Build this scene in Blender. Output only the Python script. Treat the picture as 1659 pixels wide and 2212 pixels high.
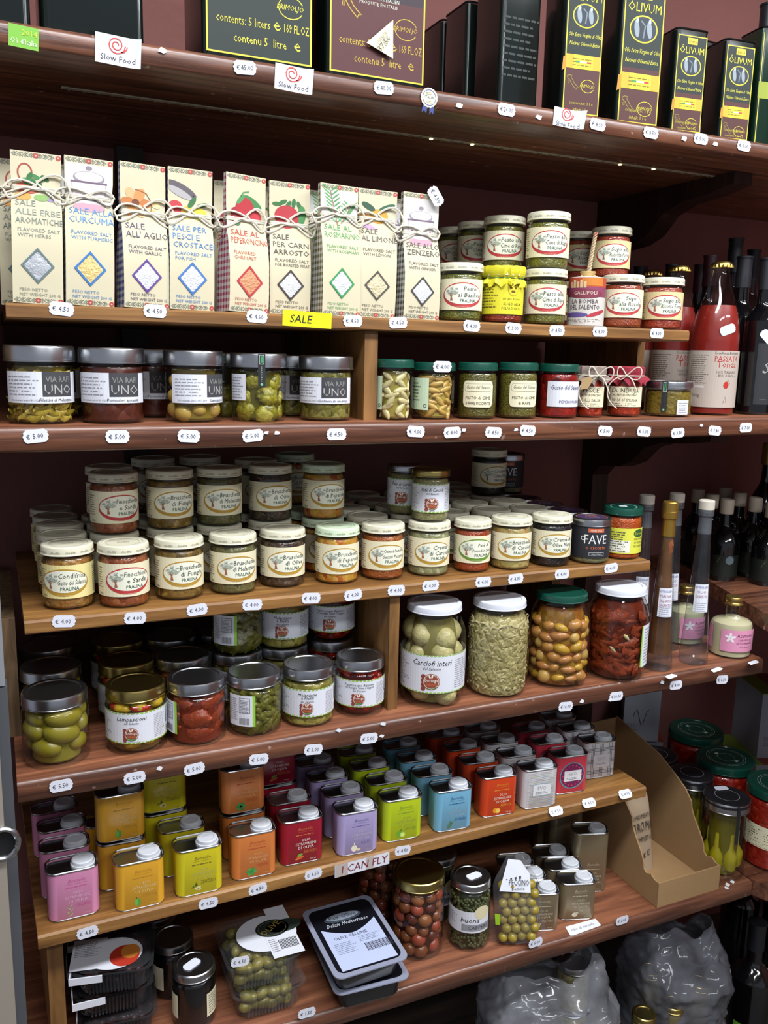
import bpy, bmesh, math, random
from mathutils import Vector, Matrix, noise
random.seed(11)
for o in list(bpy.data.objects): bpy.data.objects.remove(o)
SC = bpy.context.scene; COL = SC.collection
pi = math.pi

# ---------------------------------------------------------------- camera
FPX, CX, CY, CAMZ = 1870.0, 829.5, 1106.0, 1.55
YAW, PITCH, ROLL = 0.42491, 0.18077, 0.02237
_f = Vector((math.sin(YAW)*math.cos(PITCH), math.cos(YAW)*math.cos(PITCH), -math.sin(PITCH)))
_r0 = Vector((math.cos(YAW), -math.sin(YAW), 0)); _u0 = _r0.cross(_f)
_r = _r0*math.cos(ROLL)+_u0*math.sin(ROLL); _u = -_r0*math.sin(ROLL)+_u0*math.cos(ROLL)
cd = bpy.data.cameras.new('camera'); cam = bpy.data.objects.new('camera', cd); COL.objects.link(cam)
cam.matrix_world = Matrix(((_r.x, _u.x, -_f.x, 0), (_r.y, _u.y, -_f.y, 0), (_r.z, _u.z, -_f.z, CAMZ), (0, 0, 0, 1)))
cd.sensor_fit = 'VERTICAL'; cd.sensor_height = 36; cd.sensor_width = 27; cd.lens = 36*FPX/2212
cd.clip_start = .02
SC.camera = cam

# ---------------------------------------------------------------- light
SC.view_settings.view_transform = 'Standard'; SC.view_settings.look = 'None'
SC.view_settings.gamma = 1; SC.view_settings.use_curve_mapping = False
SC.view_settings.exposure = 0.38
wd = bpy.data.worlds.new('world'); SC.world = wd; wd.use_nodes = True
wd.node_tree.nodes['Background'].inputs[0].default_value = (.80, .86, 1, 1)
wd.node_tree.nodes['Background'].inputs[1].default_value = .30
def tube_lamp(x, y, z, lx, ly, p):
    l = bpy.data.lights.new('ceiling_tube', 'AREA'); l.shape = 'RECTANGLE'; l.size = lx; l.size_y = ly
    l.energy = p; l.color = (.93, .96, 1)
    o = bpy.data.objects.new('ceiling_tube', l); COL.objects.link(o); o.location = (x, y, z)
LAMPS = [(.25, .22, 2.78, 1.2, .30, 37), (1.75, .22, 2.78, 1.2, .30, 37), (.35, -1.2, 2.78, 1.2, .30, 20), (1.85, -1.2, 2.78, 1.2, .30, 20)]
for L in LAMPS: tube_lamp(*L)

# ---------------------------------------------------------------- photo pixel -> place
def ray(x, y): return _f+_r*((x-CX)/FPX)-_u*((y-CY)/FPX)
def pixY(x, y, Y):
    d = ray(x, y); d = d*(Y/d.y); return Vector((d.x, d.y, d.z+CAMZ))
def pixZ(x, y, z):
    d = ray(x, y); d = d*((z-CAMZ)/d.z); return Vector((d.x, d.y, z))
def depth(P): return (P-Vector((0, 0, CAMZ))).dot(_f)
def fitZ(xl, xr, yb, yt, z):
    """round thing on a visible surface: centre, radius, height"""
    xc = (xl+xr)/2; P = pixZ(xc, yb, z); h = pixY(xc, yt, P.y).z-z
    d = Vector((P.x, P.y, 0)).normalized(); r = 0
    for _ in range(3): r = (xr-xl)*depth(P+d*r)/(2*FPX)
    return P+d*r, r, h
def fitY(xl, xr, yt, z, Yf, yref=None):
    """round thing on a surface seen edge-on, front at depth Yf"""
    xc = (xl+xr)/2; yr = yref or yt+80; r = .03
    for _ in range(3):
        P = pixY(xc, yr, Yf+r); r = (xr-xl)*depth(P)/(2*FPX)
    h = pixY(xc, yt, Yf).z-z
    return Vector((P.x, Yf+r, z)), r, h

YF = 1.15; YB = 1.18; YW = 1.63
ZT, ZM, ZF, ZB = CAMZ+.3634, CAMZ-.0978, CAMZ-.5635, CAMZ-1.0477
ZS, ZP, ZN = CAMZ+.0513, CAMZ-.3545, CAMZ-.8125

# ---------------------------------------------------------------- materials
MT = {}
def hexc(h):
    h = h.lstrip('#'); c = [int(h[i:i+2], 16)/255 for i in (0, 2, 4)]
    return tuple((x/12.92 if x <= .04045 else ((x+.055)/1.055)**2.4) for x in c)+(1,)
def newmat(name):
    m = bpy.data.materials.new(name); m.use_nodes = True; nt = m.node_tree
    return m, nt, nt.nodes['Principled BSDF']
def N(nt, t, **k):
    n = nt.nodes.new(t)
    for a, b in k.items(): setattr(n, a, b)
    return n
def pbr(name, c, rough=.5, metal=0, var=.0, vs=40, bump=0, bs=300, coat=0, trans=0, emit=0, alpha=1, spec=.5):
    if name in MT: return MT[name]
    m, nt, b = newmat(name); c = hexc(c)
    b.inputs['Base Color'].default_value = c; b.inputs['Roughness'].default_value = rough; b.inputs['Metallic'].default_value = metal
    b.inputs['Coat Weight'].default_value = coat; b.inputs['Coat Roughness'].default_value = .1; b.inputs['Specular IOR Level'].default_value = spec
    if trans: b.inputs['Transmission Weight'].default_value = trans
    if emit: b.inputs['Emission Color'].default_value = c; b.inputs['Emission Strength'].default_value = emit
    tc = N(nt, 'ShaderNodeTexCoord')
    nz = N(nt, 'ShaderNodeTexNoise'); nz.inputs['Scale'].default_value = vs; nz.inputs['Detail'].default_value = 5
    nt.links.new(tc.outputs['Object'], nz.inputs['Vector'])
    v = max(var, .03)
    mx = N(nt, 'ShaderNodeMix', data_type='RGBA'); mx.inputs[6].default_value = tuple(x*(1-v) for x in c[:3])+(1,); mx.inputs[7].default_value = tuple(min(1, x*(1+v)) for x in c[:3])+(1,)
    nt.links.new(nz.outputs['Fac'], mx.inputs[0]); nt.links.new(mx.outputs[2], b.inputs['Base Color'])
    if bump:
        n2 = N(nt, 'ShaderNodeTexNoise'); n2.inputs['Scale'].default_value = bs; n2.inputs['Detail'].default_value = 4
        nt.links.new(tc.outputs['Object'], n2.inputs['Vector'])
        bp = N(nt, 'ShaderNodeBump'); bp.inputs['Strength'].default_value = bump; bp.inputs['Distance'].default_value = .004
        nt.links.new(n2.outputs['Fac'], bp.inputs['Height']); nt.links.new(bp.outputs['Normal'], b.inputs['Normal'])
    MT[name] = m; return m
def ramp(nt, cols, pos=None):
    r = N(nt, 'ShaderNodeValToRGB'); e = r.color_ramp.elements
    pos = pos or [i/(len(cols)-1) for i in range(len(cols))]
    while len(e) < len(cols): e.new(.5)
    for i, (p, c) in enumerate(zip(pos, cols)): e[i].position = p; e[i].color = hexc(c) if isinstance(c, str) else c
    return r
def wood(name, cols, along='x', rough=.45, fine=60, stretch=14, bump=.25, chips=None, coat=0):
    if name in MT: return MT[name]
    m, nt, b = newmat(name)
    tc = N(nt, 'ShaderNodeTexCoord'); mp = N(nt, 'ShaderNodeMapping')
    s = [fine, fine, fine]; s['xyz'.index(along)] = fine/stretch; mp.inputs['Scale'].default_value = s
    nt.links.new(tc.outputs['Object'], mp.inputs['Vector'])
    nz = N(nt, 'ShaderNodeTexNoise'); nz.inputs['Scale'].default_value = 1; nz.inputs['Detail'].default_value = 6; nz.inputs['Distortion'].default_value = .8
    nt.links.new(mp.outputs['Vector'], nz.inputs['Vector'])
    rp = ramp(nt, cols, [.3+.4*i/(len(cols)-1) for i in range(len(cols))]); nt.links.new(nz.outputs['Fac'], rp.inputs['Fac'])
    out = rp.outputs['Color']
    if chips:
        n3 = N(nt, 'ShaderNodeTexNoise'); n3.inputs['Scale'].default_value = 55; n3.inputs['Detail'].default_value = 3
        nt.links.new(tc.outputs['Object'], n3.inputs['Vector'])
        r3 = ramp(nt, ['#000000', '#000000', '#ffffff'], [0, .70, .74]); nt.links.new(n3.outputs['Fac'], r3.inputs['Fac'])
        mx = N(nt, 'ShaderNodeMix', data_type='RGBA'); nt.links.new(r3.outputs['Color'], mx.inputs[0]); nt.links.new(out, mx.inputs[6]); mx.inputs[7].default_value = hexc(chips)
        out = mx.outputs[2]
    nt.links.new(out, b.inputs['Base Color']); b.inputs['Roughness'].default_value = rough; b.inputs['Coat Weight'].default_value = coat; b.inputs['Coat Roughness'].default_value = .25
    bp = N(nt, 'ShaderNodeBump'); bp.inputs['Strength'].default_value = bump; bp.inputs['Distance'].default_value = .003
    nt.links.new(nz.outputs['Fac'], bp.inputs['Height']); nt.links.new(bp.outputs['Normal'], b.inputs['Normal'])
    MT[name] = m; return m
def chunk(name, cols, scale=110, rough=.3, bump=.5, rnd=1):
    """chopped food: cells of several colours"""
    if name in MT: return MT[name]
    m, nt, b = newmat(name)
    tc = N(nt, 'ShaderNodeTexCoord'); oi = N(nt, 'ShaderNodeObjectInfo')
    ad = N(nt, 'ShaderNodeVectorMath', operation='ADD'); nt.links.new(tc.outputs['Object'], ad.inputs[0]); nt.links.new(oi.outputs['Random'], ad.inputs[1])
    nd = N(nt, 'ShaderNodeTexNoise'); nd.inputs['Scale'].default_value = scale*.7; nt.links.new(ad.outputs[0], nd.inputs['Vector'])
    a2 = N(nt, 'ShaderNodeVectorMath', operation='MULTIPLY_ADD'); nt.links.new(nd.outputs['Color'], a2.inputs[0]); a2.inputs[1].default_value = (.012, .012, .012); nt.links.new(ad.outputs[0], a2.inputs[2])
    vo = N(nt, 'ShaderNodeTexVoronoi'); vo.inputs['Scale'].default_value = scale; nt.links.new(a2.outputs[0], vo.inputs['Vector'])
    sp = N(nt, 'ShaderNodeSeparateColor'); nt.links.new(vo.outputs['Color'], sp.inputs[0])
    rp = ramp(nt, cols); nt.links.new(sp.outputs[0], rp.inputs['Fac'])
    n2 = N(nt, 'ShaderNodeTexNoise'); n2.inputs['Scale'].default_value = scale*4; nt.links.new(ad.outputs[0], n2.inputs['Vector'])
    mx = N(nt, 'ShaderNodeMix', data_type='RGBA', blend_type='OVERLAY'); mx.inputs[0].default_value = .35
    nt.links.new(rp.outputs['Color'], mx.inputs[6]); nt.links.new(n2.outputs['Fac'], mx.inputs[7]); nt.links.new(mx.outputs[2], b.inputs['Base Color'])
    b.inputs['Roughness'].default_value = rough
    bp = N(nt, 'ShaderNodeBump'); bp.inputs['Strength'].default_value = bump; bp.inputs['Distance'].default_value = .003; bp.invert = True
    nt.links.new(vo.outputs['Distance'], bp.inputs['Height']); nt.links.new(bp.outputs['Normal'], b.inputs['Normal'])
    MT[name] = m; return m
def glass(name, tint='#ffffff', ior=1.45, rough=.02, haze=0, hc='#c8ccd4'):
    """thin clear wall: see-through, mirror-like at grazing angles, optional milky haze"""
    if name in MT: return MT[name]
    m, nt, b = newmat(name); nt.nodes.remove(b); out = nt.nodes['Material Output']
    tr = N(nt, 'ShaderNodeBsdfTransparent'); tr.inputs[0].default_value = hexc(tint)
    gl = N(nt, 'ShaderNodeBsdfGlossy'); gl.inputs['Roughness'].default_value = rough
    fr = N(nt, 'ShaderNodeFresnel'); ge = N(nt, 'ShaderNodeNewGeometry')   # same reflectance on both sides of the thin wall
    mi = N(nt, 'ShaderNodeMapRange'); mi.inputs[3].default_value = ior; mi.inputs[4].default_value = 1/ior
    nt.links.new(ge.outputs['Backfacing'], mi.inputs[0]); nt.links.new(mi.outputs[0], fr.inputs[0])
    base = tr.outputs[0]
    if haze:
        df = N(nt, 'ShaderNodeBsdfDiffuse'); df.inputs[0].default_value = hexc(hc)
        nz = N(nt, 'ShaderNodeTexNoise'); nz.inputs['Scale'].default_value = 14; nz.inputs['Detail'].default_value = 6
        tc = N(nt, 'ShaderNodeTexCoord'); nt.links.new(tc.outputs['Object'], nz.inputs['Vector'])
        mr = N(nt, 'ShaderNodeMapRange'); mr.inputs[1].default_value = .3; mr.inputs[2].default_value = .7; mr.inputs[3].default_value = haze*.4; mr.inputs[4].default_value = haze*1.5
        nt.links.new(nz.outputs['Fac'], mr.inputs[0])
        m0 = N(nt, 'ShaderNodeMixShader'); nt.links.new(mr.outputs[0], m0.inputs[0]); nt.links.new(base, m0.inputs[1]); nt.links.new(df.outputs[0], m0.inputs[2]); base = m0.outputs[0]
    mx = N(nt, 'ShaderNodeMixShader'); nt.links.new(fr.outputs[0], mx.inputs[0]); nt.links.new(base, mx.inputs[1]); nt.links.new(gl.outputs[0], mx.inputs[2])
    nt.links.new(mx.outputs[0], out.inputs['Surface'])
    MT[name] = m; return m
def gingham(name, c, f=110):
    if name in MT: return MT[name]
    m, nt, b = newmat(name); tc = N(nt, 'ShaderNodeTexCoord'); sx = N(nt, 'ShaderNodeSeparateXYZ'); nt.links.new(tc.outputs['Object'], sx.inputs[0])
    vs = []
    for ax in 'YZ':
        mu = N(nt, 'ShaderNodeMath', operation='MULTIPLY'); mu.inputs[1].default_value = f; nt.links.new(sx.outputs[ax], mu.inputs[0])
        fr = N(nt, 'ShaderNodeMath', operation='FRACT'); nt.links.new(mu.outputs[0], fr.inputs[0])
        gt = N(nt, 'ShaderNodeMath', operation='GREATER_THAN'); gt.inputs[1].default_value = .5; nt.links.new(fr.outputs[0], gt.inputs[0]); vs.append(gt)
    ad = N(nt, 'ShaderNodeMath', operation='ADD'); nt.links.new(vs[0].outputs[0], ad.inputs[0]); nt.links.new(vs[1].outputs[0], ad.inputs[1])
    hf = N(nt, 'ShaderNodeMath', operation='MULTIPLY'); hf.inputs[1].default_value = .5; nt.links.new(ad.outputs[0], hf.inputs[0])
    rp = ramp(nt, ['#d8d6cc', c]); nt.links.new(hf.outputs[0], rp.inputs['Fac']); nt.links.new(rp.outputs['Color'], b.inputs['Base Color']); b.inputs['Roughness'].default_value = .7
    MT[name] = m; return m
def ink(c): return pbr('ink_'+c.strip('#'), c, .6)

GLASS = glass('jar_glass', '#f6f8f7', 1.5)
STEEL = pbr('steel_lid', '#b4b6ba', .28, 1, .05, 60)
GOLD = pbr('gold_lid', '#b3a060', .28, 1, .05, 60)
DARKLID = pbr('dark_lid', '#26262a', .3, .3)
CREAM = pbr('cream_lid', '#dcd8bf', .35, 0, .03)
GREENLID = pbr('green_lid', '#0d4638', .3, 0, .05, coat=.3)
WHITELID = pbr('white_lid', '#d9dce6', .35)
PAPER = pbr('white_paper', '#d8dae2', .6)
CREAMP = pbr('cream_paper', '#e3dcbb', .6)
CAPW = pbr('white_cap_plastic', '#c9ccd2', .4)
TINM = pbr('tin_metal', '#a9abae', .25, 1, .08, 50)

# ---------------------------------------------------------------- mesh building
class MB:
    def __init__(s): s.v = []; s.f = []; s.mi = []; s.mats = []; s.cur = 0
    def mat(s, m):
        if m not in s.mats: s.mats.append(m)
        s.cur = s.mats.index(m); return s
    def add(s, vs, fs):
        b = len(s.v); s.v += [tuple(v) for v in vs]; s.f += [[b+i for i in f] for f in fs]; s.mi += [s.cur]*len(fs); return s
    def lathe(s, pr, seg=32, c=(0, 0, 0), wob=None):
        n = len(pr); vs = []
        for i in range(seg):
            a = 2*pi*i/seg
            for j, (r, z) in enumerate(pr):
                k = wob(a, z) if wob and r > 1e-4 else 0
                vs.append((c[0]+(r+k)*math.cos(a), c[1]+(r+k)*math.sin(a), c[2]+z))
        fs = []
        for i in range(seg):
            k = (i+1) % seg
            for j in range(n-1):
                if pr[j][0] < 1e-5 and pr[j+1][0] < 1e-5: continue
                if pr[j][0] < 1e-5: fs.append([i*n+j, k*n+j+1, i*n+j+1])
                elif pr[j+1][0] < 1e-5: fs.append([i*n+j, k*n+j, i*n+j+1])
                else: fs.append([i*n+j, k*n+j, k*n+j+1, i*n+j+1])
        return s.add(vs, fs)
    def box(s, x0, y0, z0, x1, y1, z1):
        return s.add([(x0, y0, z0), (x1, y0, z0), (x1, y1, z0), (x0, y1, z0), (x0, y0, z1), (x1, y0, z1), (x1, y1, z1), (x0, y1, z1)],
                     [[0, 3, 2, 1], [4, 5, 6, 7], [0, 1, 5, 4], [1, 2, 6, 5], [2, 3, 7, 6], [3, 0, 4, 7]])
    def prism(s, pts, axis, a, b):
        """extrude 2D polygon along an axis (x: pts=(y,z); z: pts=(x,y))"""
        n = len(pts)
        f3 = {'x': lambda p, t: (t, p[0], p[1]), 'y': lambda p, t: (p[0], t, p[1]), 'z': lambda p, t: (p[0], p[1], t)}[axis]
        vs = [f3(p, a) for p in pts]+[f3(p, b) for p in pts]
        return s.add(vs, [list(range(n))[::-1], list(range(n, 2*n))]+[[i, (i+1) % n, n+(i+1) % n, n+i] for i in range(n)])
    def loft(s, rings, cap0=True, cap1=True):
        n = len(rings[0]); vs = [p for r in rings for p in r]; fs = []
        for i in range(len(rings)-1):
            for j in range(n):
                k = (j+1) % n; fs.append([i*n+j, i*n+k, (i+1)*n+k, (i+1)*n+j])
        if cap0: fs.append(list(range(n))[::-1])
        if cap1: fs.append([len(vs)-n+j for j in range(n)])
        return s.add(vs, fs)
    def tube(s, path, r, seg=6, closed=False):
        P = [Vector(p) for p in path]; n = len(P); rings = []
        for i, p in enumerate(P):
            t = (P[(i+1) % n]-P[i-1]) if closed else (P[min(i+1, n-1)]-P[max(i-1, 0)])
            t = t.normalized() if t.length > 1e-9 else Vector((0, 0, 1))
            a = t.cross(Vector((.13, .2, 1))); a = a.normalized() if a.length > 1e-4 else Vector((1, 0, 0)); b = t.cross(a)
            rr = r(i/(n-1)) if callable(r) else r
            rings.append([p+(a*math.cos(2*pi*k/seg)+b*math.sin(2*pi*k/seg))*rr for k in range(seg)])
        if closed: rings.append(rings[0])
        return s.loft(rings, not closed, not closed)
    def ball(s, c, rx, ry, rz, seg=12, rows=8, jit=0, seed=0):
        rnd = random.Random(seed); pr = []
        vs = [(c[0], c[1], c[2]-rz)]
        for j in range(1, rows):
            t = pi*j/rows
            for i in range(seg):
                a = 2*pi*i/seg; k = 1+jit*(rnd.random()-.5)
                vs.append((c[0]+rx*k*math.sin(t)*math.cos(a), c[1]+ry*k*math.sin(t)*math.sin(a), c[2]-rz*k*math.cos(t)))
        vs.append((c[0], c[1], c[2]+rz)); fs = []
        for i in range(seg): fs.append([0, 1+(i+1) % seg, 1+i])
        for j in range(rows-2):
            for i in range(seg):
                k = (i+1) % seg; fs.append([1+j*seg+i, 1+j*seg+k, 1+(j+1)*seg+k, 1+(j+1)*seg+i])
        e = len(vs)-1
        for i in range(seg): fs.append([e, 1+(rows-2)*seg+i, 1+(rows-2)*seg+(i+1) % seg])
        return s.add(vs, fs)
    def mesh(s, name, sharp=.6):
        me = bpy.data.meshes.new(name); me.from_pydata(s.v, [], s.f)
        for m in s.mats: me.materials.append(m)
        me.polygons.foreach_set('material_index', s.mi)
        bm = bmesh.new(); bm.from_mesh(me); bmesh.ops.recalc_face_normals(bm, faces=bm.faces); bm.to_mesh(me); bm.free()
        if sharp:
            me.polygons.foreach_set('use_smooth', [True]*len(me.polygons)); me.set_sharp_from_angle(angle=sharp)
        me.update(); return me
def obj(name, me, parent=None):
    o = bpy.data.objects.new(name, me); COL.objects.link(o); o.parent = parent; return o
def tag(o, label=None, cat=None, group=None, kind=None):
    for k, v in (('label', label), ('category', cat), ('group', group), ('kind', kind)):
        if v: o[k] = v
    return o
def structure(name, mb, sharp=.6): return tag(obj(name, mb.mesh(name, sharp)), kind='structure')
# a kit is a list of parts: (name, mesh, subparts, transform, label)
def part(name, me, subs=(), tf=None, label=None):
    if isinstance(me, MB): me = me.mesh(name)
    return (name, me, list(subs), tf, label)
def settf(o, tf):
    if tf: o.location = tf[0]; o.rotation_euler = tf[1]; o.scale = tf[2]
def place(kit, name, label, cat, loc, rz=0, group=None, tilt=(0, 0)):
    e = bpy.data.objects.new(name, None); e.empty_display_size = .02; COL.objects.link(e)
    e.location = loc; e.rotation_euler = (tilt[0], tilt[1], rz); tag(e, label, cat, group)
    for (n, me, subs, tf, lb) in kit:
        p = obj(n, me, e); settf(p, tf)
        if lb: p['label'] = lb
        for sub in subs:
            q = obj(sub[0], sub[1], p)
            if len(sub) > 2: settf(q, sub[2])
    return e
def face_cam(loc, off=.12, k=1.0): return -math.atan2(loc[0], loc[1])*k+off

# ---------------------------------------------------------------- flat print wrapped on a surface
_TX = {}
def textmesh(s):
    if s in _TX: return _TX[s]
    c = bpy.data.curves.new('t', 'FONT'); c.body = s; c.resolution_u = 1; c.size = 1
    o = bpy.data.objects.new('t', c); COL.objects.link(o); bpy.context.view_layer.update()
    me = o.to_mesh(); vs = [(v.co.x, v.co.y) for v in me.vertices]; fs = [list(p.vertices) for p in me.polygons]
    o.to_mesh_clear(); bpy.data.objects.remove(o); bpy.data.curves.remove(c)
    _TX[s] = (vs, fs); return _TX[s]
class Art:
    def __init__(s): s.d = []
    def raw(s, m, l, vs, fs): s.d.append((ink(m) if isinstance(m, str) else m, l, vs, fs)); return s
    def rect(s, m, u0, v0, u1, v1, l=0, nu=None, nv=1):
        nu = nu or max(1, int(abs(u1-u0)/.005)); vs = [(u0+(u1-u0)*i/nu, v0+(v1-v0)*j/nv) for i in range(nu+1) for j in range(nv+1)]
        k = nv+1
        return s.raw(m, l, vs, [[i*k+j, (i+1)*k+j, (i+1)*k+j+1, i*k+j+1] for i in range(nu) for j in range(nv)])
    def ell(s, m, cu, cv, ru, rv, l=1, n=20, rot=0):
        vs = []; cr, sr = math.cos(rot), math.sin(rot)
        for i in range(n+1):
            t = -math.cos(pi*i/n); h = math.sqrt(max(0, 1-t*t))
            for q in (-h, h): a, b = ru*t, rv*q; vs.append((cu+a*cr-b*sr, cv+a*sr+b*cr))
        return s.raw(m, l, vs, [[2*i, 2*i+2, 2*i+3, 2*i+1] for i in range(n)])
    def ring(s, m, cu, cv, ru, rv, t, l=1, n=40, t2=None):
        vs = []
        for i in range(n):
            a = 2*pi*i/n; c, d = math.cos(a), math.sin(a); tt = t if d > 0 or not t2 else t+(t2-t)*(-d)
            vs += [(cu+ru*c, cv+rv*d), (cu+(ru-tt)*c, cv+(rv-tt)*d)]
        return s.raw(m, l, vs, [[2*i, 2*((i+1) % n), 2*((i+1) % n)+1, 2*i+1] for i in range(n)])
    def poly(s, m, pts, l=1): return s.raw(m, l, list(pts), [list(range(len(pts)))])
    def line(s, m, pts, w, l=2):
        vs = []
        for i, p in enumerate(pts):
            a = pts[max(i-1, 0)]; b = pts[min(i+1, len(pts)-1)]; dx, dy = b[0]-a[0], b[1]-a[1]; L = math.hypot(dx, dy) or 1
            vs += [(p[0]-dy/L*w/2, p[1]+dx/L*w/2), (p[0]+dy/L*w/2, p[1]-dx/L*w/2)]
        return s.raw(m, l, vs, [[2*i, 2*i+2, 2*i+3, 2*i+1] for i in range(len(pts)-1)])
    def text(s, m, t, u, v, h, l=2, align='c', maxw=None, slant=0, xs=1, rot=0):
        vs, fs = textmesh(t)
        if not vs: return s
        x0 = min(p[0] for p in vs); x1 = max(p[0] for p in vs); k = h/.72; w = (x1-x0)*k*xs
        kx = k*xs*(maxw/w if maxw and w > maxw else 1); w = (x1-x0)*kx
        off = {'c': -w/2, 'l': 0, 'r': -w}[align]; cr, sr = math.cos(rot), math.sin(rot); out = []
        for p in vs:
            a, b = (p[0]-x0)*kx+off+slant*p[1]*k, p[1]*k
            out.append((u+a*cr-b*sr, v+a*sr+b*cr))
        return s.raw(m, l, out, fs)
    def small(s, m, u0, u1, v0, v1, n, l=2, h=.4, seed=1):
        rnd = random.Random(seed); dv = (v1-v0)/n
        for i in range(n):
            u = u0; e = u1-(u1-u0)*rnd.random()*.25; y = v0+dv*i
            while u < e:
                w = min((u1-u0)*(.08+.16*rnd.random()), e-u)
                s.raw(m, l, [(u, y), (u+w, y), (u+w, y+dv*h), (u, y+dv*h)], [[0, 1, 2, 3]]); u += w+(u1-u0)*.035
        return s
    def mesh(s, name, fn, step=.0002):
        mb = MB()
        for m, l, vs, fs in s.d: mb.mat(m).add([fn(u, v, l*step) for u, v in vs], fs)
        me = bpy.data.meshes.new(name); me.from_pydata(mb.v, [], mb.f)
        for m in mb.mats: me.materials.append(m)
        me.polygons.foreach_set('material_index', mb.mi); me.update(); return me
def cyl(R, off=.0004): return lambda u, v, l: ((R+off+l)*math.sin(u/R), -(R+off+l)*math.cos(u/R), v)
def flat(y=0, off=.0003): return lambda u, v, l: (u, y-off-l, v)
def flatz(z=0): return lambda u, v, l: (u, v, z+.0003+l)
def label_part(base, art, fn, name='label', step=.0002):
    """paper label with its print as a sub-part"""
    return part(name, base.mesh(name, fn), [('print', art.mesh('print', fn, step))] if art and art.d else [])

# ---------------------------------------------------------------- the room
def uneven(bmats): pass
WALLM = pbr('red_plaster', '#80504a', .8, 0, .15, 6, .3, 60)
structure('wall_back', MB().mat(WALLM).box(-2.2, YW, 0, 3.4, YW+.1, 2.85))
structure('wall_right', MB().mat(WALLM).box(3.4, -3, 0, 3.5, YW+.1, 2.85))
structure('floor', MB().mat(pbr('floor_tile', '#57504a', .5, 0, .2, 8)).box(-2.2, -3, -.1, 3.4, YW, 0))
structure('ceiling', MB().mat(pbr('ceiling_white', '#c9c7c0', .8)).box(-2.2, -3, 2.85, 3.5, YW+.1, 2.95))
for (x, y, z, lx, ly, p) in LAMPS:
    k = [part('housing', MB().mat(pbr('lamp_housing', '#d8d8d6', .5)).box(-lx/2-.03, -ly/2-.02, .02, lx/2+.03, ly/2+.02, 2.85-z))]
    place(k, 'ceiling_lamp', 'white fluorescent tube lamp mounted on the shop ceiling', 'lamp', (x, y, z), 0, 'ceiling lamps')

BROWN = wood('brown_stained_board', ['#3f241a', '#603a29', '#80523a'], 'x', .38, 70, 16, .35, '#a08478', .25)
BTOP = wood('worn_board_top', ['#5c3524', '#7d4c34', '#996244'], 'x', .45, 60, 14, .2, None, .15)
PINE = wood('pine_board', ['#664420', '#835a2d', '#a0743e'], 'x', .5, 55, 12, .25)
PINEV = wood('pine_board_upright', ['#5f4020', '#7d582e', '#94693a'], 'z', .5, 55, 10, .25)
def board(name, x0, x1, yf, yb, z, t, m, label, cat, r=.006, rz=0, piv=None):
    pr = [(yb, z), (yb, z-t), (yf+r*.6, z-t), (yf, z-t+r*.6), (yf, z-r), (yf+r*.3, z-r*.3), (yf+r, z)]
    n = 24; vs = []
    mb = MB().mat(m); rings = []
    for i in range(n+1):
        x = x0+(x1-x0)*i/n; e = .0007*(1+math.sin(i*2.1))
        rings.append([(x, p[0]+(e if k in (2, 3, 4, 5, 6) else 0), p[1]) for k, p in enumerate(pr)])
    mb.loft(rings)
    k = len(pr); mb.mats.append(BTOP)
    for fi, f in enumerate(mb.f):
        if len(f) == 4 and {i % k for i in f} == {0, k-1}: mb.mi[fi] = 1
    o = obj(name, mb.mesh(name, .9)); tag(o, label, cat); return o
board('shelf_board', -.6, 2.3, YF, YW-.002, ZT, .027, BROWN, 'dark brown top shelf board carrying the big olive oil tins', 'shelf')
board('shelf_board', -.6, 2.3, YF, YW-.002, ZM, .032, BROWN, 'dark brown shelf board carrying silver-lidded jars and red sauce bottles', 'shelf')
xe5 = pixZ(1640, 1419, ZF).x; xeb = pixZ(1629, 1907, ZB).x
board('shelf_board', .002, xe5, YF, YW-.002, ZF, .031, BROWN, 'dark brown shelf board carrying the big one-litre preserve jars', 'shelf')
board('shelf_board', -.1, xeb, YF, YW-.002, ZB, .034, BROWN, 'dark brown shelf board carrying the cardboard tray and beige tins', 'shelf')
# benches of pine standing on the boards
def bench(z, zlow, x0, x1, legs, t, label, rz=0, dy=0):
    e = bpy.data.objects.new('pine_riser', None); COL.objects.link(e); e.location = (x0, YB+dy, zlow); e.rotation_euler = (0, 0, rz); tag(e, label, 'shelf riser')
    L = x1-x0; h = z-zlow; mb = MB().mat(PINE); rings = []
    for i in range(17):
        x = L*i/16; rings.append([(x, p[0], p[1]) for p in ((.43-dy, h), (.43-dy, h-t), (.002, h-t), (0, h-t+.002), (0, h-.003), (.003, h))])
    obj('top_board', mb.loft(rings).mesh('top_board', .6), e)
    for a, b, y0, y1 in legs: obj('leg', MB().mat(PINEV).box(a-x0, y0, 0, b-x0, y1, h-t-.0005).mesh('leg', 0), e)
    return e
bench(ZS, ZM, pixY(12, 660, YB).x, pixY(1489, 725, YB).x, [(pixY(787, 800, YB+.012).x, pixY(815, 800, YB+.012).x, .012, .42), (pixY(1376, 780, YB+.12).x, pixY(1391, 780, YB+.12).x, .12, .42)], .0185, 'pine riser holding the salt bags and pesto jars')
bench(ZP, ZF, pixY(53, 1355, YB).x, pixY(1405, 1220, YB).x, [(pixY(840, 1400, YB+.009).x, pixY(861, 1400, YB+.009).x, .009, .4), (1.03, 1.05, .25, .42)], .0185, 'pine riser holding rows of cream-lidded spread jars')
tx0 = pixY(82, 2035, YB).x; tx1 = pixY(1395, 1710, YB+.022).x
bench(ZN, ZB, tx0, tx1, [(tx0+.012, tx0+.034, .03, .42), (tx1-.045, tx1-.023, .27, .40)], .021, 'pine riser holding the small coloured oil tins', math.atan2(.022, tx1-tx0), -.001)
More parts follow.
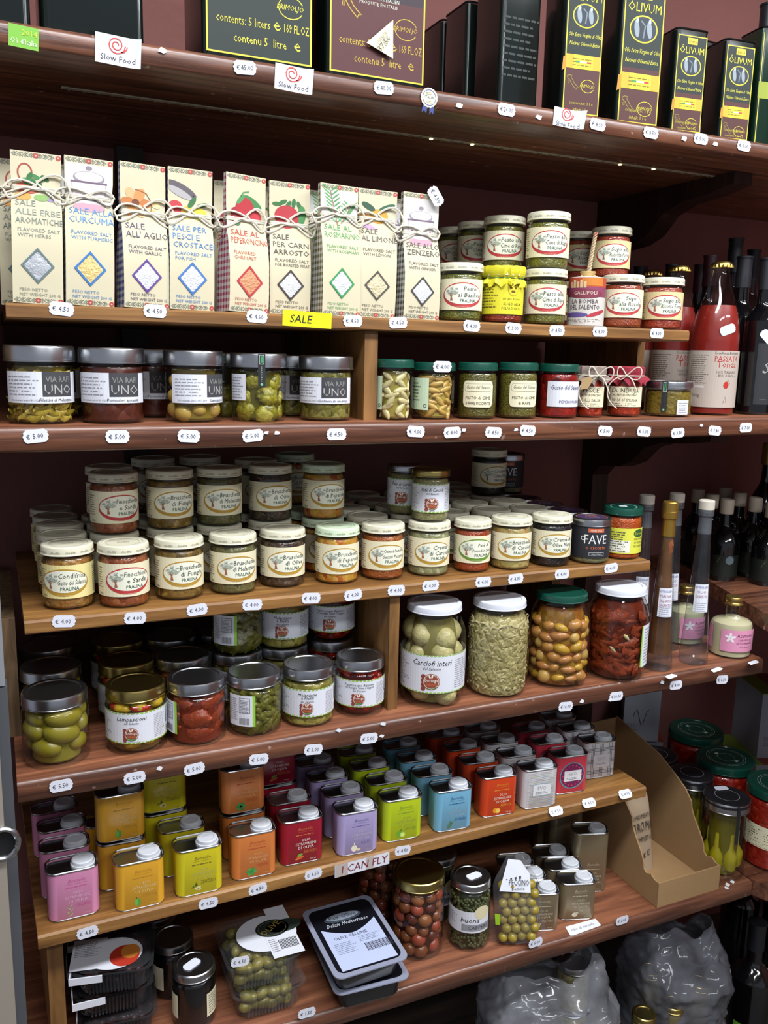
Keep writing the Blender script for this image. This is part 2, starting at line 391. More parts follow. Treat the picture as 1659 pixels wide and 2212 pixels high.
for nm, x0, x1, y0, z0, z1, lb in (('side_plank', -.04, .012, 1.30, ZF, ZP-.03, 'rough pine plank standing at the end of the spread jar riser'), ('side_plank', -.06, .004, 1.19, ZM, ZS+.10, 'rough grained plank standing at the end of the salt bag riser')):
    tag(obj(nm, MB().mat(wood('rough_pine', ['#4c3a28', '#6a5238', '#86694a'], 'z', .7, 90, 8, .5)).box(x0, y0, z0, x1, YW-.01, z1).mesh(nm, 0)), lb, 'plank')
# dark uprights and brackets that carry the boards
DKW = wood('dark_upright', ['#1a0f0c', '#2a1712', '#3a221a'], 'z', .5, 60, 12, .3)
for px, tp in ((300, 0), (1290, 1)):
    x = pixY(px, 1000, YW-.03).x
    for zt, zb in ((ZT-.0275, ZM), (ZM-.0325, ZF), (ZF-.0315, ZB)):
        if not tp and zt > ZT-.1: pass
        cor = [(YW-.001, zt), (1.24, zt), (1.24, zt-.02), (1.30, zt-.03), (1.37, zt-.035), (1.42, zt-.05), (1.46, zt-.085), (1.50, zt-.10), (1.56, zt-.105), (1.585, zt-.13), (1.585, zb+.0005), (YW-.001, zb+.0005)]
        if not tp: cor = [(YW-.001, zt), (1.60, zt), (1.60, zb+.0005), (YW-.001, zb+.0005)]
        tag(obj('shelf_bracket' if tp else 'wall_upright', MB().mat(DKW).prism(cor, 'x', x-.022, x+.022).mesh('bracket', .4)),
            ('dark curved wooden bracket under the %s shelf board' if tp else 'dark upright batten on the red wall below the %s shelf board') % ('top' if zt > CAMZ else 'second' if zt > CAMZ-.3 else 'third'), 'bracket' if tp else 'batten')
# ---------------------------------------------------------------- jars
def lidprofile(lr, H, lh): return [(0, H-.0012), (lr-.0085, H-.0012), (lr-.0075, H), (lr-.0022, H), (lr-.0006, H-.0012), (lr, H-.003), (lr, H-lh+.0022), (lr+.0006, H-lh+.0016), (lr+.0006, H-lh+.0004), (lr-.0006, H-lh), (lr-.004, H-lh)]
def glassprofile(R, H, nr, lh, sh=.010, heel=.006):
    zs = H-lh-.004-sh
    return [(0, .0015), (R-heel-.002, .0005), (R-heel, 0), (R-heel*.35, heel*.3), (R, heel), (R, zs)]+[(nr+(R-nr)*math.cos(pi/2*t/6), zs+sh*math.sin(pi/2*t/6)) for t in range(1, 7)]+[(nr, H-lh*.5)]
def jar_kit(R, H, lh, lidm, cont, base=None, art=None, lr=None, nr=None, fill=None, sh=.010, gl=GLASS, lidart=None, extra=(), wob=0, heel=.006, lab='label', core=.0016):
    lr = lr or R*.99; nr = nr or R*.9; top = H-lh-.002
    g = glassprofile(R, H, nr, lh, sh, heel)
    fill = fill or H-lh-.004
    cp = [(0, .003)]+[(max(r-core, .002), max(z, .003)) for r, z in g[2:] if z < fill]
    rl = cp[-1][0]
    for i in range(len(g)-1):
        if g[i][1] < fill <= g[i+1][1]:
            t = (fill-g[i][1])/(g[i+1][1]-g[i][1]); rl = g[i][0]+(g[i+1][0]-g[i][0])*t-core
    cp += [(rl, fill), (0, fill)]
    # refine straight wall so it can be uneven
    cp2 = []
    for a, b in zip(cp, cp[1:]):
        n = 10 if abs(b[1]-a[1]) > .02 else 1
        cp2 += [(a[0]+(b[0]-a[0])*i/n, a[1]+(b[1]-a[1])*i/n) for i in range(n)]
    cp2.append(cp[-1])
    sd = random.random()*50
    w = (lambda a, z: -wob*abs(noise.noise(Vector((math.cos(a)*3, math.sin(a)*3, z*90+sd))))) if wob else None
    k = [part('glass', MB().mat(gl).lathe(g, 36)),
         part('contents', MB().mat(cont).lathe(cp2, 36, wob=w))]
    lsub = []
    if lidart: lsub = [('print', lidart)]
    k.append(part('lid', MB().mat(lidm).lathe(lidprofile(lr, H, lh), 40), lsub))
    if base: k.append(label_part(base, art, cyl(R), lab))
    return k+list(extra)
def pieces(nm, mes, R, z0, z1, a, b, seed=0, dz=None, rad=None, flatten=1, tip=.5):
    """a layer of pieces lying against the jar wall: half length a, half thickness b"""
    rnd = random.Random(seed); out = []; z = z0+b; rr = (rad or R)-b*flatten-.0012; row = 0
    while z < z1-b*.5:
        n = max(3, int(2*pi*rr/(1.82*a))); o = rnd.random()*6
        for i in range(n):
            t = o+2*pi*i/n+(rnd.random()-.5)*.15; q = rr-rnd.random()*b*.25
            s = .80+.34*rnd.random(); me = mes if not isinstance(mes, list) else rnd.choice(mes)
            out.append(part(nm, me, tf=((q*math.cos(t), q*math.sin(t), z+(rnd.random()-.5)*b*.5), ((rnd.random()-.5)*.3, (rnd.random()-.5)*tip*2, t+pi/2+(rnd.random()-.5)*.3), (s, s*flatten, s))))
        z += (dz or 1.75*b); row += 1
    return out
def ballmesh(nm, m, rx, ry, rz, jit=0, seed=0, seg=12, rows=8): return MB().mat(m).ball((0, 0, 0), rx, ry, rz, seg, rows, jit, seed).mesh(nm, 1.2)

# tree-and-oval label used on the cream-lidded jars
RP, HP = .0342, .0885
def tree(A, u, v, k, seed=3):
    rnd = random.Random(seed)
    A.poly('#9a6040', [(u-.0015*k, v-.009*k), (u+.0025*k, v-.009*k), (u+.001*k, v-.003*k), (u+.004*k, v+.003*k), (u+.002*k, v+.003*k), (u, v-.0005*k), (u-.003*k, v+.003*k), (u-.0042*k, v+.002*k), (u-.0008*k, v-.003*k)], 4)
    for i in range(30):
        a = rnd.random()*6.28; q = rnd.random()**.6
        A.ell(rnd.choice(['#a5ae9e', '#b7bfb0', '#93a093', '#c4cbbf', '#9ba698']), u+.001*k+.0085*k*q*math.cos(a), v+.005*k+.0055*k*q*math.sin(a), .0024*k, .0007*k, 3+i % 3, 4, rnd.random()*1.2-.2)
def oval_label(l1, l2, ringc, R=RP, H=HP, cu=.003, bg=CREAMP, back=None, small=0):
    k = H/.0885; v0, v1 = .0175*k, .064*k; B = Art().rect(bg, -.055*k, v0, .048*k, v1); A = Art()
    cv = (v0+v1)/2-.001; ru, rv = .0330*k, .0190*k
    A.ell(ringc, cu, cv, ru, rv, 1, 24).ell('#e6e6d2', cu+.0003, cv+.0016*k, ru-.0019*k, rv-.0035*k, 2, 24)
    A.text('#efe6c8', 'conserve e lavorazioni artigianali', cu, cv-rv+.0008*k, .0011*k, 3, maxw=.02*k)
    tree(A, cu-.0185*k, cv+.001*k, k*1.05)
    ht = .0070*k if not small else .0054*k
    A.text('#3c4a44', l1, cu+.0108*k, cv+.0062*k, ht, 4, maxw=.036*k, slant=.12); A.text('#3c4a44', l2, cu+.0108*k, cv-.0030*k, ht, 4, maxw=.038*k, slant=.12)
    A.text('#0d4a3c', 'PRALINA', cu+.0075*k, cv-.0108*k, .0052*k, 4, maxw=.024*k)
    A.small('#77705c', -.050*k, -.036*k, v0+.012*k, v1-.004*k, 9, 1, .3, 4); A.text('#333326', '180g', -.040*k, v0+.002*k, .003*k, 1)
    if back: A.small('#6d6550', .034*k, .047*k, v0+.004*k, v1-.004*k, 13, 1, .4, 8)
    return B, A
_lidband = {}
def lidband(R, H, lh, top=True, c='#8a8672'):
    key = (round(R, 4), round(H, 4))
    if key in _lidband: return _lidband[key]
    A = Art(); n = 11; L = 2*pi*R
    for i in range(n): A.text(c, 'medita', L*i/n, H-lh*.68, .0034, 1, slant=.3, maxw=L/n*.86)
    mb1 = A.mesh('print', cyl(R, .0003)); B = Art()
    if top:
        B.ring('#b5b19a', 0, 0, R*.66, R*.66, .0006, 0); B.text('#5d5a4c', 'medita', 0, -.001, .0045, 1, slant=.35); B.line('#5d5a4c', [(-.008, -.004), (0, -.003), (.008, -.005)], .0005, 1)
    fn = flatz(H-.0012); vs0 = [tuple(v.co) for v in mb1.vertices]; fs = [list(p.vertices) for p in mb1.polygons]
    mb = MB().mat(ink(c)); mb.add(vs0, fs)
    for m, l, vs, f in B.d: mb.mat(m).add([fn(u, v, l*.0001) for u, v in vs], f)
    me = bpy.data.meshes.new('print'); me.from_pydata(mb.v, [], mb.f)
    for m in mb.mats: me.materials.append(m)
    me.polygons.foreach_set('material_index', mb.mi); me.update()
    _lidband[key] = me; return me
OCH, REDR, GRN = '#b08a30', '#b5383a', '#5f8a2a'
def spread(l1, l2, ringc, cols, lid=CREAM, R=RP, H=HP, scale=150, cu=.003, back=None, small=0, bg=CREAMP):
    B, A = oval_label(l1, l2, ringc, R, H, cu, bg, back, small)
    return jar_kit(R, H, .0128, lid, chunk('food_'+l1+l2, cols, scale), B, A, lr=R*1.02, nr=R*.9, lidart=lidband(R*1.02, H, .0128))
K = {}
K['condi'] = spread('Condifrisa', 'Gusto del Salento', OCH, ['#8a5a2a', '#a87438', '#6d5a28', '#b98a48'], cu=-.010, back=1, bg=pbr('yellow_cream_paper', '#e6d996', .6))
K['fino'] = spread('Finocchietto', 'e Sarde', REDR, ['#7d3a1e', '#9a5430', '#8a4424', '#b06a40'])
K['funghi'] = spread('Bruschetta', 'di Funghi', OCH, ['#5a4420', '#8f6d2e', '#6d5526', '#ab8a45'], scale=110)
K['melan'] = spread('Bruschetta', 'di Melanzane', OCH, ['#4a452a', '#6d673c', '#5a5530', '#7f7a50'])
K['olive'] = spread('Bruschetta', 'di Olive', OCH, ['#2e2018', '#4f3c2a', '#3d2a22', '#6d5a48'])
K['peper'] = spread('Bruschetta', 'di Peperoni', OCH, ['#a82c1a', '#c9962e', '#b5481f', '#d0a84a', '#c9882e'], lid=pbr('mint_lid', '#cfe0c0', .35), scale=90)
K['pomod'] = spread('Crema di Pomodori', 'Secchi Piccante', OCH, ['#8a421a', '#a85a24', '#9a4e1e', '#b06a30'], small=1, scale=260)
K['carci'] = spread('Crema', 'di Carciofi', OCH, ['#7f8058', '#9c9a70', '#8c8a60', '#b5b28c'], scale=140)
K['patep'] = spread('Patè di', 'Pomodori Secchi', GRN, ['#8f3212', '#a8441a', '#983a16', '#b55424'], scale=260, small=1, R=.0305, H=.0875)
K['bcarc'] = spread('Bruschetta', 'di Carciofi', OCH, ['#9a8a4c', '#b5a464', '#a87a40', '#c0b27c'], scale=110)
K['nere'] = spread('Crema di', 'Olive Nere', OCH, ['#120d0e', '#1d1618', '#171113'], scale=260)
K['pbas'] = spread('Pesto', 'al Basilico', REDR, ['#4a5018', '#6a6a24', '#585a1e', '#7d7a35'], scale=240)
K['prapa'] = spread('Pesto alle', 'Cime di Rapa', REDR, ['#55561e', '#75702c', '#646224', '#8a8240'], scale=220)
K['sruc'] = spread('Sugo', 'alla Rucola', REDR, ['#8a341a', '#a54a26', '#984020'], scale=300)
K['sric'] = spread('Sugo alla', 'Ricotta Forte', REDR, ['#8f2c18', '#a83c20', '#9a3420'], scale=300, bg=pbr('tan_cream_paper', '#dccb95', .6))
# dark label with orange and white lettering
B = Art().rect('#23252c', -.06, .012, .06, .068); A = Art()
A.rect('#c8603a', -.012, .0575, .016, .0645, 1).text('#e8d8c8', 'PRALINA', .002, .0593, .0036, 2, maxw=.02).text('#e4e4e2', 'FAVE', .002, .0375, .0165, 2, maxw=.040).ring('#e4e4e2', -.0205, .047, .004, .004, .0013, 2, 14)
A.text('#cf6a3c', 'e cicorie', .003, .0275, .0075, 2, maxw=.036).rect('#c8c8c4', -.009, .0165, .018, .0222, 1).rect('#23252c', -.0083, .0171, .0173, .0216, 2).text('#c8c8c4', 'VELLUTATA', .0045, .0178, .0026, 3)
LA = Art().ell('#3a2a4a', 0, 0, .029, .029, 0, 24).ring('#b0562e', 0, 0, .028, .028, .0014, 1).text('#c86a3c', 'FAVE', 0, .002, .007, 2).text('#c8c4d0', 'e cicorie', 0, -.007, .005, 2).text('#c8c4d0', 'pralina', 0, .012, .004, 2)
K['fave'] = jar_kit(.034, .080, .013, STEEL, chunk('food_fave', ['#6d6a48', '#8a8660', '#7d7a55'], 200), B, A, lr=.0355, nr=.0325, sh=.005, lidart=LA.mesh('print', flatz(.0790)))
# orange pepper paste, yellow label, green lid
B = Art().rect('#d8d84a', -.052, .012, .045, .058); A = Art()
A.rect('#e8e8d8', -.050, .014, .008, .036, 1).small('#5a5a3a', -.040, .004, .016, .054, 9, 2, .4, 3).ell('#2f5a2a', .026, .049, .0125, .0075, 1).text('#e0d84a', 'Eurosud', .026, .0465, .0045, 2, maxw=.02)
for i, t in enumerate(('PEPERONCINO', 'PUGLIESE', 'PICCANTE')): A.text('#4a5a1e', t, .026, .037-.0065*i, .0036, 2, maxw=.022)
K['pepp'] = jar_kit(.0345, .0935, .013, GREENLID, chunk('food_pepp', ['#a8420f', '#c0561a', '#b34c14'], 240), B, A, lr=.0345, nr=.031, lidart=Art().ring('#d8dcd8', 0, 0, .024, .024, .0008, 0).rect('#e0e2e8', -.008, -.004, .006, .005, 1).mesh('print', flatz(.0923)))
# small artichoke pate with white label
def emblem(A, u, v, r, l=2):
    for i in range(4): A.ell('#8a3a2c', u-r*.95, v+r*(.6-.5*i), r*.28, r*.28, l, 8)
    A.ell('#8f4636', u, v, r, r, l+1, 16).ring('#e4d8c8', u, v, r*.92, r*.92, r*.07, l+2, 24).text('#f0e6d8', 'Bottega', u, v-r*.02, r*.42, l+3, maxw=r*1.5).text('#d8783c', 'Salento', u, v-r*.5, r*.34, l+3, maxw=r*1.3)
    A.poly('#3f7a3a', [(u-r*.7, v-r*.68), (u+r*.7, v-r*.6), (u+r*.3, v-r*.9), (u-r*.3, v-r*.9)], l+3)
    A.ell('#f0e6d8', u-r*.2, v+r*.6, r*.1, r*.22, l+3, 6, .4).ell('#f0e6d8', u+r*.1, v+r*.65, r*.1, r*.22, l+3, 6, -.3)
def white_label(title, R, v0, v1, span, bot='in olio extra vergine d\'oliva', ts=1.0, cu=0, bord='#8fb83a'):
    w = R*span; B = Art().rect(PAPER, cu-w, v0, cu+w, v1); A = Art(); h = v1-v0; n = int(2*w/.006)
    for i in range(n):
        u = cu-w+2*w*i/n
        for vv in (v0, v1-.0018): A.poly(bord, [(u, vv), (u+.0042, vv), (u+.0052, vv+.0018), (u+.001, vv+.0018)], 1)
    m = len(title); y = v1-h*.12
    for t in title:
        y -= h*.135*ts; A.text('#22201e', t, cu, y, h*.135*ts, 2, slant=.2, maxw=R*1.2)
    A.text('#3a3836', 'del Salento', cu, y-h*.11, h*.075, 2, slant=.2)
    emblem(A, cu, v0+h*.31, h*.215)
    A.text('#3a3836', bot, cu, v0+h*.04, h*.035, 2, slant=.2, maxw=R*1.3)
    A.small('#9a9aa2', cu-w*.96, cu-R*.75, v0+h*.12, v1-h*.12, 14, 1, .4, 5); A.small('#9a9aa2', cu+R*.75, cu+w*.62, v0+h*.1, v1-h*.12, 14, 1, .4, 6)
    A.rect('#55555c', cu+w*.66, v0+h*.4, cu+w*.92, v1-h*.1, 1).rect(PAPER, cu+w*.675, v0+h*.42, cu+w*.905, v1-h*.12, 2)
    A.small('#8a8a92', cu+w*.68, cu+w*.9, v0+h*.44, v1-h*.14, 9, 3, .4, 7)
    for i in range(12): A.rect('#22222a', cu+w*(.68+.02*i), v0+h*.1, cu+w*(.688+.02*i), v0+h*.3, 2, 1)
    return B, A
B, A = white_label(['Patè di Carciofi'], .030, .016, .062, 1.9, 'dal 1970', 1.0, .004)
K['patec'] = jar_kit(.030, .084, .011, GOLD, chunk('food_patec', ['#7a744a', '#98905e', '#8a8252'], 260), B, A, lr=.031, nr=.027)
K['patec2'] = jar_kit(.030, .084, .011, STEEL, MT['food_patec'], B, A, lr=.031, nr=.027)

DESC = dict(condi='tan pepper relish and a yellow oval label', fino='rust-brown sardine spread and a red oval', funghi='chopped mushrooms and an ochre oval', melan='grey-green aubergine spread and an ochre oval', olive='dark brown olive spread and an ochre oval',
            peper='red and yellow peppers and a mint-tinted lid', pomod='orange-brown tomato cream and an ochre oval', carci='pale green artichoke cream and an ochre oval', patep='orange tomato paste and a green oval', bcarc='yellowish chopped artichoke and an ochre oval', nere='black olive cream and an ochre oval',
            fave='grey bean puree and a black label', pepp='orange chilli paste, yellow label and green lid', patec='beige artichoke pate and white label')
# columns on the pine riser: kit, left px, right px, base px, rows
cols = [('condi', 97, 203, 1320, 6), ('fino', 210, 328, 1316, 4), ('funghi', 333, 445, 1299, 5), ('melan', 448, 556, 1287, 4), ('olive', 559, 662, 1272, 4), ('peper', 678, 778, 1264, 4), ('pomod', 778, 875, 1255, 4),
        ('carci', 877, 972, 1247, 6), ('patep', 977, 1057, 1240, 6), ('bcarc', 1055, 1147, 1233, 6), ('nere', 1140, 1232, 1226, 6), ('fave', 1230, 1316, 1220, 6), ('pepp', 1292, 1388, 1210, 1)]
upper = {'fino': (2, 3), 'funghi': (2, 4), 'melan': (2, 4), 'olive': (2, 3), 'peper': (2, 4), 'nere': (4,), 'carci': ()}
ORD = ['front', 'second', 'third', 'fourth', 'fifth', 'sixth', 'seventh']
JS = {'fave': .080, 'patep': .0875}
for key, xl, xr, yb, rows in cols:
    P = pixZ((xl+xr)/2, yb, ZP); d = Vector((P.x, P.y, 0)).normalized(); c = P+d*RP
    for i in range(rows):
        rr = random.Random(hash(key) % 97+i)
        x = c.x+(.0015*math.sin(i*2.3+xl)); y = c.y+i*.0722
        if y > YW-.036: break
        rz = -math.atan2(x, y)*.8+.10+.12*math.sin(i*3.7+xl)*(i > 0)
        lb = 'front jar of %s on pine' % DESC[key] if i == 0 else 'jar of %s, %s in its line' % (DESC[key], ORD[i])
        place(K[key], 'preserve_jar', lb, 'jar', (x, y, ZP), rz, None if i == 0 else 'jars lined up behind the front %s jar' % key.replace('patep', 'tomato').replace('condi', 'relish'))
        if i+1 in upper.get(key, ()):
            h = JS.get(key, HP)
            place(K[key], 'preserve_jar', 'jar of %s stacked in %s row' % (DESC[key], {2: 'the second', 3: 'the third', 4: 'the fourth'}[i+1]), 'jar', (x+.001, y+.002, ZP+h+.0003), rz+.08)
        if key == 'carci' and i == 0:
            place(K['patec'], 'pate_jar', 'gold-lidded jar of beige artichoke pate stacked on the artichoke cream jar', 'jar', (x+.002, y+.003, ZP+HP+.0003), -.5)
        if key == 'carci' and i == 1:
            place(K['patec2'], 'pate_jar', 'silver-lidded jar of beige artichoke pate stacked one row back', 'jar', (x-.012, y-.002, ZP+HP+.0003), -.75)
        if key == 'fave' and i == 4:
            place(K['fave'], 'preserve_jar', 'black-labelled bean puree jar stacked on a lid at the back', 'jar', (x, y, ZP+.0803), -.6)

# ---------------------------------------------------------------- upper riser: jars
def midjar(key, xl, xr, z=ZS, Yf=1.192, yref=640, up=0, dx=0):
    P = pixY((xl+xr)/2, yref, Yf+RP); return Vector((P.x+dx, P.y, z+up))
c1 = midjar('pbas', 950, 1038); c3 = midjar('prapa', 1132, 1222); c5 = midjar('sruc', 1304, 1386); c6 = midjar('sric', 1386, 1478)
place(K['pbas'], 'preserve_jar', 'basil pesto jar with red oval beside the ginger salt bag', 'jar', c1, -.45)
place(K['prapa'], 'preserve_jar', 'green turnip-top pesto jar with red oval, bottom of its stack', 'jar', c3, -.55)
place(K['prapa'], 'preserve_jar', 'green turnip-top pesto jar with red oval, topmost of its stack', 'jar', c3+Vector((.003, .004, HP+.0003)), -.55)
place(K['sruc'], 'preserve_jar', 'red rocket sauce jar with red oval beside the clay candle-shaped pot', 'jar', c5, -.66)
place(K['sric'], 'preserve_jar', 'red ricotta sauce jar with tan label at the end of the riser', 'jar', c6, -.62)
for i, (k, px, lv, row) in enumerate((('prapa', 1088, 1, 1), ('prapa', 1030, 1, 2), ('prapa', 985, 1, 3), ('prapa', 1088, 0, 1), ('prapa', 1030, 0, 2), ('prapa', 985, 0, 3), ('sric', 1320, 1, 1), ('sric', 1322, 0, 1), ('sric', 1254, 1, 2), ('sric', 1254, 0, 2))):
    P = pixY(px, 530, c3.y+.078*row)
    place(K[k], 'preserve_jar', 'shaded red-oval jar of %s, %s of the %s pair back from the front' % ('green pesto' if k == 'prapa' else 'red sauce', 'upper' if lv else 'lower', ORD[row].replace('second', 'first').replace('third', 'second').replace('fourth', 'third')), 'jar', (P.x, P.y, ZS+lv*(HP+.0003)), -.55, 'shaded %s jars behind the front pesto row %d' % ('pesto' if k == 'prapa' else 'sauce', lv))
# jar in a yellow paper wrapper
Y1 = pbr('yellow_paper', '#d9d02a', .6, 0, .06, 80)
cy, r, h = fitY(1042, 1128, 566, ZS, 1.192, 640)
hw = .088
B = Art().rect(Y1, -.062, .014, .05, .068, nv=3); A = Art()
A.small('#6d6418', -.040, -.004, .024, .060, 8, 1, .35, 3).ell('#b89a28', .020, .054, .0095, .0125, 1, 16).ell('#d9d02a', .020, .054, .0085, .0112, 2, 16)
for i in range(7): A.ell('#6d4a10', .020+.004*math.cos(i), .054+.006*math.sin(i*2.1), .0022, .002, 3, 8)
A.text('#5a5018', 'del capo di Leuca', .018, .036, .0036, 1, slant=.2, maxw=.03).text('#3d3810', 'SUGO ALLA', .020, .0275, .0042, 1).text('#3d3810', 'POLPA DI RICCI', .018, .021, .0042, 1, maxw=.032).text('#5a5018', 'Peso netto gr 180', -.018, .024, .003, 1, maxw=.02)
cap = MB().mat(Y1); rings = []
for z, rr, wv in ((.058, .0375, .0040), (.064, .0360, .0030), (.0685, .0322, .0010), (.0705, .0318, .0008), (.074, .0345, .0016), (.084, .0362, .0012), (hw, .0352, .0004), (hw+.001, .02, .0003)):
    rings.append([((rr+wv*math.sin(i*.9*4)+wv*.7*math.sin(i*2.3))*math.cos(2*pi*i/48), (rr+wv*math.sin(i*.9*4)+wv*.7*math.sin(i*2.3))*math.sin(2*pi*i/48), z+wv*math.sin(i*1.7)) for i in range(48)])
cap.loft(rings, False, True)
k = jar_kit(.0335, .084, .011, CREAM, chunk('food_ricci', ['#7d2414', '#963420', '#8a2c1a'], 260), B, A)
k += [part('paper_cover', cap), part('string', MB().mat(pbr('green_string', '#2c5a2e', .8)).tube([(.0328*math.cos(2*pi*i/24), .0328*math.sin(2*pi*i/24), .0694) for i in range(24)], .0009, 6, True))]
place(k, 'paper_topped_jar', 'sauce jar wrapped in bright yellow paper tied with green string', 'jar', cy, -.62)
# clay pot shaped like a firecracker, rope fuse
cp, r, h = fitY(1227, 1307, 596, ZS, 1.192, 640); Rb = r*.97
POT = pbr('pot_paper', '#c9c4bc', .6); A = Art(); hb = h
A2 = Art().rect(POT, -Rb*2.6, .002, Rb*2.6, hb-.001, nv=2)
A.rect('#b5482c', -Rb*2.6, hb*.80, Rb*2.6, hb-.0012, 1).rect('#c87a2a', -Rb*.2, hb*.82, Rb*1.0, hb-.002, 2).rect('#8a3a5a', -Rb*2.6, hb*.60, Rb*2.6, hb*.80, 1, nv=2)
for i in range(5): A.poly('#d0b48a', [(-Rb*.9+i*.006, hb*.78), (-Rb*.9+i*.006+.0045, hb*.78), (-Rb*.9+i*.006+.0045, hb*(.90+.04*(i % 2))), (-Rb*.9+i*.006, hb*(.90+.04*(i % 2)))], 3)
A.ell('#7a3040', 0, hb*.66, Rb*1.0, hb*.09, 3).text('#e0c8c0', 'GALLIPOLI', 0, hb*.645, hb*.075, 4, maxw=Rb*1.6)
A.text('#3d2a36', 'LA BOMBA', 0, hb*.47, hb*.085, 3, maxw=Rb*1.6).text('#3d2a36', 'DEL SALENTO', 0, hb*.35, hb*.095, 3, maxw=Rb*1.7)
A.ell('#5a4a8a', -Rb*.5, hb*.24, Rb*.7, hb*.05, 2).ell('#a8323c', Rb*.7, hb*.27, Rb*.6, hb*.04, 2, rot=.3).small('#7a7470', -Rb*1.1, Rb*1.1, .006, hb*.17, 4, 2, .4, 2)
body = MB().mat(POT).lathe([(0, 0), (Rb*.97, 0), (Rb, .002), (Rb, hb-.003), (Rb*.96, hb), (Rb*.5, hb+.002), (0, hb+.002)], 36)
raff = MB().mat(pbr('raffia', '#c0a268', .8))
for i in range(5): raff.tube([((.009+.0008*i % 2)*math.cos(2*pi*j/16), .009*math.sin(2*pi*j/16), hb+.003+.0016*i) for j in range(16)], .0012, 6, True)
for i in range(4): raff.tube([(0, 0, hb+.004), (.012*math.cos(i*1.9), .012*math.sin(i*1.9), hb+.004), (.017*math.cos(i*1.9+.3), .017*math.sin(i*1.9+.3), hb+.001)], .001, 5)
top = pixY(1287, 502, cp.y); lean = top.x-cp.x; zt = top.z-ZS; lx, ly = lean*math.cos(.72), lean*math.sin(.72)
rope = MB().mat(pbr('rope', '#c0a888', .85))
for s in range(3): rope.tube([(lx*(t/40)**1.1+.0022*math.cos(t*.75+s*2.09), ly*(t/40)**1.1+.0022*math.sin(t*.75+s*2.09), hb+(zt-hb)*t/40) for t in range(41)], lambda q: .0022*(1-.35*q), 6)
tipm = MB().mat(pbr('red_tip', '#a03c34', .7)).tube([(lx*(t/10*.1+.9), ly*(t/10*.1+.9), hb+(zt-hb)*(.9+.1*t/10)) for t in range(11)], .0032, 8)
place([part('pot', body), label_part(A2, A, cyl(Rb)), part('raffia_knot', raff), part('fuse', rope, [('tip', tipm.mesh('tip'))])], 'firecracker_pot', 'painted paper pot shaped like a firecracker with a rope fuse', 'pot', cp, -.72)
